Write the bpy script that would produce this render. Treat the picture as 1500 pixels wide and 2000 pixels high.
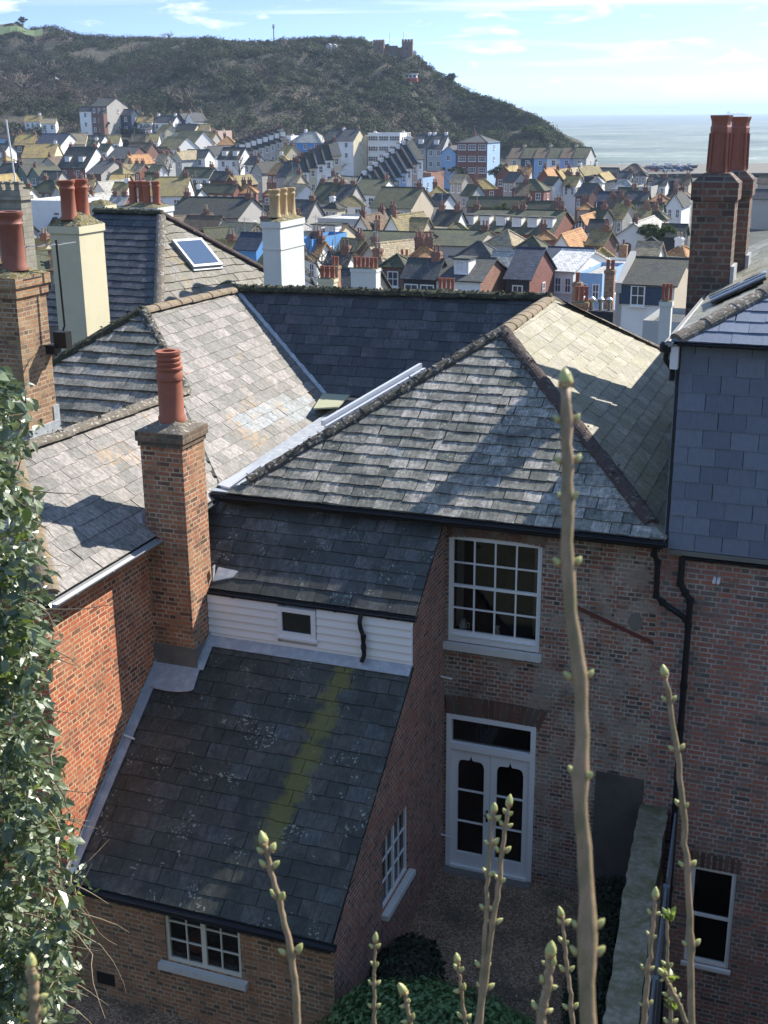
import bpy, math, random
from math import sin, cos, tan, radians, pi, atan2, sqrt, floor, hypot
from mathutils import Vector, Matrix, Quaternion, noise
random.seed(7)
HAZE = .00016; MORT = .011
S = bpy.context.scene
COL = S.collection
for o in list(bpy.data.objects): bpy.data.objects.remove(o)

# ---------------------------------------------------------------- camera
FPX = 2386.0
PSI = radians(20.4); TH = math.atan(775/FPX); RHO = radians(.45)
CAMP = Vector((0, 0, 12.4))
HD = Vector((-sin(PSI), cos(PSI), 0)); RD = Vector((cos(PSI), sin(PSI), 0)); ZU = Vector((0, 0, 1))
FW = HD*cos(TH)-ZU*sin(TH); U0 = RD.cross(FW)
UP = U0*cos(RHO)+RD*sin(RHO); RT = RD*cos(RHO)-U0*sin(RHO)
cd = bpy.data.cameras.new('camera'); cam = bpy.data.objects.new('camera', cd); COL.objects.link(cam)
cam.matrix_world = Matrix.Translation(CAMP) @ Matrix((RT, UP, -FW)).transposed().to_4x4()
cd.sensor_fit = 'VERTICAL'; cd.sensor_height = 24; cd.sensor_width = 18; cd.lens = 24*FPX/2000
cd.clip_start = .05; cd.clip_end = 60000
cd.dof.use_dof = True; cd.dof.focus_distance = 22; cd.dof.aperture_fstop = 14
S.camera = cam
S.render.resolution_x = 768; S.render.resolution_y = 1024

# ---------------------------------------------------------------- world, sun
SAZ = radians(56); SEL = radians(39.5)
SV = Vector((cos(SAZ)*cos(SEL), sin(SAZ)*cos(SEL), sin(SEL)))
W = bpy.data.worlds.new('World'); S.world = W; W.use_nodes = True
nt = W.node_tree; nt.nodes.clear()
def wn(t, **k):
    n = nt.nodes.new(t)
    for a, b in k.items(): setattr(n, a, b)
    return n
out = wn('ShaderNodeOutputWorld'); bg = wn('ShaderNodeBackground'); sky = wn('ShaderNodeTexSky')
sky.sky_type = 'NISHITA'; sky.sun_disc = False; sky.sun_elevation = SEL; sky.sun_rotation = radians(90)-SAZ
sky.altitude = 30; sky.air_density = 1.0; sky.dust_density = .4; sky.ozone_density = 1.2
bg.inputs['Strength'].default_value = .17
tc = wn('ShaderNodeTexCoord'); sep = wn('ShaderNodeSeparateXYZ'); nt.links.new(tc.outputs['Generated'], sep.inputs[0])
def wmath(op, a, b=None, c=None, clamp=False):
    n = wn('ShaderNodeMath', operation=op); n.use_clamp = clamp
    for i, v in enumerate((a, b, c)):
        if v is None: continue
        if isinstance(v, (int, float)): n.inputs[i].default_value = v
        else: nt.links.new(v, n.inputs[i])
    return n.outputs[0]
skv = wn('ShaderNodeCombineXYZ'); nt.links.new(sep.outputs[0], skv.inputs[0]); nt.links.new(sep.outputs[1], skv.inputs[1]); nt.links.new(wmath('MULTIPLY_ADD', sep.outputs[2], 6.0, .15), skv.inputs[2]); nt.links.new(skv.outputs[0], sky.inputs[0])
# clouds: a layer seen at a flat angle, so stretch with elevation
zz = wmath('MAXIMUM', sep.outputs[2], 0.0)
comb = wn('ShaderNodeCombineXYZ')
nt.links.new(wmath('MULTIPLY', sep.outputs[0], 13.0), comb.inputs[0]); nt.links.new(wmath('MULTIPLY', sep.outputs[1], 13.0), comb.inputs[1])
nt.links.new(wmath('MULTIPLY', sep.outputs[2], 48.0), comb.inputs[2])
n1 = wn('ShaderNodeTexNoise'); n1.inputs['Scale'].default_value = 1.0; n1.inputs['Detail'].default_value = 9; n1.inputs['Roughness'].default_value = .58
n1.inputs['Distortion'].default_value = .3
nt.links.new(comb.outputs[0], n1.inputs['Vector'])
cr = wn('ShaderNodeValToRGB'); cr.color_ramp.elements[0].position = .56; cr.color_ramp.elements[1].position = .67
nt.links.new(n1.outputs['Fac'], cr.inputs[0])
comb2 = wn('ShaderNodeCombineXYZ')
nt.links.new(wmath('MULTIPLY', sep.outputs[0], 3.0), comb2.inputs[0]); nt.links.new(wmath('MULTIPLY', sep.outputs[1], 3.0), comb2.inputs[1])
nt.links.new(wmath('MULTIPLY', sep.outputs[2], 70.0), comb2.inputs[2])
n2 = wn('ShaderNodeTexNoise'); n2.inputs['Scale'].default_value = 1.0; n2.inputs['Detail'].default_value = 8; n2.inputs['Distortion'].default_value = .6
nt.links.new(comb2.outputs[0], n2.inputs['Vector'])
cr2 = wn('ShaderNodeValToRGB'); cr2.color_ramp.elements[0].position = .52; cr2.color_ramp.elements[1].position = .72
cr2.color_ramp.elements[1].color = (.75, .75, .75, 1)
nt.links.new(n2.outputs['Fac'], cr2.inputs[0])
cm = wmath('MAXIMUM', cr.outputs[0], cr2.outputs[0])
cm = wmath('MULTIPLY', cm, wmath('MULTIPLY_ADD', sep.outputs[2], -2.2, 1.1, clamp=True)); cm = wmath('MULTIPLY', cm, .85)
mix = wn('ShaderNodeMix', data_type='RGBA'); nt.links.new(cm, mix.inputs[0]); nt.links.new(sky.outputs[0], mix.inputs[6])
mix.inputs[7].default_value = (4.2, 4.3, 4.45, 1)
nt.links.new(mix.outputs[2], bg.inputs[0]); nt.links.new(bg.outputs[0], out.inputs[0])
sl = bpy.data.lights.new('sun', 'SUN'); so = bpy.data.objects.new('sun', sl); COL.objects.link(so)
sl.energy = 4.2; sl.angle = radians(.53); sl.color = (1.0, .94, .85)
so.rotation_euler = SV.to_track_quat('Z', 'Y').to_euler(); so.location = SV*80+Vector((0, 0, 40))
S.view_settings.view_transform = 'Standard'; S.view_settings.look = 'None'; S.view_settings.gamma = 1
S.view_settings.exposure = 1.12
S.render.engine = 'CYCLES'

# ---------------------------------------------------------------- pixel -> place helpers (survey of the photo)
def ray(x, y): return FW+RT*((x-750)/FPX)-UP*((y-1000)/FPX)
def at(x, y, D): return CAMP+ray(x, y)*D
def atd(x, y, df):
    r = ray(x, y); return CAMP+r*(df/r.dot(HD))
def onplane(x, y, P, n):
    r = ray(x, y); return CAMP+r*((Vector(P)-CAMP).dot(n)/r.dot(n))
def lerp(a, b, t): return a+(b-a)*t
def interp(x, pts):
    if x <= pts[0][0]: return pts[0][1]
    for (a, b), (c, d) in zip(pts, pts[1:]):
        if x <= c: return b+(d-b)*(x-a)/(c-a)
    return pts[-1][1]

# ---------------------------------------------------------------- mesh builder
class MB:
    def __init__(s): s.v = []; s.f = []; s.r = []; s.m = []
    def face(s, pts, r=0.0, m=0):
        b = len(s.v); s.v += [tuple(p) for p in pts]; s.f.append(tuple(range(b, b+len(pts)))); s.r.append(r); s.m.append(m)
    def poly(s, vs, fs, r=0.0, m=0):
        b = len(s.v); s.v += [tuple(p) for p in vs]
        for f in fs: s.f.append(tuple(b+i for i in f)); s.r.append(r); s.m.append(m)
    def box(s, x0, y0, z0, x1, y1, z1, r=0.0, m=0, M=None):
        if x0 > x1: x0, x1 = x1, x0
        if y0 > y1: y0, y1 = y1, y0
        if z0 > z1: z0, z1 = z1, z0
        vs = [Vector(p) for p in ((x0, y0, z0), (x1, y0, z0), (x1, y1, z0), (x0, y1, z0), (x0, y0, z1), (x1, y0, z1), (x1, y1, z1), (x0, y1, z1))]
        if M: vs = [M @ v for v in vs]
        s.poly(vs, [(0, 3, 2, 1), (4, 5, 6, 7), (0, 1, 5, 4), (1, 2, 6, 5), (2, 3, 7, 6), (3, 0, 4, 7)], r, m)
    def prism(s, poly, off, r=0.0, m=0):
        n = len(poly); p = [Vector(q) for q in poly]; o = Vector(off)
        a, b = [q+o for q in p], p
        s.poly(a+b, [tuple(range(n)), tuple(range(2*n-1, n-1, -1))]+[(i, n+i, n+(i+1) % n, (i+1) % n) for i in range(n)], r, m)
    def tube(s, pts, rad, seg=8, r=0.0, m=0, cap=True):
        pts = [Vector(p) for p in pts]; n = len(pts)
        if isinstance(rad, (int, float)): rad = [rad]*n
        vs = []; prev = None
        for i, p in enumerate(pts):
            d = (pts[min(i+1, n-1)]-pts[max(i-1, 0)]).normalized()
            if prev is None:
                a = d.orthogonal().normalized()
            else:
                a = (prev-d*prev.dot(d))
                a = a.normalized() if a.length > 1e-6 else d.orthogonal().normalized()
            prev = a; b = d.cross(a)
            for k in range(seg):
                t = 2*pi*k/seg; vs.append(p+(a*cos(t)+b*sin(t))*rad[i])
        fs = [(i*seg+k, i*seg+(k+1) % seg, (i+1)*seg+(k+1) % seg, (i+1)*seg+k) for i in range(n-1) for k in range(seg)]
        if cap: fs += [tuple(range(seg-1, -1, -1)), tuple(range((n-1)*seg, n*seg))]
        s.poly(vs, fs, r, m)
    def lathe(s, prof, c=(0, 0, 0), seg=20, r=0.0, m=0, M=None):
        c = Vector(c); vs = []
        for rr, z in prof:
            for k in range(seg):
                t = 2*pi*k/seg; v = c+Vector((rr*cos(t), rr*sin(t), z)); vs.append(M @ v if M else v)
        n = len(prof)
        fs = [(i*seg+k, i*seg+(k+1) % seg, (i+1)*seg+(k+1) % seg, (i+1)*seg+k) for i in range(n-1) for k in range(seg)]
        fs += [tuple(range(seg-1, -1, -1)), tuple(range((n-1)*seg, n*seg))]
        s.poly(vs, fs, r, m)
    def mesh(s, name, mats, smooth=False):
        me = bpy.data.meshes.new(name); me.from_pydata(s.v, [], s.f)
        for mt in (mats if isinstance(mats, (list, tuple)) else [mats]): me.materials.append(mt)
        me.update()
        at_ = me.attributes.new('rnd', 'FLOAT', 'FACE'); at_.data.foreach_set('value', s.r)
        me.polygons.foreach_set('material_index', s.m)
        uv = me.uv_layers.new(name='UVMap'); data = [0.0]*(2*len(me.loops))
        for p in me.polygons:
            n = p.normal
            if abs(n.z) > .995: t = Vector((1, 0, 0)); b = Vector((0, 1, 0))
            else: t = ZU.cross(n).normalized(); b = n.cross(t)
            for li in p.loop_indices:
                co = me.vertices[me.loops[li].vertex_index].co
                data[2*li] = co.dot(t); data[2*li+1] = co.dot(b)
        uv.data.foreach_set('uv', data)
        if smooth: me.polygons.foreach_set('use_smooth', [True]*len(me.polygons))
        return me
    def build(s, name, mats, parent=None, loc=None, smooth=False):
        me = s.mesh(name, mats, smooth); o = bpy.data.objects.new(name, me); COL.objects.link(o)
        if parent: o.parent = parent
        if loc is not None: o.location = loc
        return o
def empty(name, loc=(0, 0, 0), rz=0, parent=None):
    o = bpy.data.objects.new(name, None); COL.objects.link(o); o.location = loc; o.rotation_euler = (0, 0, rz); o.empty_display_size = .2
    if parent: o.parent = parent
    return o
def tag(o, label=None, cat=None, group=None, kind=None):
    if label: o['label'] = label
    if cat: o['category'] = cat
    if group: o['group'] = group
    if kind: o['kind'] = kind
    return o
def inst(name, me, parent, loc=(0, 0, 0), rz=0):
    o = bpy.data.objects.new(name, me); COL.objects.link(o); o.location = loc; o.rotation_euler = (0, 0, rz)
    if parent: o.parent = parent
    return o

# ---------------------------------------------------------------- materials
class NT:
    def __init__(s, name):
        s.mt = bpy.data.materials.new(name); s.mt.use_nodes = True; s.t = s.mt.node_tree; s.b = s.t.nodes['Principled BSDF']
        s.tc = s.t.nodes.new('ShaderNodeTexCoord')
    def n(s, t, **k):
        n = s.t.nodes.new(t)
        for a, b in k.items(): setattr(n, a, b)
        return n
    def l(s, a, b): s.t.links.new(a, b)
    def noise(s, scale, detail=4, rough=.55, vec=None, dist=0):
        n = s.n('ShaderNodeTexNoise'); n.inputs['Scale'].default_value = scale; n.inputs['Detail'].default_value = detail
        n.inputs['Roughness'].default_value = rough; n.inputs['Distortion'].default_value = dist
        s.l(vec or s.tc.outputs['Object'], n.inputs['Vector']); return n.outputs['Fac']
    def ramp(s, v, *st):
        n = s.n('ShaderNodeValToRGB'); e = n.color_ramp.elements
        while len(e) < len(st): e.new(.5)
        for i, (p, c) in enumerate(st):
            e[i].position = p; e[i].color = (*((c, c, c) if isinstance(c, (int, float)) else c), 1)
        s.l(v, n.inputs[0]); return n.outputs[0]
    def mix(s, f, a, b, mode='MIX'):
        n = s.n('ShaderNodeMix', data_type='RGBA', blend_type=mode)
        for i, v in ((0, f), (6, a), (7, b)):
            if isinstance(v, (int, float)): n.inputs[i].default_value = v
            elif isinstance(v, tuple): n.inputs[i].default_value = (*v, 1)
            else: s.l(v, n.inputs[i])
        return n.outputs[2]
    def math(s, op, a, b=0.0, c=0.0, clamp=False):
        n = s.n('ShaderNodeMath', operation=op); n.use_clamp = clamp
        for i, v in enumerate((a, b, c)):
            if isinstance(v, (int, float)): n.inputs[i].default_value = v
            else: s.l(v, n.inputs[i])
        return n.outputs[0]
    def bump(s, h, strength=.4, dist=.02):
        n = s.n('ShaderNodeBump'); n.inputs['Strength'].default_value = strength; n.inputs['Distance'].default_value = dist
        s.l(h, n.inputs['Height']); s.l(n.outputs[0], s.b.inputs['Normal'])
    def vscale(s, sc, src=None):
        n = s.n('ShaderNodeMapping'); n.inputs['Scale'].default_value = sc; s.l(src or s.tc.outputs['Object'], n.inputs['Vector']); return n.outputs[0]
    def attr(s): n = s.n('ShaderNodeAttribute', attribute_name='rnd'); return n.outputs['Fac']
    def col(s, c, rough=.7):
        if isinstance(c, tuple): s.b.inputs['Base Color'].default_value = (*c, 1)
        else: s.l(c, s.b.inputs['Base Color'])
        s.b.inputs['Roughness'].default_value = rough
        return s.mt

def paint(name, c, rough=.55, dirt=.15, scale=3.0, dirtc=None):
    m = NT(name); d = dirtc or tuple(x*.55 for x in c)
    f = m.math('MULTIPLY', m.ramp(m.noise(scale, 6, .65), (.45, 0), (.75, 1)), dirt)
    m.bump(m.noise(30, 3), .08, .01)
    return m.col(m.mix(f, c, d), rough)
def brickmat(name, c1, c2, mortar, patch=None, pamt=.4, pscale=.9, soot=(.05, .045, .04), samt=.3, h=.075, w=.228, green=0, pthr=(.46, .64)):
    m = NT(name); uvv = m.tc.outputs['UV']
    # wobble so courses are not ruler straight
    nz = m.n('ShaderNodeTexNoise'); nz.inputs['Scale'].default_value = 2.2; m.l(uvv, nz.inputs['Vector'])
    sub = m.n('ShaderNodeVectorMath', operation='SUBTRACT'); m.l(nz.outputs['Color'], sub.inputs[0]); sub.inputs[1].default_value = (.5, .5, .5)
    sc = m.n('ShaderNodeVectorMath', operation='SCALE'); m.l(sub.outputs[0], sc.inputs[0]); sc.inputs['Scale'].default_value = .022
    ad = m.n('ShaderNodeVectorMath', operation='ADD'); m.l(uvv, ad.inputs[0]); m.l(sc.outputs[0], ad.inputs[1])
    br = m.n('ShaderNodeTexBrick'); br.offset = .5; br.squash = .5; br.squash_frequency = 2
    m.l(ad.outputs[0], br.inputs['Vector']); br.inputs['Scale'].default_value = 1
    br.inputs['Brick Width'].default_value = w; br.inputs['Row Height'].default_value = h
    br.inputs['Mortar Size'].default_value = MORT*h/.075; br.inputs['Mortar Smooth'].default_value = .25; br.inputs['Bias'].default_value = -.1
    br.inputs['Color1'].default_value = (0, 0, 0, 1); br.inputs['Color2'].default_value = (1, 1, 1, 1); br.inputs['Mortar'].default_value = (.5, .5, .5, 1)
    mid = tuple((a+b)/2*k for a, b, k in zip(c1, c2, (1.08, .92, .88)))
    base = m.ramp(br.outputs['Color'], (0.0, c1), (.45, mid), (.72, c2), (.9, tuple(.55*x for x in c2)), (1.0, tuple(min(1, 1.3*x) for x in mid)))
    gr = m.noise(26, 5, .7); base = m.mix(.55, base, m.ramp(gr, (.2, .35), (.8, .95)), 'OVERLAY')
    if patch: 
        pf = m.math('MULTIPLY', m.ramp(m.noise(pscale, 7, .68, dist=.4), (pthr[0], 0), (pthr[1], 1)), pamt); base = m.mix(pf, base, patch)
    if samt: base = m.mix(m.math('MULTIPLY', m.ramp(m.noise(.55, 6, .6, m.vscale((1, 1, .6))), (.45, 0), (.7, 1)), samt), base, soot)
    if green: base = m.mix(m.math('MULTIPLY', m.ramp(m.noise(1.6, 7, .7), (.5, 0), (.66, 1)), green), base, (.1, .11, .05))
    mort = m.mix(m.ramp(m.noise(3.5, 5, .6), (.4, 0), (.65, 1)), mortar, tuple(.5*x for x in mortar))
    m.bump(m.math('ADD', m.math('MULTIPLY', br.outputs['Fac'], -1.0), m.math('MULTIPLY', gr, .35)), .55, .008)
    return m.col(m.mix(br.outputs['Fac'], base, mort), .9)
def slatemat(name, stops, *, grain=.75, moss=(.05, .055, .04), mamt=.5, mthr=(.48, .66), lich=(.42, .42, .38), lamt=.5, orange=0, rough=.62, streak=.75, mscale=1.3, spec=.5, band=None):
    m = NT(name); ob = m.tc.outputs['Object']
    a = m.attr(); base = m.ramp(a, *stops)
    st = m.noise(1.0, 8, .72, m.vscale((30, 3.6, 1), m.tc.outputs['UV']))
    base = m.mix(streak, base, m.ramp(st, (.32, .12), (.68, .88)), 'OVERLAY')
    fn = m.noise(14, 7, .7); base = m.mix(grain, base, m.ramp(fn, (.32, .2), (.68, .82)), 'OVERLAY')
    base = m.mix(m.math('MULTIPLY', m.ramp(m.noise(mscale, 9, .72, dist=.5), (mthr[0], 0), (mthr[1], 1)), mamt), base, moss)
    base = m.mix(m.math('MULTIPLY', m.ramp(m.math('MULTIPLY', m.noise(24, 3, .6), m.ramp(m.noise(2.3, 3), (.4, .5), (.62, 1))), (.57, 0), (.62, 1)), lamt), base, lich)
    if orange: base = m.mix(m.math('MULTIPLY', m.ramp(m.math('MULTIPLY', m.noise(9, 6, .65), m.ramp(m.noise(.8, 2), (.42, .2), (.66, 1.1))), (.53, 0), (.58, 1)), orange), base, (.42, .24, .06))
    if band:
        x0, y0, x1, y1, w, c = band; sp = m.n('ShaderNodeSeparateXYZ'); m.l(ob, sp.inputs[0])
        cx = m.math('ADD', m.math('MULTIPLY', sp.outputs[1], (x1-x0)/(y1-y0)), x0-y0*(x1-x0)/(y1-y0))
        d = m.math('ABSOLUTE', m.math('SUBTRACT', sp.outputs[0], cx))
        d = m.math('ADD', d, m.math('MULTIPLY', m.math('SUBTRACT', m.noise(2.6, 6, .7), .5), .9))
        d = m.math('ADD', d, m.math('MULTIPLY', m.math('SUBTRACT', a, .5), .09))
        up = m.math('GREATER_THAN', sp.outputs[1], min(y0, y1)); f = m.math('MULTIPLY', m.ramp(d, (w*.55, 1), (w*1.15, 0)), up)
        base = m.mix(m.math('MULTIPLY', f, .55), base, c)
    m.bump(m.math('ADD', fn, m.math('MULTIPLY', st, .6)), .35, .012)
    m.b.inputs['Specular IOR Level'].default_value = spec
    return m.col(base, rough)
def tilemat(name, c, moss=(.16, .15, .04), amt=.5, thr=(.42, .62), var=.5):
    m = NT(name); br = m.n('ShaderNodeTexBrick'); m.l(m.tc.outputs['UV'], br.inputs['Vector']); br.inputs['Scale'].default_value = 1
    br.inputs['Brick Width'].default_value = .3; br.inputs['Row Height'].default_value = .24; br.inputs['Mortar Size'].default_value = .02
    br.inputs['Color1'].default_value = (*[x*.65 for x in c], 1); br.inputs['Color2'].default_value = (*[x*1.35 for x in c], 1); br.inputs['Mortar'].default_value = (*[x*.35 for x in c], 1)
    b = m.mix(var, br.outputs['Color'], m.ramp(m.noise(1.3, 8, .7), (.3, .25), (.7, .8)), 'OVERLAY')
    b = m.mix(m.math('MULTIPLY', m.ramp(m.noise(.45, 8, .7), (thr[0], 0), (thr[1], 1)), amt), b, moss)
    b = m.mix(.4, b, m.ramp(m.noise(7, 5, .7), (.3, .25), (.7, .8)), 'OVERLAY')
    m.bump(m.math('ADD', m.noise(8, 4), m.math('MULTIPLY', br.outputs['Fac'], -.8)), .6, .05)
    return m.col(b, .85)
def leafmat(name, c1, c2, rough=.4, tr=.25, spec=.5):
    m = NT(name); m.col(m.ramp(m.attr(), (0, c1), (1, c2)), rough); m.b.inputs['Specular IOR Level'].default_value = spec
    if tr:
        t = m.n('ShaderNodeBsdfTranslucent'); m.l(m.ramp(m.attr(), (0, tuple(x*1.6 for x in c1)), (1, tuple(x*1.8 for x in c2))), t.inputs[0])
        x = m.n('ShaderNodeMixShader'); x.inputs[0].default_value = tr; m.l(m.b.outputs[0], x.inputs[1]); m.l(t.outputs[0], x.inputs[2])
        m.l(x.outputs[0], m.t.nodes['Material Output'].inputs['Surface'])
    return m.mt
def plain(name, c, rough=.5, metal=0, bump=0, bs=20, spec=.5):
    m = NT(name); m.b.inputs['Specular IOR Level'].default_value = spec; m.b.inputs['Metallic'].default_value = metal
    if bump: m.bump(m.noise(bs, 4), bump, .01)
    return m.col(c, rough)

M = {}
M['white'] = paint('white_paint', (.80, .79, .76), .45, .12)
M['sill'] = paint('sill_paint', (.62, .60, .55), .6, .35, 6)
M['board'] = paint('weatherboard_paint', (.82, .80, .75), .5, .12)
M['cream_joinery'] = paint('cream_joinery', (.74, .70, .58), .5, .12)
M['blackpl'] = plain('black_plastic', (.012, .013, .015), .45, spec=.25)
M['greypl'] = plain('grey_metal_gutter', (.32, .33, .33), .45, .2, .2)
M['lead'] = paint('lead_sheet', (.32, .34, .355), .5, .7, 7, (.60, .61, .60))
M['terracotta'] = paint('terracotta', (.34, .11, .06), .7, .55, 5, (.2, .075, .05))
M['terradark'] = paint('dark_terracotta', (.27, .095, .06), .6, .5, 5, (.12, .05, .04))
M['buff'] = paint('buff_clay', (.50, .36, .19), .8, .5, 5)
M['cement'] = paint('cement_render', (.17, .16, .135), .9, .6, 2.2, (.07, .068, .055))
M['patch'] = paint('dark_cement', (.10, .088, .072), .9, .9, 3, (.055, .05, .042))
M['creamr'] = paint('cream_render', (.66, .60, .40), .7, .35, 1.2, (.42, .40, .26))
M['whiter'] = paint('white_render', (.66, .68, .64), .7, .35, 1.4, (.45, .47, .42))
M['mossy'] = NT('mossy_mortar').col((.1, .1, .05), .95)
mm = NT('mossy_mortar_cap'); mm.bump(mm.noise(12, 8, .7), 1, .05)
M['mossy'] = mm.col(mm.mix(mm.ramp(mm.noise(7, 7, .7), (.4, 0), (.6, 1)), (.20, .16, .05), mm.mix(mm.ramp(mm.noise(18, 4), (.5, 0), (.58, 1)), (.06, .065, .03), (.35, .33, .27))), .95)
def glassm():
    m = NT('window_glass'); g = m.n('ShaderNodeBsdfGlossy'); g.inputs['Roughness'].default_value = .02; t = m.n('ShaderNodeBsdfTransparent'); t.inputs[0].default_value = (.8, .85, .84, 1)
    fr = m.n('ShaderNodeFresnel'); fr.inputs[0].default_value = 1.5; x = m.n('ShaderNodeMixShader')
    m.l(m.math('MULTIPLY_ADD', fr.outputs[0], 1.1, .02, clamp=True), x.inputs[0]); m.l(t.outputs[0], x.inputs[1]); m.l(g.outputs[0], x.inputs[2])
    m.bump(m.noise(3, 2), .05, .02); m.l(x.outputs[0], m.t.nodes['Material Output'].inputs['Surface']); return m.mt
M['glass'] = glassm()
M['dark'] = plain('dark_pane', (.012, .013, .016), .08)
M['farpane'] = plain('far_pane', (.05, .06, .075), .15)
M['room'] = plain('dark_room', (.035, .02, .018), .9)
M['iron'] = plain('dark_iron', (.03, .03, .03), .5, .5)
M['mud'] = paint('brick_soldier', (.2, .09, .06), .9, .6, 4)

M['b_facade'] = brickmat('brick_weathered', (.27, .115, .07), (.12, .078, .058), (.44, .40, .33), (.36, .31, .24), .6, 2.3, samt=.4, green=.3, pthr=(.48, .54))
M['b_side'] = brickmat('brick_side', (.31, .115, .065), (.16, .085, .06), (.42, .34, .28), (.28, .16, .10), .25, 1.1, samt=.3)
M['b_left'] = brickmat('brick_orange_red', (.46, .115, .045), (.26, .075, .042), (.66, .46, .27), (.5, .3, .16), .3, 1.3, samt=.08)
M['b_chim'] = brickmat('brick_orange_chimney', (.38, .15, .07), (.19, .085, .055), (.52, .42, .28), (.42, .27, .14), .35, 1.6, samt=.15)
M['b_old'] = brickmat('brick_old_chimney', (.34, .20, .10), (.2, .105, .06), (.42, .36, .25), (.36, .27, .15), .45, 1.8, samt=.2)
M['b_front'] = brickmat('brick_front', (.36, .17, .08), (.20, .115, .068), (.46, .37, .25), (.33, .24, .13), .35, 1.3, samt=.25)
M['b_right'] = brickmat('brick_red_grey', (.34, .13, .085), (.17, .12, .10), (.42, .38, .33), (.25, .225, .2), .35, 3.2, samt=.3, pthr=(.5, .56), h=.083, w=.25)
M['b_soot'] = brickmat('brick_sooty', (.16, .08, .055), (.09, .06, .05), (.2, .18, .14), (.06, .055, .04), .6, 1.5, samt=.3, h=.115, w=.34)
M['s_front'] = slatemat('slate_front', [(0, (.085, .088, .07)), (.35, (.19, .185, .15)), (.7, (.27, .25, .205)), (.97, (.36, .33, .28)), (1, (.16, .18, .175))], moss=(.045, .05, .038), mamt=.75, mthr=(.46, .62), lich=(.5, .48, .40), lamt=.6, mscale=2.1)
M['s_left'] = slatemat('slate_pink', [(0, (.11, .105, .09)), (.4, (.165, .152, .132)), (.75, (.21, .187, .165)), (.96, (.255, .225, .20)), (.98, (.20, .215, .215)), (1, (.24, .26, .265))], moss=(.11, .105, .08), mamt=.5, mthr=(.48, .68), lich=(.5, .48, .42), lamt=.3, orange=.32, rough=.6, mscale=1.1)
M['s_right'] = slatemat('slate_yellow', [(0, (.15, .135, .09)), (.5, (.215, .19, .13)), (1, (.29, .255, .18))], moss=(.17, .16, .06), mamt=.7, mthr=(.44, .62), lich=(.5, .5, .4), lamt=.2)
M['s_back'] = slatemat('slate_blue_dark', [(0, (.024, .029, .034)), (.5, (.042, .047, .052)), (.9, (.07, .072, .078)), (1, (.08, .065, .07))], moss=(.035, .04, .035), mamt=.6, lich=(.25, .26, .26), lamt=.2)
M['s_upper'] = slatemat('slate_upper', [(0, (.022, .026, .023)), (.5, (.044, .046, .040)), (.9, (.078, .08, .074)), (1, (.08, .066, .058))], moss=(.02, .024, .013), mamt=.75, lich=(.24, .26, .2), lamt=.9, mthr=(.49, .59), mscale=2.0)
M['s_lean'] = slatemat('slate_lean_to', [(0, (.024, .029, .021)), (.4, (.038, .043, .032)), (.75, (.060, .057, .044)), (.95, (.054, .060, .052)), (1, (.06, .068, .066))], moss=(.014, .018, .011), mamt=.8, lich=(.30, .32, .25), lamt=.9, mthr=(.5, .6), mscale=1.9, band=(-6.46, 15.9, -6.78, 13.3, .21, (.17, .16, .012)))
M['s_hung'] = slatemat('slate_hung', [(0, (.02, .025, .03)), (.08, (.12, .145, .20)), (.5, (.15, .18, .235)), (1, (.175, .205, .265))], mamt=.0, lamt=0, rough=.5, streak=.1, grain=.12)
M['s_old'] = slatemat('slate_velux_roof', [(0, (.10, .09, .075)), (.5, (.15, .135, .11)), (1, (.2, .18, .15))], moss=(.10, .095, .045), mamt=.75, mthr=(.42, .6), lich=(.45, .42, .33), lamt=.7, orange=.3, mscale=2)
M['s_L'] = slatemat('slate_neighbour', [(0, (.17, .165, .11)), (.5, (.24, .23, .17)), (1, (.3, .29, .25))], moss=(.17, .16, .05), mamt=.45, lamt=.3)
def ridgemat(name, c, d, o=(.4, .38, .32), oa=.8):
    m = NT(name); b = m.mix(m.ramp(m.noise(5, 8, .7), (.42, 0), (.62, 1)), c, d); b = m.mix(m.math('MULTIPLY', m.ramp(m.noise(13, 3), (.58, 0), (.63, 1)), oa), b, o)
    m.bump(m.noise(16, 6, .7), .9, .04); return m.col(b, .95)
M['ridge_dark'] = ridgemat('ridge_tile_dark', (.10, .09, .07), (.045, .045, .03), (.45, .43, .38))
M['ridge_red'] = ridgemat('ridge_tile_brown', (.085, .06, .05), (.07, .05, .04), (.35, .33, .28), .3)
M['ridge_pale'] = ridgemat('ridge_tile_pale', (.27, .21, .15), (.19, .16, .10), (.40, .25, .08))
M['ridge_grey'] = ridgemat('ridge_tile_grey', (.20, .17, .13), (.13, .115, .085), (.5, .46, .4))
M['ridge_moss'] = ridgemat('ridge_tile_mossy', (.055, .055, .03), (.025, .03, .018), (.2, .19, .08))

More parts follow.
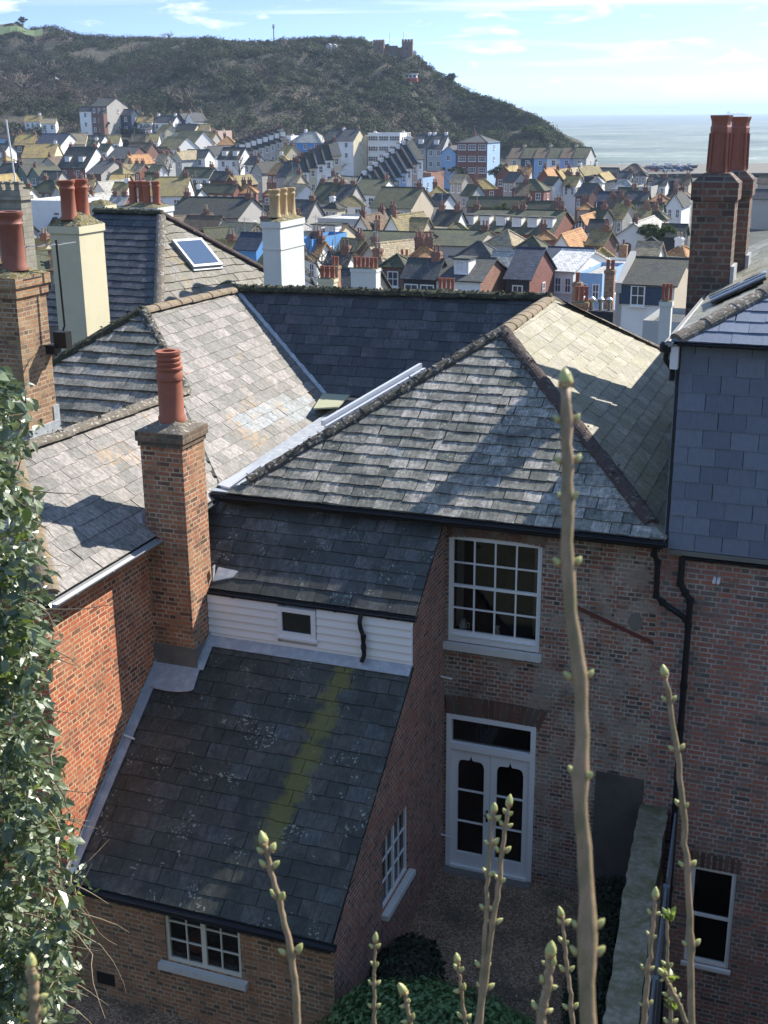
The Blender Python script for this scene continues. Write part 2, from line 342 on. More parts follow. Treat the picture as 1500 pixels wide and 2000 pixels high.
# ---------------------------------------------------------------- slates
def clip(poly, conv):
    """clip 2-D polygon by convex CCW polygon"""
    out_ = poly
    for i in range(len(conv)):
        ax, ay = conv[i]; bx, by = conv[(i+1) % len(conv)]; ex, ey = bx-ax, by-ay
        inp = out_; out_ = []
        if not inp: return []
        def sd(p): return ex*(p[1]-ay)-ey*(p[0]-ax)
        for j in range(len(inp)):
            p, q = inp[j], inp[(j+1) % len(inp)]; a, b = sd(p), sd(q)
            if a >= 0: out_.append(p)
            if (a > 0 > b) or (a < 0 < b):
                t = a/(a-b); out_.append((p[0]+(q[0]-p[0])*t, p[1]+(q[1]-p[1])*t))
    return out_
def slates(name, mat, pieces, n, parent=None, gauge=.23, width=.3, th=.02, org=None, rndf=None, seed=1, jit=.006, gap=.004):
    n = Vector(n).normalized(); s_ = ZU.cross(n)
    s_ = s_.normalized() if s_.length > 1e-4 else Vector((1, 0, 0)); t_ = n.cross(s_)
    P = [[Vector(p) for p in pc] for pc in pieces]; O = Vector(org) if org else min((p for pc in P for p in pc), key=lambda p: p.z)
    rg = random.Random(seed); tab = {}
    mb = MB()
    for pc in P:
        q = [((p-O).dot(s_), (p-O).dot(t_)) for p in pc]
        area = sum(q[i][0]*q[(i+1) % len(q)][1]-q[(i+1) % len(q)][0]*q[i][1] for i in range(len(q)))
        if area < 0: q.reverse()
        w3 = lambda a, b, hh: O+s_*a+t_*b+n*hh
        mb.face([w3(a, b, -.004) for a, b in q], 0); mb.face([w3(a, b, -.05) for a, b in reversed(q)], 0)
        s0, s1 = min(a for a, b in q), max(a for a, b in q); t0, t1 = min(b for a, b in q), max(b for a, b in q)
        for i in range(floor(t0/gauge)-1, floor(t1/gauge)+1):
            off = (.5*width if i % 2 else 0)+.0
            for k in range(floor((s0-off)/width)-1, floor((s1-off)/width)+2):
                if (i, k) not in tab: tab[i, k] = (rg.random(), rg.gauss(0, jit), rg.gauss(0, jit), rg.random(), rg.random(), rg.gauss(0, jit*1.5))
                r, j0, j1, hj, wj, sj = tab[i, k]
                a0 = off+k*width+gap/2+sj*.5; a1 = off+(k+1)*width-gap/2+sj*.5; b0 = i*gauge+j0; b1 = i*gauge+j1; bt = (i+1)*gauge+.03
                pl = clip([(a0, b0), (a1, b1), (a1, bt), (a0, bt)], q)
                if len(pl) < 3: continue
                ar = abs(sum(pl[x][0]*pl[(x+1) % len(pl)][1]-pl[(x+1) % len(pl)][0]*pl[x][1] for x in range(len(pl))))/2
                if ar < .0006: continue
                if rndf:
                    cc = w3((a0+a1)/2, (b0+bt)/2, 0); r = rndf(cc, r)
                r = .07+.93*r
                hh = th*(.8+.5*hj); tl = (wj-.5)*.006
                def H(a, b): return max(.0005, hh*(1-(b-i*gauge)/(gauge+.03))+tl*(a-a0)/width+.003)
                m_ = len(pl); top = [w3(a, b, H(a, b)) for a, b in pl]; bot = [w3(a, b, -.006) for a, b in pl]
                mb.poly(top+bot, [tuple(range(m_))]+[(x, m_+x, m_+(x+1) % m_, (x+1) % m_) for x in range(m_)], r)
    return mb.build(name, mat, parent)
def ridge(name, p0, p1, rad, mat, parent, seg=.45, lumps=0, seed=3, flat=1.0):
    p0, p1 = Vector(p0), Vector(p1); d = (p1-p0); L = d.length; d.normalize(); side = d.cross(ZU).normalized(); up = side.cross(d)
    rg = random.Random(seed); mb = MB(); n = max(1, round(L/seg))
    for i in range(n):
        a = p0+d*(L*i/n); b = p0+d*(L*(i+1)/n+.03); r0 = rad*(1+rg.uniform(-.04, .04)); dz = rg.uniform(-.008, .008)
        vs = []; K = 9
        for q, rr in ((a, r0*1.06), (b, r0*.96)):
            for k in range(K):
                t = pi*k/(K-1); vs.append(q+side*cos(t)*rr+up*(sin(t)*rr*flat-rad*.45+dz))
        mb.poly(vs, [(k, k+1, K+k+1, K+k) for k in range(K-1)]+[tuple(range(K-1, -1, -1)), tuple(range(K, 2*K))], rg.random())
    for i in range(lumps):
        c = p0+d*rg.uniform(0, L)+side*rg.uniform(-.7, .7)*rad+up*(rad*.35*flat); r_ = rg.uniform(.02, .055)
        vs = [c+Vector((rg.uniform(-1, 1), rg.uniform(-1, 1), 0))*r_+up*rg.uniform(0, 1)*r_ for _ in range(5)]+[c+up*r_*1.2]
        mb.poly(vs, [(0, 1, 5), (1, 2, 5), (2, 3, 5), (3, 4, 5), (4, 0, 5)], rg.random())
    o = mb.build(name, mat, parent, smooth=False); return o
def gutter(name, p0, p1, parent, mat, rad=.06, down=.02):
    p0, p1 = Vector(p0), Vector(p1); d = (p1-p0).normalized(); side = d.cross(ZU).normalized(); mb = MB(); K = 9
    for rr, fl in ((rad, 0), (rad*.86, 1)):
        vs = [q+side*cos(pi+pi*k/(K-1))*rr+ZU*(sin(pi+pi*k/(K-1))*rr-down) for q in (p0, p1) for k in range(K)]
        fs = [(k, k+1, K+k+1, K+k) for k in range(K-1)]
        mb.poly(vs, fs)
    for q in (p0, p1): mb.face([q+side*cos(pi+pi*k/(K-1))*rad+ZU*(sin(pi+pi*k/(K-1))*rad-down) for k in range(K)])
    for sg in (-1, 1): mb.tube([p0+side*sg*rad-ZU*down, p1+side*sg*rad-ZU*down], .008, 6)
    L = (p1-p0).length; n = max(2, round(L/.9))
    for i in range(n):
        c = p0+d*(L*(i+.5)/n); vs = [q+side*cos(pi+pi*k/(K-1))*(rad+.008)+ZU*(sin(pi+pi*k/(K-1))*(rad+.008)-down) for q in (c-d*.025, c+d*.025) for k in range(K)]
        mb.poly(vs, [(k, k+1, K+k+1, K+k) for k in range(K-1)])
    return mb.build(name, mat, parent)
def pot(name, c, h, r, mat, parent, style=0, seg=24):
    mb = MB()
    if style == 0:   # tall roll-top pot with ribs
        pr = [(r*1.12, 0), (r*1.12, h*.06), (r*1.02, h*.09), (r, h*.5), (r*.97, h*.58), (r*1.08, h*.60), (r*1.1, h*.66), (r*.98, h*.70), (r*.97, h*.74), (r*1.1, h*.75), (r*1.1, h*.775), (r*.93, h*.785), (r*.93, h*.81), (r*1.03, h*.82), (r*1.03, h*.845), (r*.92, h*.855), (r*.92, h*.875), (r*1.02, h*.885), (r*1.02, h*.91), (r*.93, h*.92), (r*.95, h*.95), (r*1.0, h*.96), (r*1.0, h), (r*.6, h), (r*.55, h*.8)]
    elif style == 1:  # cannon-head
        pr = [(r*1.15, 0), (r*1.12, h*.05), (r*1.0, h*.1), (r*.93, h*.72), (r*1.02, h*.75), (r*1.05, h*.8), (r*.95, h*.83), (r*.97, h*.9), (r*1.1, h*.93), (r*1.12, h), (r*.7, h), (r*.6, h*.8)]
    else:
        pr = [(r*1.05, 0), (r, h*.1), (r*.82, h*.78), (r*.95, h*.82), (r*1.0, h*.9), (r*1.05, h), (r*.75, h), (r*.7, h*.8)]
    mb.lathe(pr, c, seg); o = mb.build(name, mat, parent, smooth=True)
    for p in o.data.polygons: p.use_smooth = True
    o.data.set_sharp_from_angle(angle=radians(40)); return o
# ================================================================ setting: ground, hill, sea
def tz(df, px=750):
    base = interp(df, [(-60, 30), (-2, 12.8), (0, 10.7), (10.7, -.1), (13, -3.2), (27, -3.2), (34, -3.4), (80, -6), (230, -6)])
    if df > 230:
        e = interp(px, [(0, 3.5), (450, -.5), (700, -3), (1000, -6), (1140, -7)])
        base = interp(df, [(230, -6), (400, e)])
    return base
gm = NT('town_ground'); gm.bump(gm.noise(6, 6), .6, .03)
M['ground'] = gm.col(gm.mix(gm.ramp(gm.noise(.12, 5), (.4, 0), (.6, 1)), (.075, .075, .068), (.035, .042, .022)), .95)
mb = MB(); NXG, NYG = 70, 90; xs = [lerp(-1100, 1100, i/NXG) for i in range(NXG+1)]; ys = [-60+ (j/NYG)**1.7*700 for j in range(NYG+1)]
vs = []
for y in ys:
    for x in xs:
        x2 = x*(.08+.92*min(1, max(0, y+60)/500)); P = HD*y+RD*x2; px = 750+2508*x2/max(y, 40)
        z = tz(y, px)
        sea_df = interp(px, [(1120, 640), (1160, 425), (1500, 420)])
        if y > sea_df: z = min(z, -6-(y-sea_df)*.12); z = max(z, -14)
        vs.append((P.x, P.y, z))
fs = [(j*(NXG+1)+i, j*(NXG+1)+i+1, (j+1)*(NXG+1)+i+1, (j+1)*(NXG+1)+i) for j in range(NYG) for i in range(NXG)]
mb.poly(vs, fs); tag(mb.build('ground', M['ground'], smooth=True), kind='structure')
# gravel yard
m = NT('gravel'); vo = m.n('ShaderNodeTexVoronoi'); vo.inputs['Scale'].default_value = 38; m.l(m.tc.outputs['Object'], vo.inputs['Vector'])
m.bump(vo.outputs['Distance'], 1.0, .03); vc = m.n('ShaderNodeSeparateColor'); m.l(vo.outputs['Color'], vc.inputs[0])
M['gravel'] = m.col(m.mix(m.ramp(m.noise(1.2, 5), (.45, 0), (.65, .7)), m.ramp(vc.outputs[0], (0, (.15, .085, .045)), (.5, (.30, .19, .11)), (1, (.50, .36, .24))), (.05, .05, .03)), .9)
mb = MB(); mb.box(-16, 10.2, -3.3, -1.9, 17.6, 0.0); tag(mb.build('gravel_yard', M['gravel']), kind='structure')
mb = MB(); rg = random.Random(5)
for i in range(5200):
    x, y, r_ = rg.uniform(-5.4, -2.0), rg.uniform(11.6, 17.4), rg.uniform(.008, .02); q = [(x+r_*rg.uniform(.7, 1.2)*cos(t), y+r_*rg.uniform(.7, 1.2)*sin(t), rg.uniform(0, .008)) for t in (0, 1.3, 2.5, 3.8, 5)]
    mb.poly(q+[(x, y, r_*1.1)], [(0, 1, 5), (1, 2, 5), (2, 3, 5), (3, 4, 5), (4, 0, 5)], rg.random())
m = NT('pebble'); M['pebble'] = m.col(m.ramp(m.attr(), (0, (.13, .07, .04)), (.5, (.27, .17, .11)), (1, (.48, .36, .26))), .9)
tag(mb.build('gravel_stones', M['pebble']), kind='stuff')
# sea
m = NT('sea_water'); vs_ = m.vscale((1, 1, 1)); w1 = m.noise(.10, 6, .65, m.vscale((.35, 1, 1))); w2 = m.noise(.45, 5, .7, m.vscale((.6, 1.6, 1)))
big = m.noise(.006, 5, .6)
b_ = m.ramp(big, (.38, (.12, .16, .135)), (.5, (.19, .235, .19)), (.62, (.25, .29, .23)))
foam = m.math('MULTIPLY', m.ramp(m.noise(.09, 8, .8, m.vscale((.35, 1.0, 1), )), (.56, 0), (.62, 1)), .75)
m.bump(m.math('ADD', w1, m.math('MULTIPLY', w2, .4)), .9, 2.2)
m.b.inputs['Specular IOR Level'].default_value = .3
M['sea'] = m.col(m.mix(foam, b_, (.75, .76, .74)), .45)
mb = MB(); P0 = HD*-300
mb.face([HD*40-RD*2500+ZU*-8, HD*40+RD*2500+ZU*-8, HD*16000+RD*15000+ZU*-8, HD*16000-RD*15000+ZU*-8])
tag(mb.build('sea', M['sea']), kind='structure')

# east hill
SKY = [(-900, 10), (-300, 20), (0, 48), (30, 44), (60, 60), (100, 55), (150, 70), (220, 78), (400, 80), (480, 84), (560, 78), (640, 77), (700, 72), (740, 84), (800, 96), (850, 140), (885, 165), (930, 186), (970, 198), (1010, 212), (1040, 225), (1070, 250), (1100, 275), (1130, 292), (1142, 312), (1150, 330)]
SKD = [(-900, 700), (0, 620), (560, 560), (740, 520), (850, 490), (1000, 460), (1140, 420)]
BAS = [(-900, 250), (0, 262), (300, 275), (450, 300), (700, 315), (1000, 335), (1150, 345)]
BSD = [(-900, 400), (0, 392), (450, 388), (700, 385), (1000, 395), (1150, 405)]
def hillpt(px, t):
    """t 0..1 from foot to skyline; real slope with spurs and gullies"""
    ys_ = interp(px, SKY); yb = interp(px, BAS); D1 = interp(px, SKD); D0 = interp(px, BSD)
    A = atd(px, yb, D0); B = atd(px, ys_, D1)
    tt = t
    prof = tt**.85 if px < 650 else lerp(tt**.85, tt**.95, min(1, (px-650)/300))
    P = A.lerp(B, tt); P.z = lerp(A.z, B.z, prof)
    k = sin(pi*min(1, t))
    P.z += k*(noise.noise(Vector((P.x*.012, P.y*.012, 2)))*15+noise.noise(Vector((P.x*.035, P.y*.035, 5)))*6)*(1 if px < 1050 else .4)
    # spur running down to the right
    if 650 < px < 1150:
        tc_ = interp(px, [(650, .8), (760, .62), (900, .52), (1000, .5), (1150, .5)])
        P.z += math.exp(-((t-tc_)/.13)**2)*4.0*min(1, (px-650)/100)*min(1, (1150-px)/120) - math.exp(-((t-tc_-.22)/.1)**2)*2.5*min(1, (px-650)/100)*min(1, (1150-px)/120)
    return P
m = NT('hill_earth'); m.bump(m.noise(.5, 7, .7), 1, 1.0)
M['hill'] = m.col(m.mix(m.ramp(m.noise(.03, 6, .6), (.45, 0), (.6, 1)), m.mix(m.ramp(m.noise(.2, 7, .7), (.4, 0), (.6, 1)), (.055, .045, .03), (.03, .042, .02)), (.11, .09, .06)), .95)
mb = MB(); cols = [-900+15*i for i in range(137)]; nr = 34; vs = []
for px in cols:
    px = min(px, 1150)
    for j in range(nr+1):
        P = hillpt(px, j/nr); P = P.copy(); vs.append(P)
    top = vs[-1]; hd = (top-CAMP); hd.z = 0; hd.normalize()
    for dd, dz in ((40, .5), (150, 0), (700, -10)): vs.append(top+hd*dd+ZU*dz)
    
K = nr+4
fs = [(i*K+j, (i+1)*K+j, (i+1)*K+j+1, i*K+j+1) for i in range(len(cols)-1) for j in range(K-1)]
mb.poly(vs, fs); hill = tag(mb.build('hill', M['hill'], smooth=True), kind='structure')
# grass field on the top left
M['grass'] = NT('grass_field').col((.10, .15, .05), .95)
mb = MB(); rows = []
for px in range(-60, 100, 16):
    A = hillpt(px, .86)+ZU*2.2; B = hillpt(px, .93)+ZU*2.2; rows.append((A, B))
for (a, b), (c, d) in zip(rows, rows[1:]): mb.face([a, c, d, b])
tag(mb.build('grass', M['grass']), kind='structure')

# ---------------------------------------------------------------- foliage helpers
def leaf_faces(mb, c, n_, size, rg, r=None, fold=.25):
    """one leaf: two triangles folded on the midrib"""
    d = Vector((rg.gauss(0, 1), rg.gauss(0, 1), rg.gauss(0, 1))).normalized(); s = n_.cross(d)
    if s.length < .1: s = n_.orthogonal()
    s.normalize(); d = s.cross(n_).normalized(); L = size*rg.uniform(.7, 1.3); w = L*.27
    b = len(mb.v); mb.v += [tuple(c), tuple(c+d*L*.5+s*w+n_*L*fold*.3), tuple(c+d*L), tuple(c+d*L*.5-s*w+n_*L*fold*.3)]
    rr = rg.random() if r is None else r
    mb.f += [(b, b+1, b+2), (b, b+2, b+3)]; mb.r += [rr, rr]; mb.m += [0, 0]
def blob(mb, c, rx, ry, rz, n, size, rg, rb=None, jn=.6, tv=.28):
    base = rg.random()*.5 if rb is None else rb
    for _ in range(n):
        d = Vector((rg.gauss(0, 1), rg.gauss(0, 1), rg.gauss(0, 1))).normalized(); d.z = abs(d.z)*(1 if rg.random() < .85 else -1)
        k = rg.uniform(.55, 1.05); p = c+Vector((d.x*rx*k, d.y*ry*k, d.z*rz*k))
        nn = (d+Vector((rg.gauss(0, 1), rg.gauss(0, 1), rg.gauss(0, 1)))*jn).normalized()
        leaf_faces(mb, p, nn, size, rg, min(1, max(0, base+rg.uniform(0, tv))))
M['scrub'] = leafmat('scrub_green', (.026, .034, .018), (.085, .098, .048), .75, .1, .2)
M['bare'] = leafmat('bare_scrub', (.045, .038, .028), (.13, .112, .085), .9, 0, .1)
M['bright'] = leafmat('bright_scrub', (.035, .055, .015), (.09, .12, .035), .7, .2, .2)
M['twig'] = plain('grey_twigs', (.16, .13, .10), .9)
M['bark'] = plain('bark', (.11, .085, .06), .9, 0, .6, 12)
rg = random.Random(11); mg, mbn, mbr = MB(), MB(), MB()
for i in range(3300):
    px = rg.uniform(-120, 1148); t = rg.random()**.9
    ex = (hillpt(px, t)); 
    if .86 < t < .94 and px < 90 and rg.random() < .8: continue
    nz_ = noise.noise(Vector((ex.x*.014, ex.y*.014, 9)))+.5*noise.noise(Vector((ex.x*.05, ex.y*.05, 3)))
    sz = (rg.uniform(1.2, 2.6) if rg.random() < .6 else rg.uniform(2.6, 5.2))*(1.2 if px < 500 else .95)
    if t > .88: sz = min(sz, 2.0)
    if t > .96: sz *= .6
    kind = mg
    if nz_ > .16: kind = mbn
    if nz_ > .16 and px > 450 and rg.random() < .4: kind = mg
    if px > 700 and ((.44 < t < .6 and rg.random() < .55)): kind = mbr
    if px > 760 and t < .42 and rg.random() < .75: kind = mbn
    if px > 950 and rg.random() < .35: kind = mbr
    if t > .86 and rg.random() < .25: kind = mbr
    if nz_ < -.42 and t < .9: continue
    tone = min(.75, max(0, .36+.6*noise.noise(Vector((ex.x*.02, ex.y*.02, 21)))+rg.gauss(0, .16)))
    blob(kind, ex+ZU*sz*.15, sz, sz, sz*rg.uniform(.4, .8), int(26+34*sz), .75 if kind is not mbn else .55, rg, tone, .32, .13)
for i in range(520):
    px = rg.uniform(60, 1148); t = rg.uniform(.965, 1.0); ex = hillpt(px, t); sz = rg.uniform(.7, 1.9)*(1 if px > 300 else 1.4)
    if 725 < px < 815: continue
    blob(mg if rg.random() < .6 else (mbr if px > 600 else mbn), ex+ZU*.1, sz*1.3, sz*1.3, sz, int(20+26*sz), .6, rg, rg.uniform(.1, .6), .35)
for i in range(260):
    px = rg.uniform(1060, 1150); t = rg.random(); ex = hillpt(px, t); sz = rg.uniform(1.2, 2.6); blob(mg if rg.random() < .6 else mbr, ex+ZU*.1, sz, sz, sz*.7, int(26+30*sz), .7, rg, rg.uniform(.1, .6), .35)
tag(mg.build('hill_scrub', M['scrub']), kind='stuff'); tag(mbn.build('bare_thicket', M['bare']), kind='stuff'); tag(mbr.build('gorse', M['bright']), kind='stuff')

def bare_tree(name, loc, h, w, label, mats=('bark', 'twig'), leaves=0, lm=None, seed=1, group=None, lsz=.5, lvl=3, thick=.035):
    """tapered trunk, forking limbs, fine twigs; optional leaf clumps"""
    rg = random.Random(seed); root = tag(empty(name, loc), label, 'tree', group)
    tr = MB(); cr = MB(); ends = []
    def grow(p, d, L, r, k):
        n = 3; pts = [p]; q = p
        for i in range(n):
            d = (d+Vector((rg.gauss(0, .12), rg.gauss(0, .12), rg.gauss(.04, .08)))).normalized(); q = q+d*L/n; pts.append(q)
        (tr if k >= lvl-1 else cr).tube(pts, [r*(1-.35*i/n) for i in range(n+1)], 6 if k > 1 else 3, cap=False)
        ends.append((q, k))
        if k == 0: return
        for j in range(4 if k < lvl else 5):
            a = rg.uniform(0, 2*pi); tilt = rg.uniform(.35, .85)
            o = d.orthogonal().normalized(); o2 = d.cross(o); nd = (d*cos(tilt)+(o*cos(a)+o2*sin(a))*sin(tilt)).normalized(); nd.z = max(nd.z, -.1)
            grow(pts[rg.choice((2, 3, 3))], nd, L*rg.uniform(.6, .85), r*.55, k-1)
    grow(Vector((0, 0, -.3)), ZU.copy(), h*.34, h*thick, lvl)
    for m_ in (tr, cr):
        m_.v = [(x*w/h*1.6, y*w/h*1.6, z) for x, y, z in m_.v]
    tr.build('trunk', M[mats[0]], root); 
    if leaves:
        for q, k in ends:
            if k < 2: blob(cr, Vector((q.x*w/h*1.6, q.y*w/h*1.6, q.z)), h*.09, h*.09, h*.07, leaves, lsz, rg)
        cr.build('crown', lm or M['scrub'], root)
    else: cr.build('crown', M[mats[1]], root)
    return root
ti = 0
for px, t, h, w, lab in ((40, .3, 12, 14, 'big grey bare tree low on the hillside at the far left'), (90, .42, 11, 13, 'bare rounded tree above the tall slate roofed house, left of the others'), (255, .72, 10, 9, 'single pale bare tree high on the hill, below the flat skyline'), (335, .16, 9, 9, 'bare round tree behind the chimneys of the upper left terrace'), (383, .15, 9, 9, 'bare round tree just right of its twin above the left terrace'), (423, .27, 8, 7, 'small bare tree halfway between the palm and the thicket'), (520, .28, 9, 10, 'bare tree right of the palm at the foot of the hill'), (590, .22, 9, 10, 'spreading bare tree above the bright blue house'), (560, .78, 8, 9, 'bare tree on the upper slope below the phone mast'), (330, .85, 8, 12, 'wide bare thicket tree near the top of the hill')):
    ti += 1; bare_tree('bare_tree', hillpt(px, t)-ZU*.3, h, w, lab, seed=ti, group='bare trees on the hillside')
for px, t, h, lab in ((132, .16, 8, 'dark round evergreen left of the tall slate roofed house'), (885, 1.0, 6, 'small wind bent tree on the falling skyline right of the castle gate station'), (45, 1.0, 6, 'round dark tree on the skyline at the far left'), (875, .97, 4, 'bare little tree on the skyline beside the wind bent one')):
    ti += 1; bare_tree('evergreen_tree', hillpt(px, t)-ZU*.3, h, h*.8, lab, leaves=26, lsz=.55, seed=ti, lvl=2)
# palm
P = hillpt(450, .04); rt = tag(empty('palm_tree', P), 'tall single palm with a tuft of green fronds at the foot of the hill', 'palm tree')
mb = MB(); mb.tube([(0, 0, -2), (.1, 0, 3), (.2, .1, 6.3)], [.3, .22, .18], 8); mb.build('trunk', M['bark'], rt)
mb = MB(); rg = random.Random(4)
for k in range(34):
    a = rg.uniform(0, 2*pi); e = rg.uniform(-.5, .9); d = Vector((cos(a)*cos(e), sin(a)*cos(e), sin(e))); s_ = d.cross(ZU).normalized(); p = Vector((.2, .1, 6.3)); pr = None
    for i in range(5):
        q = p+d*i*.42+ZU*(-.07*i*i); w = .28*(1-i/4.6)
        if pr: mb.face([pr[0], q-s_*w, q+s_*w, pr[1]], rg.random())
        pr = (q-s_*w, q+s_*w)
mb.build('crown', M['bright'], rt)
# mast, castle station, hut, funicular car
P = hillpt(535, 1.0); rt = tag(empty('phone_mast', P), 'thin dark phone mast standing on the hill skyline', 'mast')
mb = MB(); mb.tube([(0, 0, -1), (0, 0, 5.6)], [.22, .16], 8); mb.build('pole', M['iron'], rt)
mb = MB()
for k in range(3): a = k*2.1; mb.box(.32*cos(a)-.14, .32*sin(a)-.14, 4.9, .32*cos(a)+.14, .32*sin(a)+.14, 6.6)
mb.build('antenna', M['greypl'], rt)
P = hillpt(487, 1.0); mb = MB(); mb.tube([(0, 0, -1), (0, 0, 1.9)], .09, 6); mb.box(-.3, -.03, 1.5, .3, .03, 1.9); tag(mb.build('marker_post', M['iron'], loc=P), 'tiny thin post on the skyline left of the phone mast', 'post')
M['castle'] = paint('brown_stone', (.19, .13, .10), .9, .4, .6); M['redcar'] = plain('red_coachwork', (.4, .05, .04), .4)
P = hillpt(768, .90); rt = tag(empty('castle_station', P, radians(14)), 'brown castle style lift station with two crenellated towers on the hilltop', 'building')
mb = MB(); mb.box(-4.5, 1, -5, 4.6, 6, 5.2); mb.box(-1.6, .6, 4.3, 1.6, 1.05, 5.9); mb.build('wall', M['castle'], rt)
for sx in (-5.6, 5.4):
    mb = MB(); mb.box(sx-2, -.6, -6, sx+2, 3.4, 7.2)
    for kx in (-2, -.9, .2, 1.3):
        mb.box(sx+kx, -.62, 7.2, sx+kx+.65, -.1, 8.1); mb.box(sx+kx, 2.9, 7.2, sx+kx+.65, 3.42, 8.1)
    for ky in (.5, 1.6): mb.box(sx-2, ky, 7.2, sx-1.5, ky+.6, 8.1); mb.box(sx+1.5, ky, 7.2, sx+2, ky+.6, 8.1)
    mb.box(sx-2.15, -.75, 6.6, sx+2.15, 3.55, 6.85); mb.build('tower', M['castle'], rt)
    for zz_ in (1.5, 4.3): mb = MB(); mb.box(sx-.35, -.66, zz_, sx+.35, -.6, zz_+1.3); mb.build('window', M['farpane'], rt)
pts = [Vector((1.5*cos(a), .97, 1.0+2.0*sin(a)+1)) for a in [pi*k/10 for k in range(11)]]+[Vector((-1.5, .97, -2)), Vector((1.5, .97, -2))]
mb = MB(); mb.face(list(reversed(pts))); mb.build('arch_window', M['farpane'], rt)
mb = MB(); mb.tube([(-1.5, 1.6, 5), (-1.5, 1.6, 10.4)], .05, 5); mb.build('flagpole', M['iron'], rt); mb = MB(); mb.tube([(3.8, 1.6, 7), (3.8, 1.6, 11)], .05, 5); mb.build('flagpole', M['iron'], rt)
P = hillpt(803, .66)+ZU*1; rt = tag(empty('funicular_car', P, radians(10)), 'red and white cliff railway car just below the castle style station', 'railway car')
mb = MB(); mb.box(-2.3, -1, 0, 2.3, 1.4, 1.2); mb.build('body', M['redcar'], rt); mb = MB(); mb.box(-2.1, -.8, 1.2, 2.1, 1.2, 2.5); mb.build('cabin', M['white'], rt)

for k in range(3): mb = MB(); mb.box(-1.9+1.35*k, -.86, 1.35, -.9+1.35*k, -.8, 2.2); mb.build('window', M['farpane'], rt)
mb = MB(); mb.box(-2.5, -1.1, 2.5, 2.5, 1.5, 2.7); mb.build('roof', M['white'], rt)
for px, t, lab in ((642, .86, 'small white hut on the upper slope left of the lift station, the left one'), (652, .85, 'smaller white hut beside the other on the upper slope')):
    P = hillpt(px, t)+ZU*1.5; rt = tag(empty('white_hut', P), lab, 'hut'); mb = MB(); mb.box(-1, 0, -2, 1, 2, 1.4); mb.build('wall', M['white'], rt); mb = MB(); mb.prism([(-1.2, -.2, 1.4), (1.2, -.2, 1.4), (0, -.2, 2.1)][::1], (0, 2.4, 0)); mb.build('roof', M['greypl'], rt)
# gull and ship
M['gull'] = plain('white_feather', (.8, .8, .8), .8)
P = at(112, 154, 210); mb = MB(); mb.tube([P+RD*-.34, P+RD*0+ZU*.02, P+RD*.3+ZU*-.08], [.03, .09, .02], 6)
for sg in (-1, 1): mb.face([P+RD*.1, P-RD*.15, P-RD*.35+HD*sg*.35+ZU*.22, P-RD*.75*.6+HD*sg*.75+ZU*.34])
tag(mb.build('seagull', M['gull']), 'white seagull gliding in front of the dark hillside', 'bird')
P = atd(1437, 218.5, 9000); P.z = -8; rt = tag(empty('cargo_ship', P, PSI), 'tiny grey ship on the horizon right of the chimney pots', 'ship')
M['ship'] = plain('ship_grey', (.22, .25, .28), .7); mb = MB(); mb.poly([(-80, -9, 0), (78, -9, 0), (78, 9, 0), (-80, 9, 0), (-88, -10, 10), (90, -10, 10), (90, 10, 10), (-88, 10, 10)], [(0, 3, 2, 1), (4, 5, 6, 7), (0, 1, 5, 4), (1, 2, 6, 5), (2, 3, 7, 6), (3, 0, 4, 7)]); mb.build('hull', M['ship'], rt)
mb = MB(); mb.box(-60, -8, 10, -40, 8, 26); [mb.box(-25+30*k, -6, 10, -8+30*k, 6, 17) for k in range(3)]; mb.build('superstructure', M['ship'], rt)
# ================================================================ near buildings
def TY(Y):  # wall facing -y at y=Y : (u, out, v)
    return lambda u, o, v: Vector((u, Y-o, v))
def TX(X):  # wall facing +x at x=X, u = y
    return lambda u, o, v: Vector((X+o, u, v))
def wallmesh(mb, T, pieces, holes, depth=.12, m=0):
    """pieces: convex outlines in (u,v); holes: (u0,v0,u1,v1)"""
    us = sorted({p[0] for pc in pieces for p in pc} | {h[0] for h in holes} | {h[2] for h in holes})
    vs_ = sorted({p[1] for pc in pieces for p in pc} | {h[1] for h in holes} | {h[3] for h in holes})
    flip = T(0, 0, 0) is None
    tst = (T(1, 0, 0)-T(0, 0, 0)).cross(T(0, 0, 1)-T(0, 0, 0)).dot(T(0, 1, 0)-T(0, 0, 0)) > 0
    def F(pts): mb.face([T(*p) for p in (pts if tst else reversed(pts))], 0, m)
    for pc in pieces:
        ar = sum(pc[i][0]*pc[(i+1) % len(pc)][1]-pc[(i+1) % len(pc)][0]*pc[i][1] for i in range(len(pc))); q = pc if ar > 0 else pc[::-1]
        for a, b in zip(us, us[1:]):
            for c, d in zip(vs_, vs_[1:]):
                mu, mv = (a+b)/2, (c+d)/2
                if any(h[0] < mu < h[2] and h[1] < mv < h[3] for h in holes): continue
                pl = clip([(a, c), (b, c), (b, d), (a, d)], q)
                if len(pl) > 2: F([(u, 0, v) for u, v in pl])
    for u0, v0, u1, v1 in holes:
        F([(u0, 0, v0), (u0, -depth, v0), (u0, -depth, v1), (u0, 0, v1)][::-1]); F([(u1, 0, v0), (u1, -depth, v0), (u1, -depth, v1), (u1, 0, v1)])
        F([(u0, 0, v1), (u0, -depth, v1), (u1, -depth, v1), (u1, 0, v1)][::-1]); F([(u0, 0, v0), (u0, -depth, v0), (u1, -depth, v0), (u1, 0, v0)])
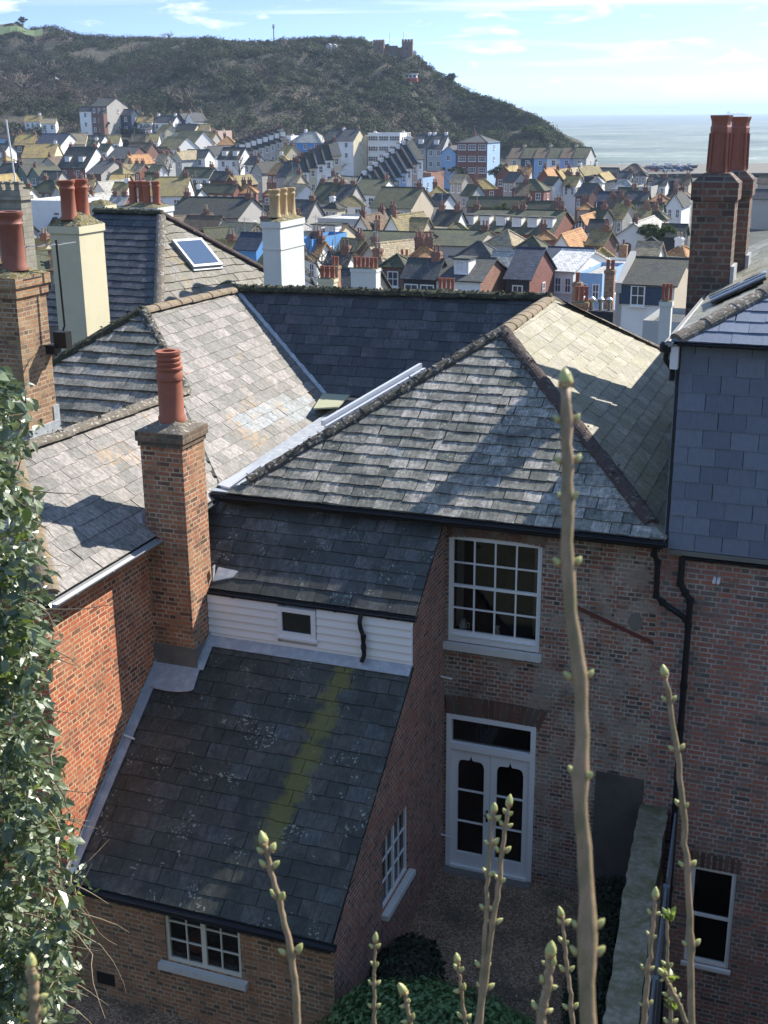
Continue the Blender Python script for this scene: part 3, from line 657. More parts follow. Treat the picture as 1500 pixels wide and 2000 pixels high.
def tbox(mb, T, u0, o0, v0, u1, o1, v1, r=0, m=0):
    vs = [T(u, o, v) for v in (v0, v1) for u, o in ((u0, o0), (u1, o0), (u1, o1), (u0, o1))]
    c = (vs[1]-vs[0]).cross(vs[3]-vs[0]).dot(vs[4]-vs[0]); fs = [(0, 3, 2, 1), (4, 5, 6, 7), (0, 1, 5, 4), (1, 2, 6, 5), (2, 3, 7, 6), (3, 0, 4, 7)]
    if c < 0: fs = [f[::-1] for f in fs]
    mb.poly(vs, fs, r, m)
def window(name, T, u0, v0, u1, v1, parent, cols, rows, fr=.06, bar=.022, o=-.05, mat='white', meet=None, mull=None, sill=None, sillmat='sill', pane='glass', botrail=.0):
    """frame with glazing bars; pane and sill as sub-parts"""
    mb = MB(); d = .06
    tbox(mb, T, u0, o-d, v0, u0+fr, o, v1); tbox(mb, T, u1-fr, o-d, v0, u1, o, v1)
    tbox(mb, T, u0+fr, o-d, v1-fr, u1-fr, o-.002, v1); tbox(mb, T, u0+fr, o-d, v0, u1-fr, o-.002, v0+fr+botrail)
    a0, a1, b0, b1 = u0+fr, u1-fr, v0+fr+botrail, v1-fr
    for i in range(1, cols):
        c = a0+(a1-a0)*i/cols; w = mull if (mull and i == cols//2) else bar; tbox(mb, T, c-w/2, o-.045, b0, c+w/2, o-.012+(.008 if w == mull else 0), b1)
    for j in range(1, rows):
        c = b0+(b1-b0)*j/rows; w = .045 if (meet and j == rows//2) else bar; tbox(mb, T, a0, o-.042, c-w/2, a1, o-.015+(.02 if w > .04 else 0), c+w/2)
    f = mb.build(name, M[mat], parent)
    mb = MB(); tst = (T(1, 0, 0)-T(0, 0, 0)).cross(T(0, 0, 1)-T(0, 0, 0)).dot(T(0, 1, 0)-T(0, 0, 0)) > 0
    q = [T(a0, o-.035, b0), T(a1, o-.035, b0), T(a1, o-.035, b1), T(a0, o-.035, b1)]
    mb.face(q if tst else q[::-1]); mb.build('pane', M[pane], f)
    if sill:
        mb = MB(); tbox(mb, T, u0-sill[0], -.1, v0-sill[1], u1+sill[0], sill[2], v0-.002); mb.build('sill', M[sillmat], f)
    return f
def room(parent, x0, y0, z0, x1, y1, z1):
    mb = MB(); mb.box(x0, y0, z0, x1, y1, z1)
    # open the face towards the window: drop the front (-y) face
    mb.f.pop(2); mb.r.pop(2); mb.m.pop(2)
    mb.f = [f[::-1] for f in mb.f]; return mb.build('room_interior', M['room'], parent)

rear = tag(empty('brick_house', (-5.47, 17.5, 0)), 'big old brick house with hipped slate roofs, lean-to wing and white garden doors', 'house')
rear.location = (0, 0, 0)
# ---- facade
T = TY(17.5); mb = MB()
WN = (-5.42, 4.24, -3.90, 6.07); DR = (-5.42, .02, -3.90, 2.94)
wallmesh(mb, T, [[(-5.47, -.4), (-2.10, -.4), (-2.10, 6.44), (-5.47, 6.44)]], [WN, DR])
mb.box(-12, 17.45, 6.0, -5.50, 17.55, 6.40)
wl = mb.build('wall', M['b_facade'], rear)
# brick arches over window and doors
for (u0, u1, v, nb) in ((-5.44, -3.86, 6.075, 17), (-5.46, -3.84, 2.95, 17)):
    mb = MB(); cx = (u0+u1)/2; rg = random.Random(nb)
    for k in range(nb):
        a = (k+.5)/nb*2-1; u = cx+a*(u1-u0)/2; lean = a*.13; h = .30 if v < 4 else .29; w = (u1-u0)/nb*.44; rise = .05*(1-a*a)
        q = [(u-w, v+rise-.04), (u+w, v+rise-.04), (u+w*1.12+lean, v+rise+h), (u-w*1.12+lean, v+rise+h)]
        if k == 0: q[0] = (u0+.02, q[0][1]); q[3] = (u0+.02, q[3][1])
        q = [(max(p[0], -5.462), min(p[1], 6.40)) for p in q]
        mb.prism([T(u_, .012, v_) for u_, v_ in q], Vector((0, .008, 0)), rg.random())
    m = NT('arch_brick_%d' % nb); rr = m.ramp(m.attr(), (0, (.10, .055, .04)), (.5, (.17, .075, .05)), (1, (.13, .10, .085)))
    rr = m.mix(m.math('MULTIPLY', m.ramp(m.noise(2.5, 6, .7), (.45, 0), (.6, 1)), .6), rr, (.34, .28, .20) if v > 4 else (.09, .075, .05)); mb.build('brick_arch', m.col(rr, .9), rear)
window('sash_window', T, *WN, rear, 4, 4, fr=.075, bar=.026, o=-.04, meet=True, sill=(.05, .11, .10), botrail=.12)
mb = MB(); tbox(mb, T, -5.35, -.10, 4.36, -3.97, .0, 4.375); mb.build('inner_sill', M['white'], rear)
rm = room(rear, -5.42, 17.62, 4.2, -3.9, 20, 6.12); 
M['curtain'] = paint('pale_curtain', (.35, .32, .26), .9, .3, 3)
for cx_ in (-5.36, -4.08):
    mb = MB(); vs = [(cx_+.12*k/8, 17.78+.03*(k % 2), z) for z in (4.4, 6.05) for k in range(9)]; mb.poly(vs, [(k, k+1, 10+k, 9+k) for k in range(8)]); mb.build('curtain', M['curtain'], rear)
mb = MB(); mb.box(-4.9, 19.2, 4.25, -4.0, 19.6, 5.1); mb.build('cupboard', M['room'], rear); mb = MB(); mb.box(-5.3, 19.4, 4.25, -5.0, 19.6, 5.6); mb.build('cupboard', M['room'], rear)
# jug and figure on the sill behind the glass
mb = MB(); mb.lathe([(.045, 0), (.065, .04), (.07, .09), (.045, .14), (.05, .18), (.042, .18), (.03, .14)], (0, 0, 0), 16); mb.tube([(.06, 0, .14), (.11, 0, .12), (.1, 0, .06), (.065, 0, .05)], .01, 6)
M['pale_china'] = plain('pale_china', (.6, .62, .62), .3)
tag(mb.build('jug', M['pale_china'], loc=(-5.22, 17.70, 4.385), smooth=True), 'pale round jug behind the glass in the bottom left pane of the upper window', 'jug')
mb = MB(); mb.lathe([(.035, 0), (.04, .03), (.025, .09), (.012, .12)], (0, 0, 0), 12); mb.tube([(0, 0, .09), (-.05, 0, .15)], [.014, .006], 6); mb.tube([(0, 0, .09), (.04, 0, .16)], [.014, .006], 6); mb.lathe([(.01, 0), (.022, .015), (.02, .035), (.008, .045)], (0, 0, .115), 10)
tag(mb.build('figurine', M['pale_china'], loc=(-4.64, 17.70, 4.385), smooth=True), 'small pale figurine behind the glass, right of the jug in the upper window', 'figurine')
# ---- french doors
u0, v0, u1, v1 = DR; mb = MB(); fr = .085
tbox(mb, T, u0, -.11, v0, u0+fr, .02, v1); tbox(mb, T, u1-fr, -.11, v0, u1, .02, v1); tbox(mb, T, u0+fr, -.11, v1-fr, u1-fr, .018, v1); tbox(mb, T, u0+fr, -.11, 2.30, u1-fr, .022, 2.42)
tbox(mb, T, u0+fr, -.11, v0-.05, u1-fr, .03, v0+.04)
df_ = mb.build('door_frame', M['white'], rear)
mb = MB(); mb.face([T(u0+fr, -.06, 2.42), T(u1-fr, -.06, 2.42), T(u1-fr, -.06, v1-fr), T(u0+fr, -.06, v1-fr)]); mb.build('fanlight_pane', M['glass'], df_)
mid = (u0+u1)/2
for sg in (0, 1):
    a0, a1 = (u0+fr+.004, mid-.003) if sg == 0 else (mid+.003, u1-fr-.004); b0, b1 = v0+.045, 2.295; mb = MB(); o0, o1 = -.07, -.02
    g0, g1, gb, gt = a0+.105, a1-.105, b0+.25, b1-.16
    tbox(mb, T, a0, o0, b0, g0, o1, b1); tbox(mb, T, g1, o0, b0, a1, o1, b1); tbox(mb, T, g0, o0, b0, g1, o1-.001, gb)
    # ogee-headed top rail
    cx = (g0+g1)/2; hw = (g1-g0)/2; prof = []
    for k in range(25):
        a = -1+2*k/24; x = abs(a); yv = gt-.16+(.13*sqrt(max(0, 1-((x-.0)/1.0)**6)))+(.10*max(0, 1-x/.16)**2)
        prof.append((cx+a*hw, yv))
    for (p, q) in zip(prof, prof[1:]):
        vs = [T(p[0], o, vv) for o in (o1-.001, o0) for vv in (p[1], b1)]+[T(q[0], o, vv) for o in (o1-.001, o0) for vv in (q[1], b1)]
        mb.poly(vs, [(0, 4, 5, 1), (2, 3, 7, 6), (0, 2, 6, 4)])
    for k in (1, 2): c = gb+(gt-gb)*k/3.02; tbox(mb, T, g0, o0+.01, c-.012, g1, o1-.006, c+.012)
    lf = mb.build('door_leaf', M['white'], rear)
    mb = MB(); mb.face([T(g0, -.055, gb), T(g1, -.055, gb), T(g1, -.055, gt), T(g0, -.055, gt)]); mb.build('pane', M['glass'], lf)
    if sg == 0:
        mb = MB(); tbox(mb, T, a1-.055, -.02, 1.0, a1-.02, -.008, 1.22); mb.tube([T(a1-.037, 0, 1.14), T(a1-.037, .03, 1.14), T(a1-.12, .035, 1.14)], .009, 6); mb.build('handle', M['iron'], lf)
room(rear, -5.42, 17.63, -.02, -3.9, 20.5, 2.95)
mb = MB(); tbox(mb, T, u0-.02, 0, -.03, u1+.02, .22, .01); mb.build('door_step', M['cement'], rear)
# render patch, raking tile strip, small bracket
A = onplane(1168, 1506, (0, 17.5, 0), Vector((0, 1, 0))); mb = MB()
mb.prism([T(-2.92, .012, .2), T(-2.14, .012, .2), T(-2.13, .012, 2.32), T(-2.90, .012, 2.34)], (0, .02, 0)); mb.build('render_patch', M['patch'], rear)
m = plain('red_tile_strip', (.13, .035, .025), .8, 0, .5, 20); mb = MB(); mb.prism([T(-3.36, .02, 5.10), T(-2.12, .02, 4.66), T(-2.12, .02, 4.72), T(-3.36, .02, 5.16)], (0, .03, 0)); mb.build('raking_tile_line', m, rear)
M['rendpat'] = paint('lime_patch', (.17, .16, .13), .9, .4, 4)
mb = MB(); K = 14; mb.prism([T(-2.42+.11*cos(2*pi*k/K), .008, 5.0+.15*sin(2*pi*k/K)) for k in range(K)], (0, .01, 0)); mb.build('wall_plate', M['rendpat'], rear)
# ---- side wall of the wing (faces +x)
T = TX(-5.47); mb = MB(); WS = (14.52, 1.06, 15.68, 2.27)
wallmesh(mb, T, [[(12.63, -.4), (15.87, -.4), (15.87, 4.47), (12.63, 2.04)], [(15.87, -.4), (17.5, -.4), (17.5, 6.40), (15.87, 5.20)]], [WS]); mb.build('wall', M['b_side'], rear)
window('casement_window', T, *WS, rear, 4, 3, fr=.05, bar=.02, o=-.03, mull=.06, sill=(.06, .09, .11), pane='dark', sillmat='sill')
for p, z in (((-5.47, 17.30), 3.69), ((-5.47, 17.38), .68)):
    mb = MB(); mb.tube([(p[0], p[1], z), (p[0]+.2, p[1]-.02, z-.01)], .014, 6); mb.build('overflow_pipe', M['white'], rear)
mb = MB(); mb.tube([(-9.6, 14.28, 3.42), (-9.38, 14.25, 3.40)], .016, 6); mb.build('overflow_pipe', M['white'], rear)
# ---- front wall of the lean-to (faces the camera)
T = TY(12.63); mb = MB(); WK = (-8.06, .92, -6.87, 1.93)
wallmesh(mb, T, [[(-9.75, -.4), (-5.47, -.4), (-5.47, 2.02), (-9.75, 2.02)]], [WK]); mb.build('wall', M['b_front'], rear)
window('casement_window', T, *WK, rear, 4, 3, fr=.05, bar=.02, o=-.03, mull=.075, mat='cream_joinery', sill=(.1, .1, .1)); room(rear, -8.06, 12.75, .95, -6.87, 15, 1.95)
mb = MB(); mb.lathe([(.12, 0), (.15, .1), (.13, .24), (.1, .24)], (-7.72, 12.95, .98), 12); tag(mb.build('pot', M['terradark'], smooth=True), 'round brown pot inside the lower left casement window', 'pot')
mb = MB(); tbox(mb, T, -9.28, -.01, .22, -8.98, .01, .42); mb.build('air_brick', M['iron'], rear)
# ---- left wing wall (faces +x), sunlit brick
T = TX(-9.6); mb = MB(); wallmesh(mb, T, [[(12.62, -.4), (17.6, -.4), (17.6, 6.3), (12.62, 6.3)]], [])
wallmesh(mb, TY(12.60), [[(-13.2, -.4), (-9.6, -.4), (-9.6, 6.3), (-13.2, 6.3)]], []); mb.build('wall', M['b_left'], rear)
# ---- roofs
n35 = lambda x, y: Vector((x*sin(radians(35)), y*sin(radians(35)), cos(radians(35))))
# lean-to H
sH, cH = sin(radians(36.9)), cos(radians(36.9))
rf = slates('roof_slope', M['s_lean'], [[(-9.58, 12.50, 1.98), (-5.44, 12.50, 1.98), (-5.44, 15.87, 4.51), (-9.58, 15.87, 4.51)]], (0, -sH, cH), rear, gauge=.245, width=.31, th=.014, seed=3)
rf['label'] = 'dark slates with a yellow green moss streak'
mb = MB(); mb.prism([(-9.55, 12.5, 1.80), (-5.46, 12.5, 1.80), (-5.46, 15.8, 4.42), (-9.55, 15.8, 4.42)][::-1], (0, .02, .03)); mb.build('soffit', M['blackpl'], rear)
gutter('gutter', (-9.7, 12.44, 1.99), (-5.36, 12.44, 1.99), rear, M['blackpl'], .062)
# upper lean-to I
rf = slates('roof_slope', M['s_upper'], [[(-9.5, 15.92, 5.30), (-5.44, 15.92, 5.30), (-5.44, 17.49, 6.48), (-9.5, 17.49, 6.48)]], (0, -sH, cH), rear, gauge=.235, width=.30, th=.014, seed=5)
mb = MB(); mb.prism([(-9.4, 17.32, 6.385), (-5.5, 17.32, 6.385), (-5.5, 17.46, 6.49), (-9.4, 17.46, 6.49)], (0, .03, -.04)); fl = mb.build('lead_flashing', M['lead'], rear)
gutter('gutter', (-8.86, 15.86, 5.30), (-5.40, 15.86, 5.30), rear, M['blackpl'], .055)
# weatherboards
mb = MB(); z = 4.47; Y = 15.87; rg = random.Random(2)
for k in range(6):
    h = .127; y0 = Y-.012
    for a, b in (((-8.88, -7.67) if z+h > 4.72 else (-8.88, -5.46)), (-7.01, -5.46)):
        if (a, b) == (-7.01, -5.46) and z+h <= 4.72: continue
        mb.poly([(a, Y-.045, z), (b, Y-.045, z), (b, Y-.015, z+h), (a, Y-.015, z+h), (a, Y, z), (b, Y, z), (b, Y, z+h), (a, Y, z+h)], [(0, 1, 2, 3), (0, 4, 5, 1), (3, 2, 6, 7), (1, 5, 6, 2), (0, 3, 7, 4)], rg.random())
    z += h
mb.build('weatherboards', M['board'], rear)
mb = MB(); mb.box(-8.9, 15.9, 4.3, -5.5, 15.96, 5.20); mb.build('boarded_wall', M['board'], rear)
T = TY(15.83); mb = MB()
window('small_window', T, -7.66, 4.72, -7.02, 5.20, rear, 1, 1, fr=.075, o=.02, pane='dark', sill=(.03, .04, .05), sillmat='white')
mb = MB(); mb.tube([(-6.26, 15.80, 5.27), (-6.26, 15.74, 5.16), (-6.26, 15.78, 5.04), (-6.22, 15.77, 4.95), (-6.20, 15.76, 4.62), (-6.23, 15.72, 4.52)], .036, 10)
for z in (4.95, 4.78): mb.tube([(-6.21, 15.765, z), (-6.21, 15.765, z-.06)], .044, 10)
mb.build('downpipe', M['blackpl'], rear)
def strip(pts, w, up, mat='lead', name='lead_flashing', th=.012):
    mb = MB(); pts = [Vector(p) for p in pts]
    for a, b in zip(pts, pts[1:]):
        mb.prism([a, b, b+Vector(w), a+Vector(w)], Vector(up)*th); 
    return mb.build(name, M[mat], rear)
strip([(-8.9, 15.84, 4.525), (-5.46, 15.84, 4.525)], (0, -.15, -.113), (0, 0, 1))
strip([(-9.585, 12.5, 2.01), (-9.585, 15.35, 4.15)], (.13, 0, 0), (0, 0, 1), th=.02)
strip([(-9.585, 12.5, 2.02), (-9.585, 15.35, 4.16)], (0, 0, .10), (1, 0, 0))
# C / E sun facing slope
ex, ez = -9.45, 6.33; k35 = tan(radians(35))
def zC(x): return ez+(ex-x)*k35
def pC(x, y): return Vector((x, y, zC(x)))
def newpatch(c, r):
    px = proj_px(c)
    if 462 < px[0] < 612 and 768 < px[1] < 835:
        f = (px[0]-462)/150; lim = 800-40*f
        if px[1] > lim+noise.noise(c*3)*14 and px[1] < 838-30*f+ (1-f)*10: return .975+.025*r
    return r*.955
def proj_px(p):
    v = Vector(p)-CAMP; return (750+FPX*v.dot(RT)/v.dot(FW), 1000-FPX*v.dot(UP)/v.dot(FW))
slates('roof_slope', M['s_left'], [[pC(-9.42, 12.64), pC(-9.42, 19.62), pC(-11.2, 19.62), pC(-11.35, 14.6)], [pC(-9.42, 19.62), pC(-9.42, 22.9), pC(-9.9, 23.3), pC(-12.8, 24.9), pC(-12.92, 21.07), pC(-11.2, 19.62)]], (sin(radians(35)), 0, cos(radians(35))), rear, gauge=.25, width=.30, th=.011, org=pC(-9.42, 12.64), rndf=newpatch, seed=9, jit=.008)['label'] = 'sunlit pinkish slates with a patch of new blue grey ones'
apx = pC(-12.9, 21.07)
slates('roof_slope', M['s_front'], [[(-16.37, 17.6, 6.34), (-9.43, 17.6, 6.34), apx]], n35(0, -1), rear, gauge=.30, width=.42, th=.04, seed=12)
slates('roof_slope', M['s_front'], [[pC(-11.35, 14.6), pC(-9.42, 12.64), (-13.3, 12.64, 6.33)]], n35(0, -1), rear, gauge=.25, width=.3, th=.02, seed=13)
mb = MB(); mb.face([pC(-11.2, 19.62), pC(-11.35, 14.6), Vector((-13.3, 12.64, 6.33)), Vector((-13.2, 17.62, 6.36))]); mb.face([apx, Vector((-16.4, 17.6, 6.3)), Vector((-16.4, 27, 6.3)), Vector((-12.8, 24.9, 8.7))])
mb.build('roof_slope', M['s_back'], rear)
# back slope B
Bl, Br = Vector((-12.8, 24.9, zC(-12.8))), Vector((-5.62, 25.15, 8.74)); Bb = Vector((-10.05, 23.47, zC(-10.05))); Bb2 = Vector((-8.6, 23.47, zC(-10.05)))
nB = (Br-Bl).cross(Bb-Bl); nB = nB if nB.z > 0 else -nB; nB.normalize()
def onB(x, y):
    return Vector((x, y, Bl.z-((x-Bl.x)*nB.x+(y-Bl.y)*nB.y)/nB.z))
slates('roof_slope', M['s_back'], [[Bl, onB(-10.05, 23.47), onB(-5.4, 23.6), Br]], nB, rear, gauge=.235, width=.30, th=.012, seed=21)
mb = MB(); mb.face([Bl, Br, Br+Vector((2, 4, -2.6)), Bl+Vector((-2, 4, -2.6))]); mb.build('roof_slope', M['s_back'], rear)
# roof A
AP = Vector((-5.56, 21.15, 8.73)); AL = Vector((-9.22, 17.25, 6.45)); AR = Vector((-2.02, 17.25, 6.45)); RE = Vector((-5.66, 25.2, 8.74)); AR2 = Vector((-2.02, 28.6, 6.45))
nA = (AR-AL).cross(AP-AL); nA = nA if nA.z > 0 else -nA; nA.normalize()
slates('roof_slope', M['s_front'], [[AL, AR, AP]], nA, rear, gauge=.235, width=.29, th=.021, seed=31, jit=.011, gap=.009)['label'] = 'weathered grey front slates crossed by a chimney shadow'
nR = (AR2-AR).cross(AP-AR); nR = nR if nR.z > 0 else -nR; nR.normalize()
slates('roof_slope', M['s_right'], [[AR, AR2, Vector((-5.66, 25.2, AP.z+.005)), AP]], nR, rear, gauge=.27, width=.40, th=.013, seed=33)['label'] = 'sunlit yellowish slates beside the neighbouring house'
mb = MB(); mb.face([AP, AL, Vector((-9.2, 24, 6.45)), Vector((-8.0, 24, 7.2)), RE]); mb.face([AR2, Vector((-4, 30, 6.4)), Vector((-5.45, 25, 8.8))]); mb.build('roof_slope', M['s_upper'], rear)
up = Vector((0, 0, .045))
ridge('ridge_tiles', AL+up+Vector((.28, .28, .16)), AP+up, .125, M['ridge_dark'], rear, lumps=60, seg=.38, flat=.8)
ridge('ridge_tiles', AP+up, AR+up+Vector((-.25, .28, .16)), .13, M['ridge_red'], rear, lumps=20, seg=.4, flat=.8)
ridge('ridge_tiles', AP+up, RE+up, .15, M['ridge_pale'], rear, flat=.6)
ridge('ridge_tiles', RE+up, AR2+up, .12, M['ridge_grey'], rear, flat=.8)
ridge('ridge_tiles', Bl+up, Br+up, .12, M['ridge_moss'], rear, lumps=260, seg=.4)
ridge('ridge_tiles', apx+up, Bl+up, .15, M['ridge_pale'], rear, flat=.7)
ridge('ridge_tiles', apx+up, pC(-11.2, 19.6)+up, .12, M['ridge_dark'], rear, lumps=20)
ridge('ridge_tiles', apx+up, Vector((-16.3, 17.7, 6.4))+up, .13, M['ridge_moss'], rear, lumps=70)
ridge('ridge_tiles', pC(-11.2, 19.62)+up, pC(-11.35, 14.6)+up, .14, M['ridge_grey'], rear, lumps=30, flat=.7)
ridge('ridge_tiles', pC(-11.35, 14.6)+up, pC(-9.5, 12.7)+up, .14, M['ridge_pale'], rear, flat=.7)
# valley leads
mb = MB(); d = (Bb-Bl); s_ = Vector((.7, .5, 0)).normalized()*.06
mb.prism([Bl+s_+ZU*.03, Bl-s_+ZU*.03, Bb-s_+ZU*.03, Bb+s_+ZU*.03], (0, 0, .015)); mb.build('valley_lead', M['lead'], rear)
mb = MB(); mb.prism([(-9.52, 17.3, 6.44), (-9.02, 17.3, 6.44), (-9.02, 23.6, 6.62), (-9.62, 23.6, 6.62)], (0, 0, .02)); mb.build('valley_gutter_lead', M['lead'], rear)
M['palelead'] = paint('pale_green_lead', (.40, .40, .27), .5, .5, 4, (.3, .28, .12))
mb = MB(); Q = [onplane(x, y, (0, 0, 6.75), ZU) for x, y in ((612, 800), (660, 797), (690, 768), (632, 768))]; mb.prism(Q, (0, 0, .03)); mb.build('lead_hopper', M['palelead'], rear)
# white fascia trough beside the dark hip
QA = AL.lerp(AP, .36); QB = AL.lerp(AP, .72); mb = MB(); off = Vector((-.30, .30, .02))
for k in range(2): o2 = off*(1-.35*k)+Vector((0, 0, -.05*k)); mb.prism([QA+o2, QB+o2, QB+o2+Vector((.09, -.09, .02)), QA+o2+Vector((.09, -.09, .02))], (0, 0, .09))
mb.build('white_fascia_board', M['white'], rear)
mb = MB(); o2 = AL+Vector((.0, .15, .03)); mb.prism([o2, o2+Vector((-.28, .1, .0)), AL.lerp(AP, .13)+Vector((-.28, .22, 0)), AL.lerp(AP, .13)+Vector((-.1, .1, .03))], (0, 0, .03)); mb.build('lead_flashing', M['white'], rear)
gutter('gutter', (-9.25, 17.17, 6.44), (-2.0, 17.17, 6.44), rear, M['blackpl'], .062)
gutter('gutter', (-9.35, 12.55, 6.29), (-9.35, 15.3, 6.29), rear, M['greypl'], .065)
gutter('gutter', (-9.35, 16.1, 6.30), (-9.35, 17.15, 6.36), rear, M['blackpl'], .065)
mb = MB(); mb.box(-9.58, 12.56, 6.19, -9.43, 17.2, 6.30); mb.box(-9.5, 17.24, 6.3, -2.06, 17.36, 6.43); mb.build('fascia', M['blackpl'], rear)
# ---- orange chimney
M['b_corb'] = brickmat('brick_mossy_corbel', (.20, .12, .075), (.11, .075, .055), (.24, .21, .15), (.10, .095, .06), .7, 4, samt=.4)
mb = MB(); mb.box(-9.60, 15.35, 3.9, -8.89, 16.03, 7.72)

ch0 = mb; mb = MB(); mb.box(-9.625, 15.325, 7.72, -8.865, 16.055, 7.80); mb.box(-9.65, 15.30, 7.80, -8.84, 16.08, 7.95)
ch = ch0.build('chimney', M['b_chim'], rear); mb.build('corbel', M['b_corb'], ch); mb = MB(); N = 10; rg = random.Random(4)
vs = [(lerp(-9.64, -8.85, i/N), lerp(15.31, 16.07, j/N), 7.954+(.14*min(1, 2.6*min(i, N-i, j, N-j)/N)*(.75+.5*rg.random()) if min(i, N-i, j, N-j) else 0)) for j in range(N+1) for i in range(N+1)]
mb.poly(vs, [(j*(N+1)+i, j*(N+1)+i+1, (j+1)*(N+1)+i+1, (j+1)*(N+1)+i) for j in range(N) for i in range(N)]); mb.build('flaunching', M['ridge_grey'], ch)
pot('chimney_pot', (-9.23, 15.7, 8.05), 1.06, .185, M['terracotta'], ch)
mb = MB(); mb.box(-9.64, 15.325, 4.17, -8.85, 16.06, 4.50); mb.build('cement_band', M['cement'], ch)
mb = MB(); mb.box(-9.66, 15.30, 3.95, -8.82, 15.34, 4.14)
K = 12; mb.prism([Vector((-9.66, 15.33, 4.17)), Vector((-9.64, 15.02, 3.93))]+[Vector((-9.24+.47*sin(a), 15.08-.10*cos(a), 3.96-.07*cos(a))) for a in [lerp(-.8, 1.4, k/K) for k in range(K+1)]]+[Vector((-8.80, 15.33, 4.17))], (0, -.006, .015))
mb.build('lead_apron', M['lead'], ch)
mb = MB(); mb.prism([(-8.86, 15.36, 4.1), (-8.86, 15.84, 4.46), (-8.86, 15.84, 4.62), (-8.86, 15.36, 4.27)], (.012, 0, 0)); mb.prism([(-8.86, 15.33, 4.16), (-8.86, 15.9, 4.56), (-8.76, 15.9, 4.56), (-8.74, 15.33, 4.16)], (0, 0, .012)); mb.build('lead_flashing', M['lead'], ch); mb = MB()
mb.prism([(-8.86, 15.98, 5.42), (-8.86, 16.05, 5.5), (-8.84, 16.05, 5.66), (-8.84, 15.98, 5.64)], (.02, 0, 0)); mb.prism([(-8.86, 16.0, 5.38), (-8.55, 16.1, 5.45), (-8.5, 16.2, 5.52), (-8.86, 16.22, 5.54)], (0, 0, .02)); mb.build('lead_flashing', M['lead'], ch); mb = MB()
mb.prism([(-9.66, 15.28, 6.5), (-9.62, 15.28, 6.5), (-9.62, 15.28, 6.68), (-9.75, 15.28, 6.62)], (0, .02, 0)); mb.prism([(-9.9, 15.2, 6.62), (-9.62, 15.2, 6.42), (-9.62, 15.33, 6.42), (-9.9, 15.33, 6.62)], (0, 0, .02)); mb.build('lead_flashing', M['lead'], ch)

# ================================================================ right neighbour
nb = tag(empty('slate_hung_house', (0, 0, 0)), 'brick house on the right with blue grey slate-hung upper wall and hipped roof', 'house')
T = TY(17.5); fx = lambda x, y: onplane(x, y, (0, 17.5, 0), Vector((0, 1, 0)))
a, b = fx(1350, 1690), fx(1418, 1893); WL = (a.x, b.z, b.x+.03, a.z)
mb = MB(); wallmesh(mb, T, [[(-2.10, -3.2), (4.5, -3.2), (4.5, 6.3), (-2.10, 6.3)]], [WL]); mb.build('wall', M['b_right'], nb)
window('sash_window', T, *WL, nb, 1, 2, fr=.07, bar=.03, o=-.03, meet=True, sill=(.04, .06, .06), sillmat='white'); room(nb, WL[0], 17.62, WL[1]-.05, WL[2], 19.5, WL[3]+.05)
mb = MB(); rg = random.Random(8); 
for k in range(9): u = WL[0]-.06+(WL[2]-WL[0]+.12)*(k+.5)/9; mb.prism([T(u-.028, .01, WL[3]), T(u+.028, .01, WL[3]), T(u+.031, .01, WL[3]+.27), T(u-.031, .01, WL[3]+.27)], (0, .008, 0), rg.random())
m = NT('soldier_brick'); mb.build('brick_arch', m.col(m.ramp(m.attr(), (0, (.09, .06, .045)), (1, (.16, .1, .075))), .9), nb)
mb = MB(); mb.box(-2.05, 17.42, 6.28, 4.5, 17.6, 9.38); mb.box(-2.05, 17.6, -3, -1.98, 30, 9.38); mb.build('wall', M['s_hung'], nb)
slates('slate_hanging', M['s_hung'], [[(-2.0, 17.40, 6.28), (4.5, 17.40, 6.28), (4.5, 17.40, 9.32), (-2.0, 17.40, 9.32)]], (0, -1, 0), nb, gauge=.262, width=.385, th=.014, seed=41, jit=.002, gap=.008)
slates('slate_hanging', M['s_hung'], [[(-2.055, 17.42, 6.46), (-2.055, 28, 6.46), (-2.055, 28, 9.32), (-2.055, 17.42, 9.32)]], (-1, 0, 0), nb, gauge=.262, width=.385, th=.01, seed=42)
mb = MB(); mb.box(-2.0, 17.37, 6.2, 4.5, 17.5, 6.27); mb.build('timber_fillet', M['ridge_grey'] and M['cement'], nb); gutter('gutter', (-1.8, 17.42, 6.18), (4.5, 17.42, 6.18), nb, M['blackpl'], .04)
pt = tan(radians(27)); LC = Vector((-2.12, 17.22, 9.38)); HT = LC+Vector((5.5, 5.5, 5.5*pt)); sL, cL = sin(radians(27)), cos(radians(27))
slates('roof_slope', M['s_hung'], [[LC, LC+Vector((7, 0, 0)), HT+Vector((1.5, 0, 0)), HT]], (0, -sL, cL), nb, gauge=.26, width=.4, th=.016, seed=43)
slates('roof_slope', M['s_L'], [[LC, HT, HT+Vector((0, 8, 0)), LC+Vector((0, 13, 0))]], (-sL, 0, cL), nb, gauge=.27, width=.45, th=.012, seed=44)
mb = MB(); mb.face([HT, HT+Vector((4, 0, 0)), HT+Vector((4, 9, -1)), HT+Vector((0, 9, 0))]); mb.face([LC+Vector((0, 13, 0)), HT+Vector((0, 8, 0)), HT+Vector((0, 14, -2)), LC+Vector((1, 15, -1))]); mb.build('roof_slope', M['s_L'], nb)
ridge('ridge_tiles', LC+Vector((.05, .05, .06)), HT+Vector((0, 0, .05)), .14, M['ridge_grey'], nb, seg=.5, flat=.75, lumps=16)
gutter('gutter', LC+Vector((.1, -.05, .0)), LC+Vector((7, -.05, 0)), nb, M['blackpl'], .03); gutter('gutter', LC+Vector((-.03, .0, .0)), LC+Vector((-.03, 12, 0)), nb, M['greypl'], .06)
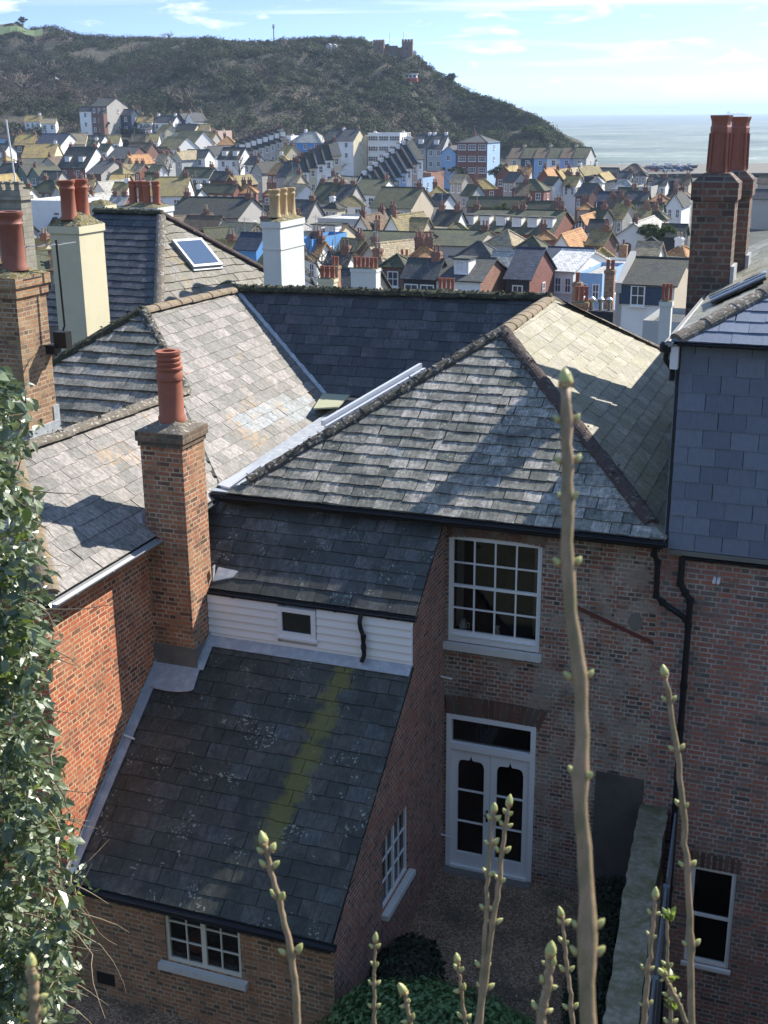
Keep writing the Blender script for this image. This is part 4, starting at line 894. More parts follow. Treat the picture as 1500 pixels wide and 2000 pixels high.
mb = MB(); mb.box(-2.13, 17.3, 9.2, -2.05, 28, 9.34); mb.box(-2.13, 17.26, 8.98, -2.02, 17.42, 9.3); mb.build('fascia', M['white'], nb)
mb = MB(); mb.tube([(-2.18, 17.32, 9.33), (-2.2, 17.35, 9.1), (-2.1, 17.37, 8.95), (-2.1, 17.37, 8.8)], .04, 10); mb.lathe([(.09, 0), (.09, .1), (.06, .14), (.04, .14)], (-2.2, 17.3, 9.22), 10); mb.build('downpipe', M['blackpl'], nb)
# rooflight rails on the left slope
nLs = Vector((-sL, 0, cL)); Q = [onplane(x, y, LC, nLs) for x, y in ((1393, 600), (1500, 552), (1500, 538), (1388, 588))]
mb = MB(); mb.prism([q+nLs*.05 for q in Q], nLs*.04); f_ = mb.build('rooflight', M['dark'], nb); mb = MB()
for k, w in ((0.15, .02), (.6, .02)):
    p, q = Q[0].lerp(Q[3], k), Q[1].lerp(Q[2], k); mb = MB(); mb.tube([p+nLs*.1, q+nLs*.1], .014, 6); mb.build('rail', M['white'], f_)
# downpipes
def pipe(name, pts, r, parent, mat='blackpl', coll=()):
    mb = MB(); mb.tube(pts, r, 12)
    for i in range(1, len(pts)-1):
        mb.lathe([(r*1.2, -.04), (r*1.2, .04)], pts[i], 12)
    for c in coll: mb.lathe([(r*1.25, -.035), (r*1.25, .035)], c, 12)
    return mb.build(name, M[mat], parent, smooth=False)
y = 17.38
pipe('downpipe', [(-2.16, 17.2, 6.40), (-2.18, 17.3, 6.2), (-2.13, y, 6.05), (-2.12, y, 5.52), (-2.02, y, 5.42), (-1.66, y, 5.2), (-1.62, y, 5.1)], .042, rear)
pipe('downpipe', [(-1.78, y+.03, 6.16), (-1.78, y, 5.75), (-1.70, y, 5.62), (-1.62, y, 5.5), (-1.62, y, 5.1), (-1.62, y, 3.4), (-1.61, y, 2.0), (-1.6, y, .5), (-1.6, y, -2.9)], .048, nb, coll=[(-1.62, y, 4.1), (-1.61, y, 2.6)])
mb = MB(); mb.tube([(-1.30, 17.5, 5.86), (-1.30, 17.36, 5.84)], .025, 8); mb.tube([(-1.24, 17.5, 5.86), (-1.24, 17.36, 5.84)], .025, 8); mb.build('vent_pipe', M['white'], nb)
# chimneys on the neighbour's left wall
for cx, cy, hw, dp, zt, vis, lb in ((-2.42, 22.3, .80, .62, 11.42, 0, 'sooty brick chimney with a tall red pot'), (-2.08, 24.2, .80, .60, 11.5, 1, 'second sooty chimney partly behind the first')):
    p1 = onplane(1350 if not vis else 1398, 342, (0, cy, 0), Vector((0, 1, 0))); p2 = onplane(1446 if not vis else 1474, 342, (0, cy, 0), Vector((0, 1, 0)))
    x0, x1 = p1.x, p2.x; zt = p1.z if not vis else p1.z+.05
    mb = MB(); mb.box(x0+.06, cy, 3, x1-.05, cy+dp, zt-.42); mb.box(x0+.02, cy-.04, zt-.42, x1-.01, cy+dp+.04, zt-.12); mb.poly([(x0+.03, cy-.03, zt-.12), (x1-.02, cy-.03, zt-.12), (x1-.02, cy+dp+.03, zt-.12), (x0+.03, cy+dp+.03, zt-.12), (x0+.2, cy+.1, zt+.03), (x1-.18, cy+.1, zt+.03), (x1-.18, cy+dp-.1, zt+.03), (x0+.2, cy+dp-.1, zt+.03)], [(0, 1, 5, 4), (1, 2, 6, 5), (2, 3, 7, 6), (3, 0, 4, 7), (4, 5, 6, 7)])
    c_ = mb.build('chimney', M['b_soot'], nb); c_['label'] = lb
    q = (x0+x1)/2; mb = MB(); h = .98; r = .17; mb.lathe([(r*1.12, -.05), (r*1.08, .08), (r, .16), (r*.94, h*.68), (r*1.0, h*.72), (r*1.02, h*.8), (r*.93, h*.83), (r*.96, h*.9), (r*1.1, h*.97), (r*1.12, h), (r*.8, h), (r*.7, h*.8)], (q, cy+dp/2, zt), 8)
    for k in range(8):
        a = 2*pi*k/8; mb.tube([(q+r*1.06*cos(a), cy+dp/2+r*1.06*sin(a), zt+.05), (q+r*.98*cos(a), cy+dp/2+r*.98*sin(a), zt+h*.70)], .022, 6)
    mb.build('chimney_pot', M['terradark'], c_)
    mb = MB(); mb.box(x1-.04, cy-.03, 9.3, x1+.02, cy+dp, 9.75+.1); mb.box(x1, cy-.05, 9.42, x1+.2, cy+dp, 9.52); mb.build('lead_flashing', M['lead'], c_)
p = onplane(1405, 590, (0, 22.2, 0), Vector((0, 1, 0)))

# ================================================================ other near things
# garden wall
gw = tag(empty('garden_wall', (0, 0, 0)), 'low mossy garden wall with flat coping beside the gravel yard', 'wall')
PL = [Vector((-2.16, 17.48, 1.9)), Vector((-2.0, 14.8, 1.9)), Vector((-1.72, 11.4, 1.9))]; PR = [Vector((-1.72, 17.48, 1.9)), Vector((-1.58, 14.8, 1.9)), Vector((-1.32, 11.4, 1.9))]
m = NT('mossy_coping'); m.bump(m.noise(9, 7, .7), .8, .03)
M['coping'] = m.col(m.mix(m.ramp(m.noise(2.2, 8, .72, dist=.6), (.44, 0), (.6, 1)), m.mix(m.ramp(m.noise(11, 6), (.4, 0), (.6, 1)), (.27, .235, .17), (.19, .165, .11)), (.12, .115, .05)), .95)
mb = MB(); rgw = random.Random(77)
def wl_pt(side, t):
    P = (PL if side == 0 else PR); a = P[0].lerp(P[1], t*2) if t < .5 else P[1].lerp(P[2], t*2-1); return a
NS = 40
Lp = [wl_pt(0, i/NS)+Vector((rgw.uniform(-.018, .018), 0, rgw.uniform(-.012, .012))) for i in range(NS+1)]; Rp = [wl_pt(1, i/NS)+Vector((rgw.uniform(-.015, .015), 0, rgw.uniform(-.012, .012))) for i in range(NS+1)]
vs = Lp+Rp+[p-ZU*.07 for p in Lp]+[p-ZU*.07 for p in Rp]; n = NS+1
mb.poly(vs, [(i, i+1, n+i+1, n+i) for i in range(NS)]+[(i, 2*n+i, 2*n+i+1, i+1) for i in range(NS)]+[(n+i, n+i+1, 3*n+i+1, 3*n+i) for i in range(NS)])
mb.build('coping', M['coping'], gw)
mb = MB(); d1 = Vector((.02, 0, 0)); 
for i in range(NS):
    mb.poly([Lp[i]+d1-ZU*.07, Lp[i+1]+d1-ZU*.07, Rp[i+1]-d1-ZU*.07, Rp[i]-d1-ZU*.07]+[Vector((q.x, q.y, -3)) for q in (Lp[i]+d1, Lp[i+1]+d1, Rp[i+1]-d1, Rp[i]-d1)], [(0, 4, 5, 1), (3, 2, 6, 7)])
mb.face([Lp[-1]+d1, Rp[-1]-d1, Vector((Rp[-1].x, Rp[-1].y, -3)), Vector((Lp[-1].x, Lp[-1].y, -3))]); mb.build('wall_face', M['b_facade'], gw)
# slatted fence beyond the wall
fc = tag(empty('slatted_fence', (0, 0, 0)), 'dark grey slatted fence running along the right side of the garden wall', 'fence')
M['fence'] = paint('grey_timber', (.13, .14, .15), .8, .4, 4)
for k in range(3):
    a, b = PR[0].lerp(PR[2], k/3+.02), PR[0].lerp(PR[2], (k+1)/3-.02); mb = MB()
    for j in range(5): z = 1.75-.22*j; mb.prism([a+Vector((.10, 0, z-1.9)), b+Vector((.10, 0, z-1.9)), b+Vector((.10, 0, z-1.9+.18)), a+Vector((.10, 0, z-1.9+.18))], (.03, 0, 0))
    mb.build('fence_panel', M['fence'], fc)
for k in range(4):
    a = PR[0].lerp(PR[2], k/3); mb = MB(); mb.box(a.x+.07, a.y-.04, -2, a.x+.16, a.y+.04, 1.86); mb.build('post', M['fence'], fc)
# paved passage
mb = MB(); mb.box(-1.55, 9, -3, 4, 17.45, -2.2); tag(mb.build('passage', M['ground']), kind='structure')

# far left brick chimney (of a house below the frame edge)
def stack(name, x0, y0, x1, y1, z0, z1, mat, label, pots=(), capm='mossy', caph=.16, corb=2, potm='terracotta', pstyle=1, rz=0, bandm=None):
    cx, cy = (x0+x1)/2, (y0+y1)/2; root = tag(empty(name, (cx, cy, z0), rz), label, 'chimney'); hw, hd_ = (x1-x0)/2, (y1-y0)/2; H = z1-z0; mb = MB()
    mb.box(-hw, -hd_, 0, hw, hd_, H-.16*corb)
    for k in range(corb): e = .035*(k+1); mb.box(-hw-e, -hd_-e, H-.16*(corb-k), hw+e, hd_+e, H-.16*(corb-k-1))
    mb.build('stack', M[mat], root); e = .03*corb; mb = MB(); 
    N = 7; rg = random.Random(int(abs(x0*100)))
    vs = [(lerp(-hw-e, hw+e, i/N), lerp(-hd_-e, hd_+e, j/N), H+caph*min(1, 2.6*min(i, N-i, j, N-j)/N)*(.8+.4*rg.random())*(1 if min(i, N-i, j, N-j) else 0)+.004) for j in range(N+1) for i in range(N+1)]
    mb.poly(vs, [(j*(N+1)+i, j*(N+1)+i+1, (j+1)*(N+1)+i+1, (j+1)*(N+1)+i) for j in range(N) for i in range(N)]); mb.build('flaunching', M[capm], root)
    for (px_, py_, h, r, pm) in pots: pot('chimney_pot', (px_, py_, H+caph*.5), h, r, M[pm], root, pstyle, 18)
    if bandm:
        mb = MB(); mb.box(-hw-.02, -hd_-.02, H-.75, hw+.02, hd_+.02, H-.70); mb.build('string_course', M[bandm], root)
    return root
q = at(47, 845, 20); q2 = at(47, 530, 20)
st = stack('brick_chimney', -13.35, 16.35, -12.32, 17.15, 5.6, 9.98, 'b_old', 'old brick chimney with mossy top at the left edge behind the holly', [(.25, 0, .92, .19, 'terradark'), (-.25, 0, .92, .19, 'terradark')])
mb = MB(); mb.box(.50, -.42, 1.72, .56, .42, 1.9); mb.box(-.55, -.46, 1.72, .56, -.41, 1.86); mb.prism([(.5, -.42, 1.72), (.72, -.42, 1.66), (.72, .45, 1.66), (.5, .45, 1.72)], (0, 0, .02)); mb.box(.46, .3, 1.8, .53, .46, 2.15); mb.build('lead_flashing', M['lead'], st)
CA = at(100, 480, 27.5); CB = onplane(156, 480, CA, Vector((0, 1, 0)))
cr_ = stack('cream_chimney', CA.x, CA.y, CB.x, CA.y+.98, 5, at(130, 440, 27.5).z, 'creamr', 'tall cream rendered chimney with lichened cap and two red pots', [(-.02, -.22, .85, .17, 'terracotta'), (.02, .24, .85, .17, 'terracotta')], corb=1, caph=.26)
WA = at(512, 450, 33); WB = onplane(547, 450, WA, Vector((0, 1, 0)))
wc = stack('white_chimney', WA.x, WA.y, WB.x, WA.y+1.55, 5, at(540, 432, 33).z, 'whiter', 'tall white rendered chimney with three cream clay pots', [(0, -.5, .72, .15, 'buff'), (0, 0, .72, .14, 'buff'), (0, .5, .72, .15, 'buff')], corb=1, caph=.2, pstyle=1, bandm='whiter')
# aerial fixed to the far left brick chimney
root = tag(empty('tv_aerial', (-12.2, 17.1, 8.6)), 'dark television aerial on a mast between the brick and cream chimneys', 'aerial')
mb = MB(); mb.tube([(0, 0, 0), (.12, .15, .5), (.1, .15, 1.9)], .018, 6); mb.build('mast', M['iron'], root); mb = MB()
mb.tube([(-.7, .15, 1.75), (.3, .15, 1.85)], .014, 5); [mb.tube([(-.7+.2*k, -.1, 1.75+.02*k), (-.7+.2*k, .4, 1.75+.02*k)], .009, 4) for k in range(6)]; mb.build('antenna', M['greypl'], root)
mb = MB(); mb.box(.02, -.05, .15, .26, .12, .42); mb.box(-.15, -.1, .05, .05, .1, .2); mb.build('bracket', M['iron'], root)
# velux house
vh = tag(empty('hipped_slate_house', (0, 0, 0)), 'neighbouring house with steep lichened slate roof and a roof window', 'house')
VA = at(315, 418, 34); VB = at(309, 625, 31.2); VC = at(580, 562, 35.4); VL = at(185, 414, 34.8); VD = at(60, 640, 32.2)
nV = (VC-VB).cross(VA-VB).normalized(); nV = nV if nV.z > 0 else -nV; nD = (VB-VD).cross(VA-VD).normalized(); nD = nD if nD.z > 0 else -nD
slates('roof_slope', M['s_old'], [[VA, VB, VC]], nV, vh, gauge=.28, width=.34, th=.022, seed=51, jit=.014)
slates('roof_slope', M['s_back'], [[VA, VB, VD, VL]], nD, vh, gauge=.27, width=.33, th=.02, seed=52, jit=.01)
mb = MB(); mb.face([VA, VC, VC+Vector((-6, 6, 0)), VL+Vector((-2, 4, -2))]); [mb.face([p, p-ZU*9, q-ZU*9, q]) for p, q in ((VB, VC), (VD, VB))]; mb.build('wall', M['cement'], vh)
ridge('ridge_tiles', VA+ZU*.05, VC+ZU*.05, .13, M['ridge_red'], vh, flat=.8); ridge('ridge_tiles', VA+ZU*.05, VB+ZU*.05, .13, M['ridge_grey'], vh, flat=.7); ridge('ridge_tiles', VL+ZU*.05, VA+ZU*.05, .12, M['ridge_moss'], vh, lumps=40)
Q = [onplane(x, y, VA, nV) for x, y in ((375, 527), (432, 522), (390, 470), (333, 474))]; mb = MB(); c = sum(Q, Vector())/4
mb.prism([q+nV*.03 for q in Q], nV*.09); vx = mb.build('roof_window', M['greypl'], vh); Qi = [c+(q-c)*.84+nV*.125 for q in Q]
M['skyglass'] = plain('roof_glass', (.30, .36, .42), .04, .85)
mb = MB(); mb.face(Qi); mb.build('pane', M['skyglass'], vx); mb = MB(); mb.prism([Q[0]+nV*.03, Q[1]+nV*.03, Q[1]+(Q[1]-Q[2])*.08+nV*.03, Q[0]+(Q[0]-Q[3])*.08+nV*.03], nV*.02); mb.build('lead_flashing', M['lead'], vx)
# pots cluster on the stack behind that house
P = at(283, 402, 40); stack('white_chimney', P.x-.75, P.y-.5, P.x+.75, P.y+.5, P.z-4, P.z-.02, 'whiter', 'wide low white chimney with four red pots behind the dark slate roof', [(-.42, 0, .72, .13, 'terracotta'), (-.12, .1, .72, .13, 'terracotta'), (.15, -.1, .72, .13, 'terracotta'), (.45, 0, .72, .13, 'terracotta')], corb=1)
P = at(196, 400, 39); stack('cream_chimney', P.x-.35, P.y-.3, P.x+.35, P.y+.3, P.z-4, P.z, 'creamr', 'small square cream chimney just right of the pair of red pots', [], corb=1)
# church tower at the left edge
P = atd(44, 430, 60); ct = tag(empty('church_tower', (P.x, P.y, -6), 0), 'grey stone church tower with battlements at the left edge', 'tower')
m = NT('grey_stone'); br = m.n('ShaderNodeTexBrick'); m.l(m.tc.outputs['UV'], br.inputs['Vector']); br.inputs['Scale'].default_value = 1; br.inputs['Brick Width'].default_value = .6; br.inputs['Row Height'].default_value = .28; br.inputs['Mortar Size'].default_value = .012
br.inputs['Color1'].default_value = (.27, .25, .2, 1); br.inputs['Color2'].default_value = (.36, .33, .26, 1); br.inputs['Mortar'].default_value = (.16, .15, .12, 1)
M['stone'] = m.col(m.mix(m.math('MULTIPLY', m.ramp(m.noise(.8, 7, .7), (.4, 0), (.62, 1)), .5), br.outputs['Color'], (.14, .13, .09)), .95)
zt = atd(18, 372, 60).z+6; mb = MB(); mb.box(-4.6, 0, 0, 0, .8, zt); mb.box(-4.7, -.1, zt-.45, .1, .9, zt-.25)
mb.build('tower_wall', M['stone'], ct); mb = MB()
for k in range(9): mb.box(-.3-.5*k, 0, zt, -.02-.5*k, .3, zt+.32); mb.box(-.34-.5*k, -.04, zt+.32, .02-.5*k, .34, zt+.4)
mb.build('battlement', M['stone'], ct); mb = MB(); mb.box(-1.05, -.05, zt-2.6, -.55, 0.0, zt-1.3); mb.build('louvre_window', M['iron'], ct)
mb = MB(); mb.tube([(-.55, .5, zt), (-.75, .5, zt+3.2)], .04, 6); mb.build('flagpole', M['white'], ct)
# ================================================================ the old town
def wallcol(k, c, dirt=.3): M[k] = paint('render_'+k, c, .8, dirt, .7)
for k, c in dict(Wh=(.84, .83, .79), Cr=(.62, .55, .38), Be=(.50, .43, .32), Gy=(.42, .40, .36), Lb=(.30, .46, .66), Bb=(.09, .28, .58), Db=(.035, .06, .10), Na=(.05, .08, .13), Pk=(.50, .36, .29), Br=(.13, .085, .065), Gn=(.16, .22, .17), Pe=(.38, .44, .68), Bk=(.022, .026, .034), Ro=(.5, .22, .18), Lg=(.46, .47, .45), Sk=(.36, .52, .72)).items(): wallcol(k, c)
M['Rd'] = brickmat('far_brick_red', (.24, .075, .055), (.16, .06, .045), (.25, .15, .12), samt=.2); M['Bn'] = brickmat('far_brick_brown', (.22, .11, .075), (.15, .08, .06), (.2, .15, .12), samt=.3); M['Ob'] = brickmat('far_brick_orange', (.30, .13, .08), (.2, .09, .06), (.3, .22, .16), (.4, .3, .2), .3, samt=.2)
for k, c, ms, a in (('sl', (.065, .07, .08), (.06, .065, .035), .5), ('dk', (.042, .045, .045), (.055, .06, .03), .6), ('oc', (.27, .20, .09), (.40, .29, .07), .85), ('ms', (.20, .165, .09), (.27, .225, .07), .85), ('br', (.13, .085, .06), (.13, .12, .05), .5), ('gn', (.06, .065, .04), (.085, .09, .035), .8), ('tn', (.33, .27, .18), (.38, .31, .13), .5), ('lg', (.38, .37, .34), (.42, .39, .30), .4), ('or', (.40, .19, .08), (.42, .27, .09), .7), ('nv', (.035, .05, .085), (.04, .05, .06), .3), ('wt', (.62, .62, .60), (.5, .5, .45), .3)):
    M['r_'+k] = tilemat('roof_'+k, c, ms, a)
CN = dict(Wh='white', Cr='cream', Be='beige', Gy='grey', Lb='pale blue', Bb='bright blue', Db='dark blue', Na='navy', Pk='pale pink', Br='brown', Gn='sage green', Pe='periwinkle', Bk='black', Ro='rose', Lg='light grey', Sk='sky blue', Rd='red brick', Bn='brown brick', Ob='orange brick')
RN = dict(sl='slate', dk='dark', oc='ochre mossy', ms='yellow green mossy', br='brown tiled', gn='dark green mossy', tn='tan', lg='pale grey', **{'or': 'orange tiled'}, nv='navy', wt='white')
_w = {}
def win_me(w, h, style, fm='white'):
    k = (round(w, 1), round(h, 1), style, fm)
    if k not in _w:
        w, h = k[0], k[1]; mb = MB(); f = .09
        mb.box(-w/2, -.05, 0, -w/2+f, .04, h); mb.box(w/2-f, -.05, 0, w/2, .04, h); mb.box(-w/2+f, -.05, h-f, w/2-f, .04, h-.002); mb.box(-w/2+f, -.05, 0, w/2-f, .04, f); mb.box(-w/2-.08, -.14, -.1, w/2+.08, .04, -.002)
        if style: mb.box(-w/2+f, -.03, h/2-.03, w/2-f, .03, h/2+.03); mb.box(-.025, -.028, f, .025, .028, h-f)
        if w > 1.6: [mb.box(s*w/4-.035, -.032, f, s*w/4+.035, .03, h-f) for s in (-1, 1)]
        p = MB(); p.face([(-w/2+f, .01, f), (w/2-f, .01, f), (w/2-f, .01, h-f), (-w/2+f, .01, h-f)])
        _w[k] = (mb.mesh('window', M[fm]), p.mesh('pane', M['farpane']))
    return _w[k]
def add_win(parent, x, y, z, w, h, rz=0, style=1, fm='white'):
    a, b = win_me(w, h, style, fm); o = inst('window', a, parent, (x, y, z), rz); inst('pane', b, o)
_p = {}; M['far_clay'] = plain('weathered_clay', (.24, .12, .08), .8); M['far_buff'] = plain('weathered_buff_clay', (.36, .29, .2), .8)
def pot_me(h, r, mk):
    k = (h, r, mk)
    if k not in _p: mb = MB(); mb.lathe([(r*1.1, 0), (r, h*.2), (r*.85, h*.8), (r*1.08, h*.86), (r*1.08, h), (r*.7, h)], seg=8); _p[k] = mb.mesh('chimney_pot', M[mk])
    return _p[k]
def chim(parent, x, y, zb, zt, w=.7, d=.5, mat='Bn', pots=2, pm='terracotta'):
    mb = MB(); mb.box(-w/2, -d/2, 0, w/2, d/2, zt-zb-.3); mb.box(-w/2-.06, -d/2-.06, zt-zb-.3, w/2+.06, d/2+.06, zt-zb-.08); mb.box(-w/2+.04, -d/2+.04, zt-zb-.08, w/2-.04, d/2-.04, zt-zb)
    c = mb.build('chimney', M[mat], parent, (x, y, zb))
    for i in range(pots): inst('chimney_pot', pot_me(.5, .11, pm), c, ((i+.5)/pots*w-w/2, 0, zt-zb))
    return c
HOUSES = []
DT = [(200, 430), (225, 385), (245, 372), (265, 355), (290, 325), (310, 300), (330, 275), (350, 245), (380, 208), (410, 178), (440, 156), (480, 130), (520, 110), (560, 92), (600, 78)]
def house(x0, x1, yr, ye, kind, wall, roof, label, cols=2, rows=1, D=None, yaw=None, depth=None, ch=1, dorm=0, side=1, floorpx=None, winw=None, win=True, gwall=None, cmat=None, pm='terracotta', cat='house', name='house', group=None, frame='white', sidewin=1, P3=None, w3=None):
    if yaw is None: yaw = 20 if (kind in 'EH' and roof in ('oc', 'ms', 'or', 'tn')) else -3
    D = D or interp(ye, DT); P = at((x0+x1)/2, ye, D) if P3 is None else P3.copy(); a = radians(yaw); df = (P-CAMP).dot(HD); base = min(tz(df, (x0+x1)/2), P.z-2.2)-.5
    # width so that the front spans x0..x1
    ux = Vector((cos(a), sin(a), 0)); uy = Vector((-sin(a), cos(a), 0)); L = onplane(x0, ye, P, uy); R_ = onplane(x1, ye, P, uy); w = max(2.0, min(60, abs((R_-L).dot(ux))))
    P = (L+R_)/2; P.z = at((x0+x1)/2, ye, D).z
    if P3 is not None: P = P3.copy(); w = w3
    root = tag(empty(name, (P.x, P.y, base), a), label, cat, group); ze = P.z-base; hw = w/2
    p45 = radians(38); r = ray((x0+x1)/2, yr)
    if kind in 'EHM' and depth and P3 is not None: dp = depth; mid = dp/2; rh = mid*tan(p45)
    elif kind in 'EHM':
        nn = uy*(-sin(p45))+ZU*cos(p45); Q = onplane((x0+x1)/2, yr, P, nn); run = (Q-P).dot(uy); run = min(max(run, 1.6), 7.5)
        if kind == 'H': run = min(run, hw*.98) if depth is None else run
        dp = depth or 2*run; rh = min((run)*tan(p45), (dp/2)*1.1)
        mid = dp/2
    elif kind == 'G':
        Q = onplane((x0+x1)/2, yr, P, uy); rh = min(max((Q-P).z, .8), hw*1.7); dp = depth or 8; mid = dp/2
    else: dp = depth or 8; rh = 0; mid = dp/2
    wm, gw_ = M[wall], M[gwall or wall]
    mb = MB(); X, Y = hw, dp
    if kind == 'E' or kind == 'M':
        mb.face([(-X, 0, 0), (X, 0, 0), (X, 0, ze), (-X, 0, ze)], 0, 0); mb.face([(X, Y, 0), (-X, Y, 0), (-X, Y, ze), (X, Y, ze)], 0, 0)
        mb.face([(X, 0, 0), (X, Y, 0), (X, Y, ze), (X, mid, ze+rh), (X, 0, ze)], 0, 1); mb.face([(-X, Y, 0), (-X, 0, 0), (-X, 0, ze), (-X, mid, ze+rh), (-X, Y, ze)], 0, 1)
    elif kind == 'G':
        mb.face([(-X, 0, 0), (X, 0, 0), (X, 0, ze), (0, 0, ze+rh), (-X, 0, ze)], 0, 0); mb.face([(X, Y, 0), (-X, Y, 0), (-X, Y, ze), (0, Y, ze+rh), (X, Y, ze)], 0, 0)
        mb.face([(X, 0, 0), (X, Y, 0), (X, Y, ze), (X, 0, ze)], 0, 1); mb.face([(-X, Y, 0), (-X, 0, 0), (-X, 0, ze), (-X, Y, ze)], 0, 1)
    else:
        zt = ze+(.35 if kind == 'F' else 0)
        mb.face([(-X, 0, 0), (X, 0, 0), (X, 0, zt), (-X, 0, zt)], 0, 0); mb.face([(X, Y, 0), (-X, Y, 0), (-X, Y, zt), (X, Y, zt)], 0, 0)
        mb.face([(X, 0, 0), (X, Y, 0), (X, Y, zt), (X, 0, zt)], 0, 1); mb.face([(-X, Y, 0), (-X, 0, 0), (-X, 0, zt), (-X, Y, zt)], 0, 1)
    mb.build('wall', [wm, gw_], root)
    mb = MB(); e = .22; t = .1; k = tan(p45)
    def slab(q):
        q = [Vector(v) for v in q]; n = (q[1]-q[0]).cross(q[2]-q[0]).normalized(); mb.prism([v+n*.02 for v in q], n*t)
    if kind in 'EM':
        sl_ = rh/mid
        slab([(-X-e, -e, ze-e*sl_), (X+e, -e, ze-e*sl_), (X+e, mid, ze+rh), (-X-e, mid, ze+rh)]); slab([(X+e, Y+e, ze-e*sl_), (-X-e, Y+e, ze-e*sl_), (-X-e, mid, ze+rh), (X+e, mid, ze+rh)])
        mb.tube([(-X-e, mid, ze+rh+t), (X+e, mid, ze+rh+t)], .13, 6)
    elif kind == 'G':
        sl_ = rh/hw
        slab([(X+e, -e, ze-e*sl_), (X+e, Y+e, ze-e*sl_), (0, Y+e, ze+rh), (0, -e, ze+rh)]); slab([(-X-e, Y+e, ze-e*sl_), (-X-e, -e, ze-e*sl_), (0, -e, ze+rh), (0, Y+e, ze+rh)])
        mb.tube([(0, -e, ze+rh+t), (0, Y+e, ze+rh+t)], .13, 6)
    elif kind == 'H':
        m_ = min(mid, hw*.98); A_ = (-hw+m_, mid, ze+rh); B_ = (hw-m_, mid, ze+rh); E_ = [(-X-e, -e, ze-.15), (X+e, -e, ze-.15), (X+e, Y+e, ze-.15), (-X-e, Y+e, ze-.15)]
        mb.poly(E_+[A_, B_], [(0, 1, 5, 4), (1, 2, 5), (2, 3, 4, 5), (3, 0, 4), (3, 2, 1, 0)])
        for p, q in ((E_[0], A_), (E_[1], B_), (E_[2], B_), (A_, B_)): mb.tube([p, q], .12, 5)
    else: mb.box(-X+.2, .2, ze-.2, X-.2, Y-.2, ze+.05)
    mb.build('roof', M['r_'+roof], root)
    zr = ze+rh
    cm_ = cmat or ('Bn' if wall not in ('Wh', 'Cr') else random.choice(('Bn', 'Ob', 'Wh')))
    if kind in 'EM': spots = [(-hw+.5, mid), (hw-.5, mid)]
    elif kind == 'G': spots = [(0, .8), (0, dp-.8)]
    elif kind == 'H': spots = [(-hw*.3, mid), (hw*.3, mid)]
    else: spots = [(-hw+.5, mid), (hw-.6, mid)]
    for i in range(ch): s_ = spots[(i+(1 if kind in 'EM' and ch == 1 else 0)) % 2]; chim(root, s_[0], s_[1], zr-.9, zr+.75, .75 if kind != 'G' else .6, .5, cm_, 2, random.choice(('far_clay', 'far_buff', 'far_clay')))
    if win:
        n = cols; sp = w/n; ww = winw or (1.0 if sp > 2 else max(.6, sp*.45))
        for rr in range(rows):
            zz_ = ze-.45-1.35-rr*2.75
            if zz_ < .6: break
            for i in range(n): add_win(root, -hw+sp*(i+.5), -.03, zz_, ww, 1.3)
        if sidewin and dp > 4 and kind != 'G':
            for rr in range(min(rows, 2)): add_win(root, hw+.03, mid+.3, ze-1.8-2.75*rr, .8, 1.1, pi/2)
        if kind == 'G' and rh > 2.4 and rows: add_win(root, 0, -.03, ze+.1, .8, 1.0)
    if P3 is None and kind in 'EH' and w > 4.5 and win and ze > 3.2 and random.random() < .5:
        ew = w*random.uniform(.3, .5); ex = random.choice((-1, 1))*(w-ew)/2; ed_ = random.uniform(1.8, 3.2); eh = ze-random.uniform(1.9, 2.3); mb = MB(); mb.box(ex-ew/2, -ed_, 0, ex+ew/2, -.01, eh); e_ = mb.build('extension', M[random.choice((wall, wall, 'Wh', 'Bn'))], root)
        mb = MB(); mb.prism([(ex-ew/2-.15, -ed_-.2, eh+.02), (ex+ew/2+.15, -ed_-.2, eh+.02), (ex+ew/2+.15, -.02, eh+.9), (ex-ew/2-.15, -.02, eh+.9)], (0, 0, .1)); mb.prism([(ex-ew/2+.05, -ed_+.05, eh), (ex-ew/2+.05, -.03, eh), (ex-ew/2+.05, -.03, eh+.85)], (ew-.1, 0, 0)); mb.build('roof', M['r_'+random.choice((roof, 'sl', 'dk', 'lg'))], e_)
    for i in range(dorm):
        x = -hw+w*(i+.5)/dorm; yd = mid*.32; zd = ze+yd*(rh/mid)-.1; dd = MB(); dd.box(x-.62, yd-.35, zd, x+.62, yd+1.4, zd+1.25); d_ = dd.build('dormer', M['white'], root)
        dd = MB(); dd.box(x-.75, yd-.5, zd+1.25, x+.75, yd+1.6, zd+1.37); dd.build('dormer_roof', M['r_dk'], d_); a_, b_ = win_me(.9, 1.0, 1); o = inst('dormer_window', a_, d_, (x, yd-.40, zd+.18))
        dd = MB(); dd.face([(x-.4, yd-.44+.06, zd+.24), (x+.4, yd-.38, zd+.24), (x+.4, yd-.38, zd+1.1), (x-.4, yd-.38, zd+1.1)]); 
    if ch and random.random() < .4:
        sx, sy = spots[0]; mb = MB(); mb.tube([(sx, sy, zr), (sx, sy, zr+2.3)], .03, 4); mb.tube([(sx-.5, sy, zr+2.1), (sx+.5, sy+.2, zr+2.1)], .02, 4); [mb.tube([(sx-.4+.2*q, sy-.25, zr+2.1), (sx-.4+.2*q, sy+.35, zr+2.1)], .012, 3) for q in range(5)]; mb.build('aerial', M['greypl'], root)
    HOUSES.append((x0, x1, yr, ye, label)); root['_w'] = w; root['_ze'] = ze; root['_zr'] = zr; root['_mid'] = mid
    return root
H = house
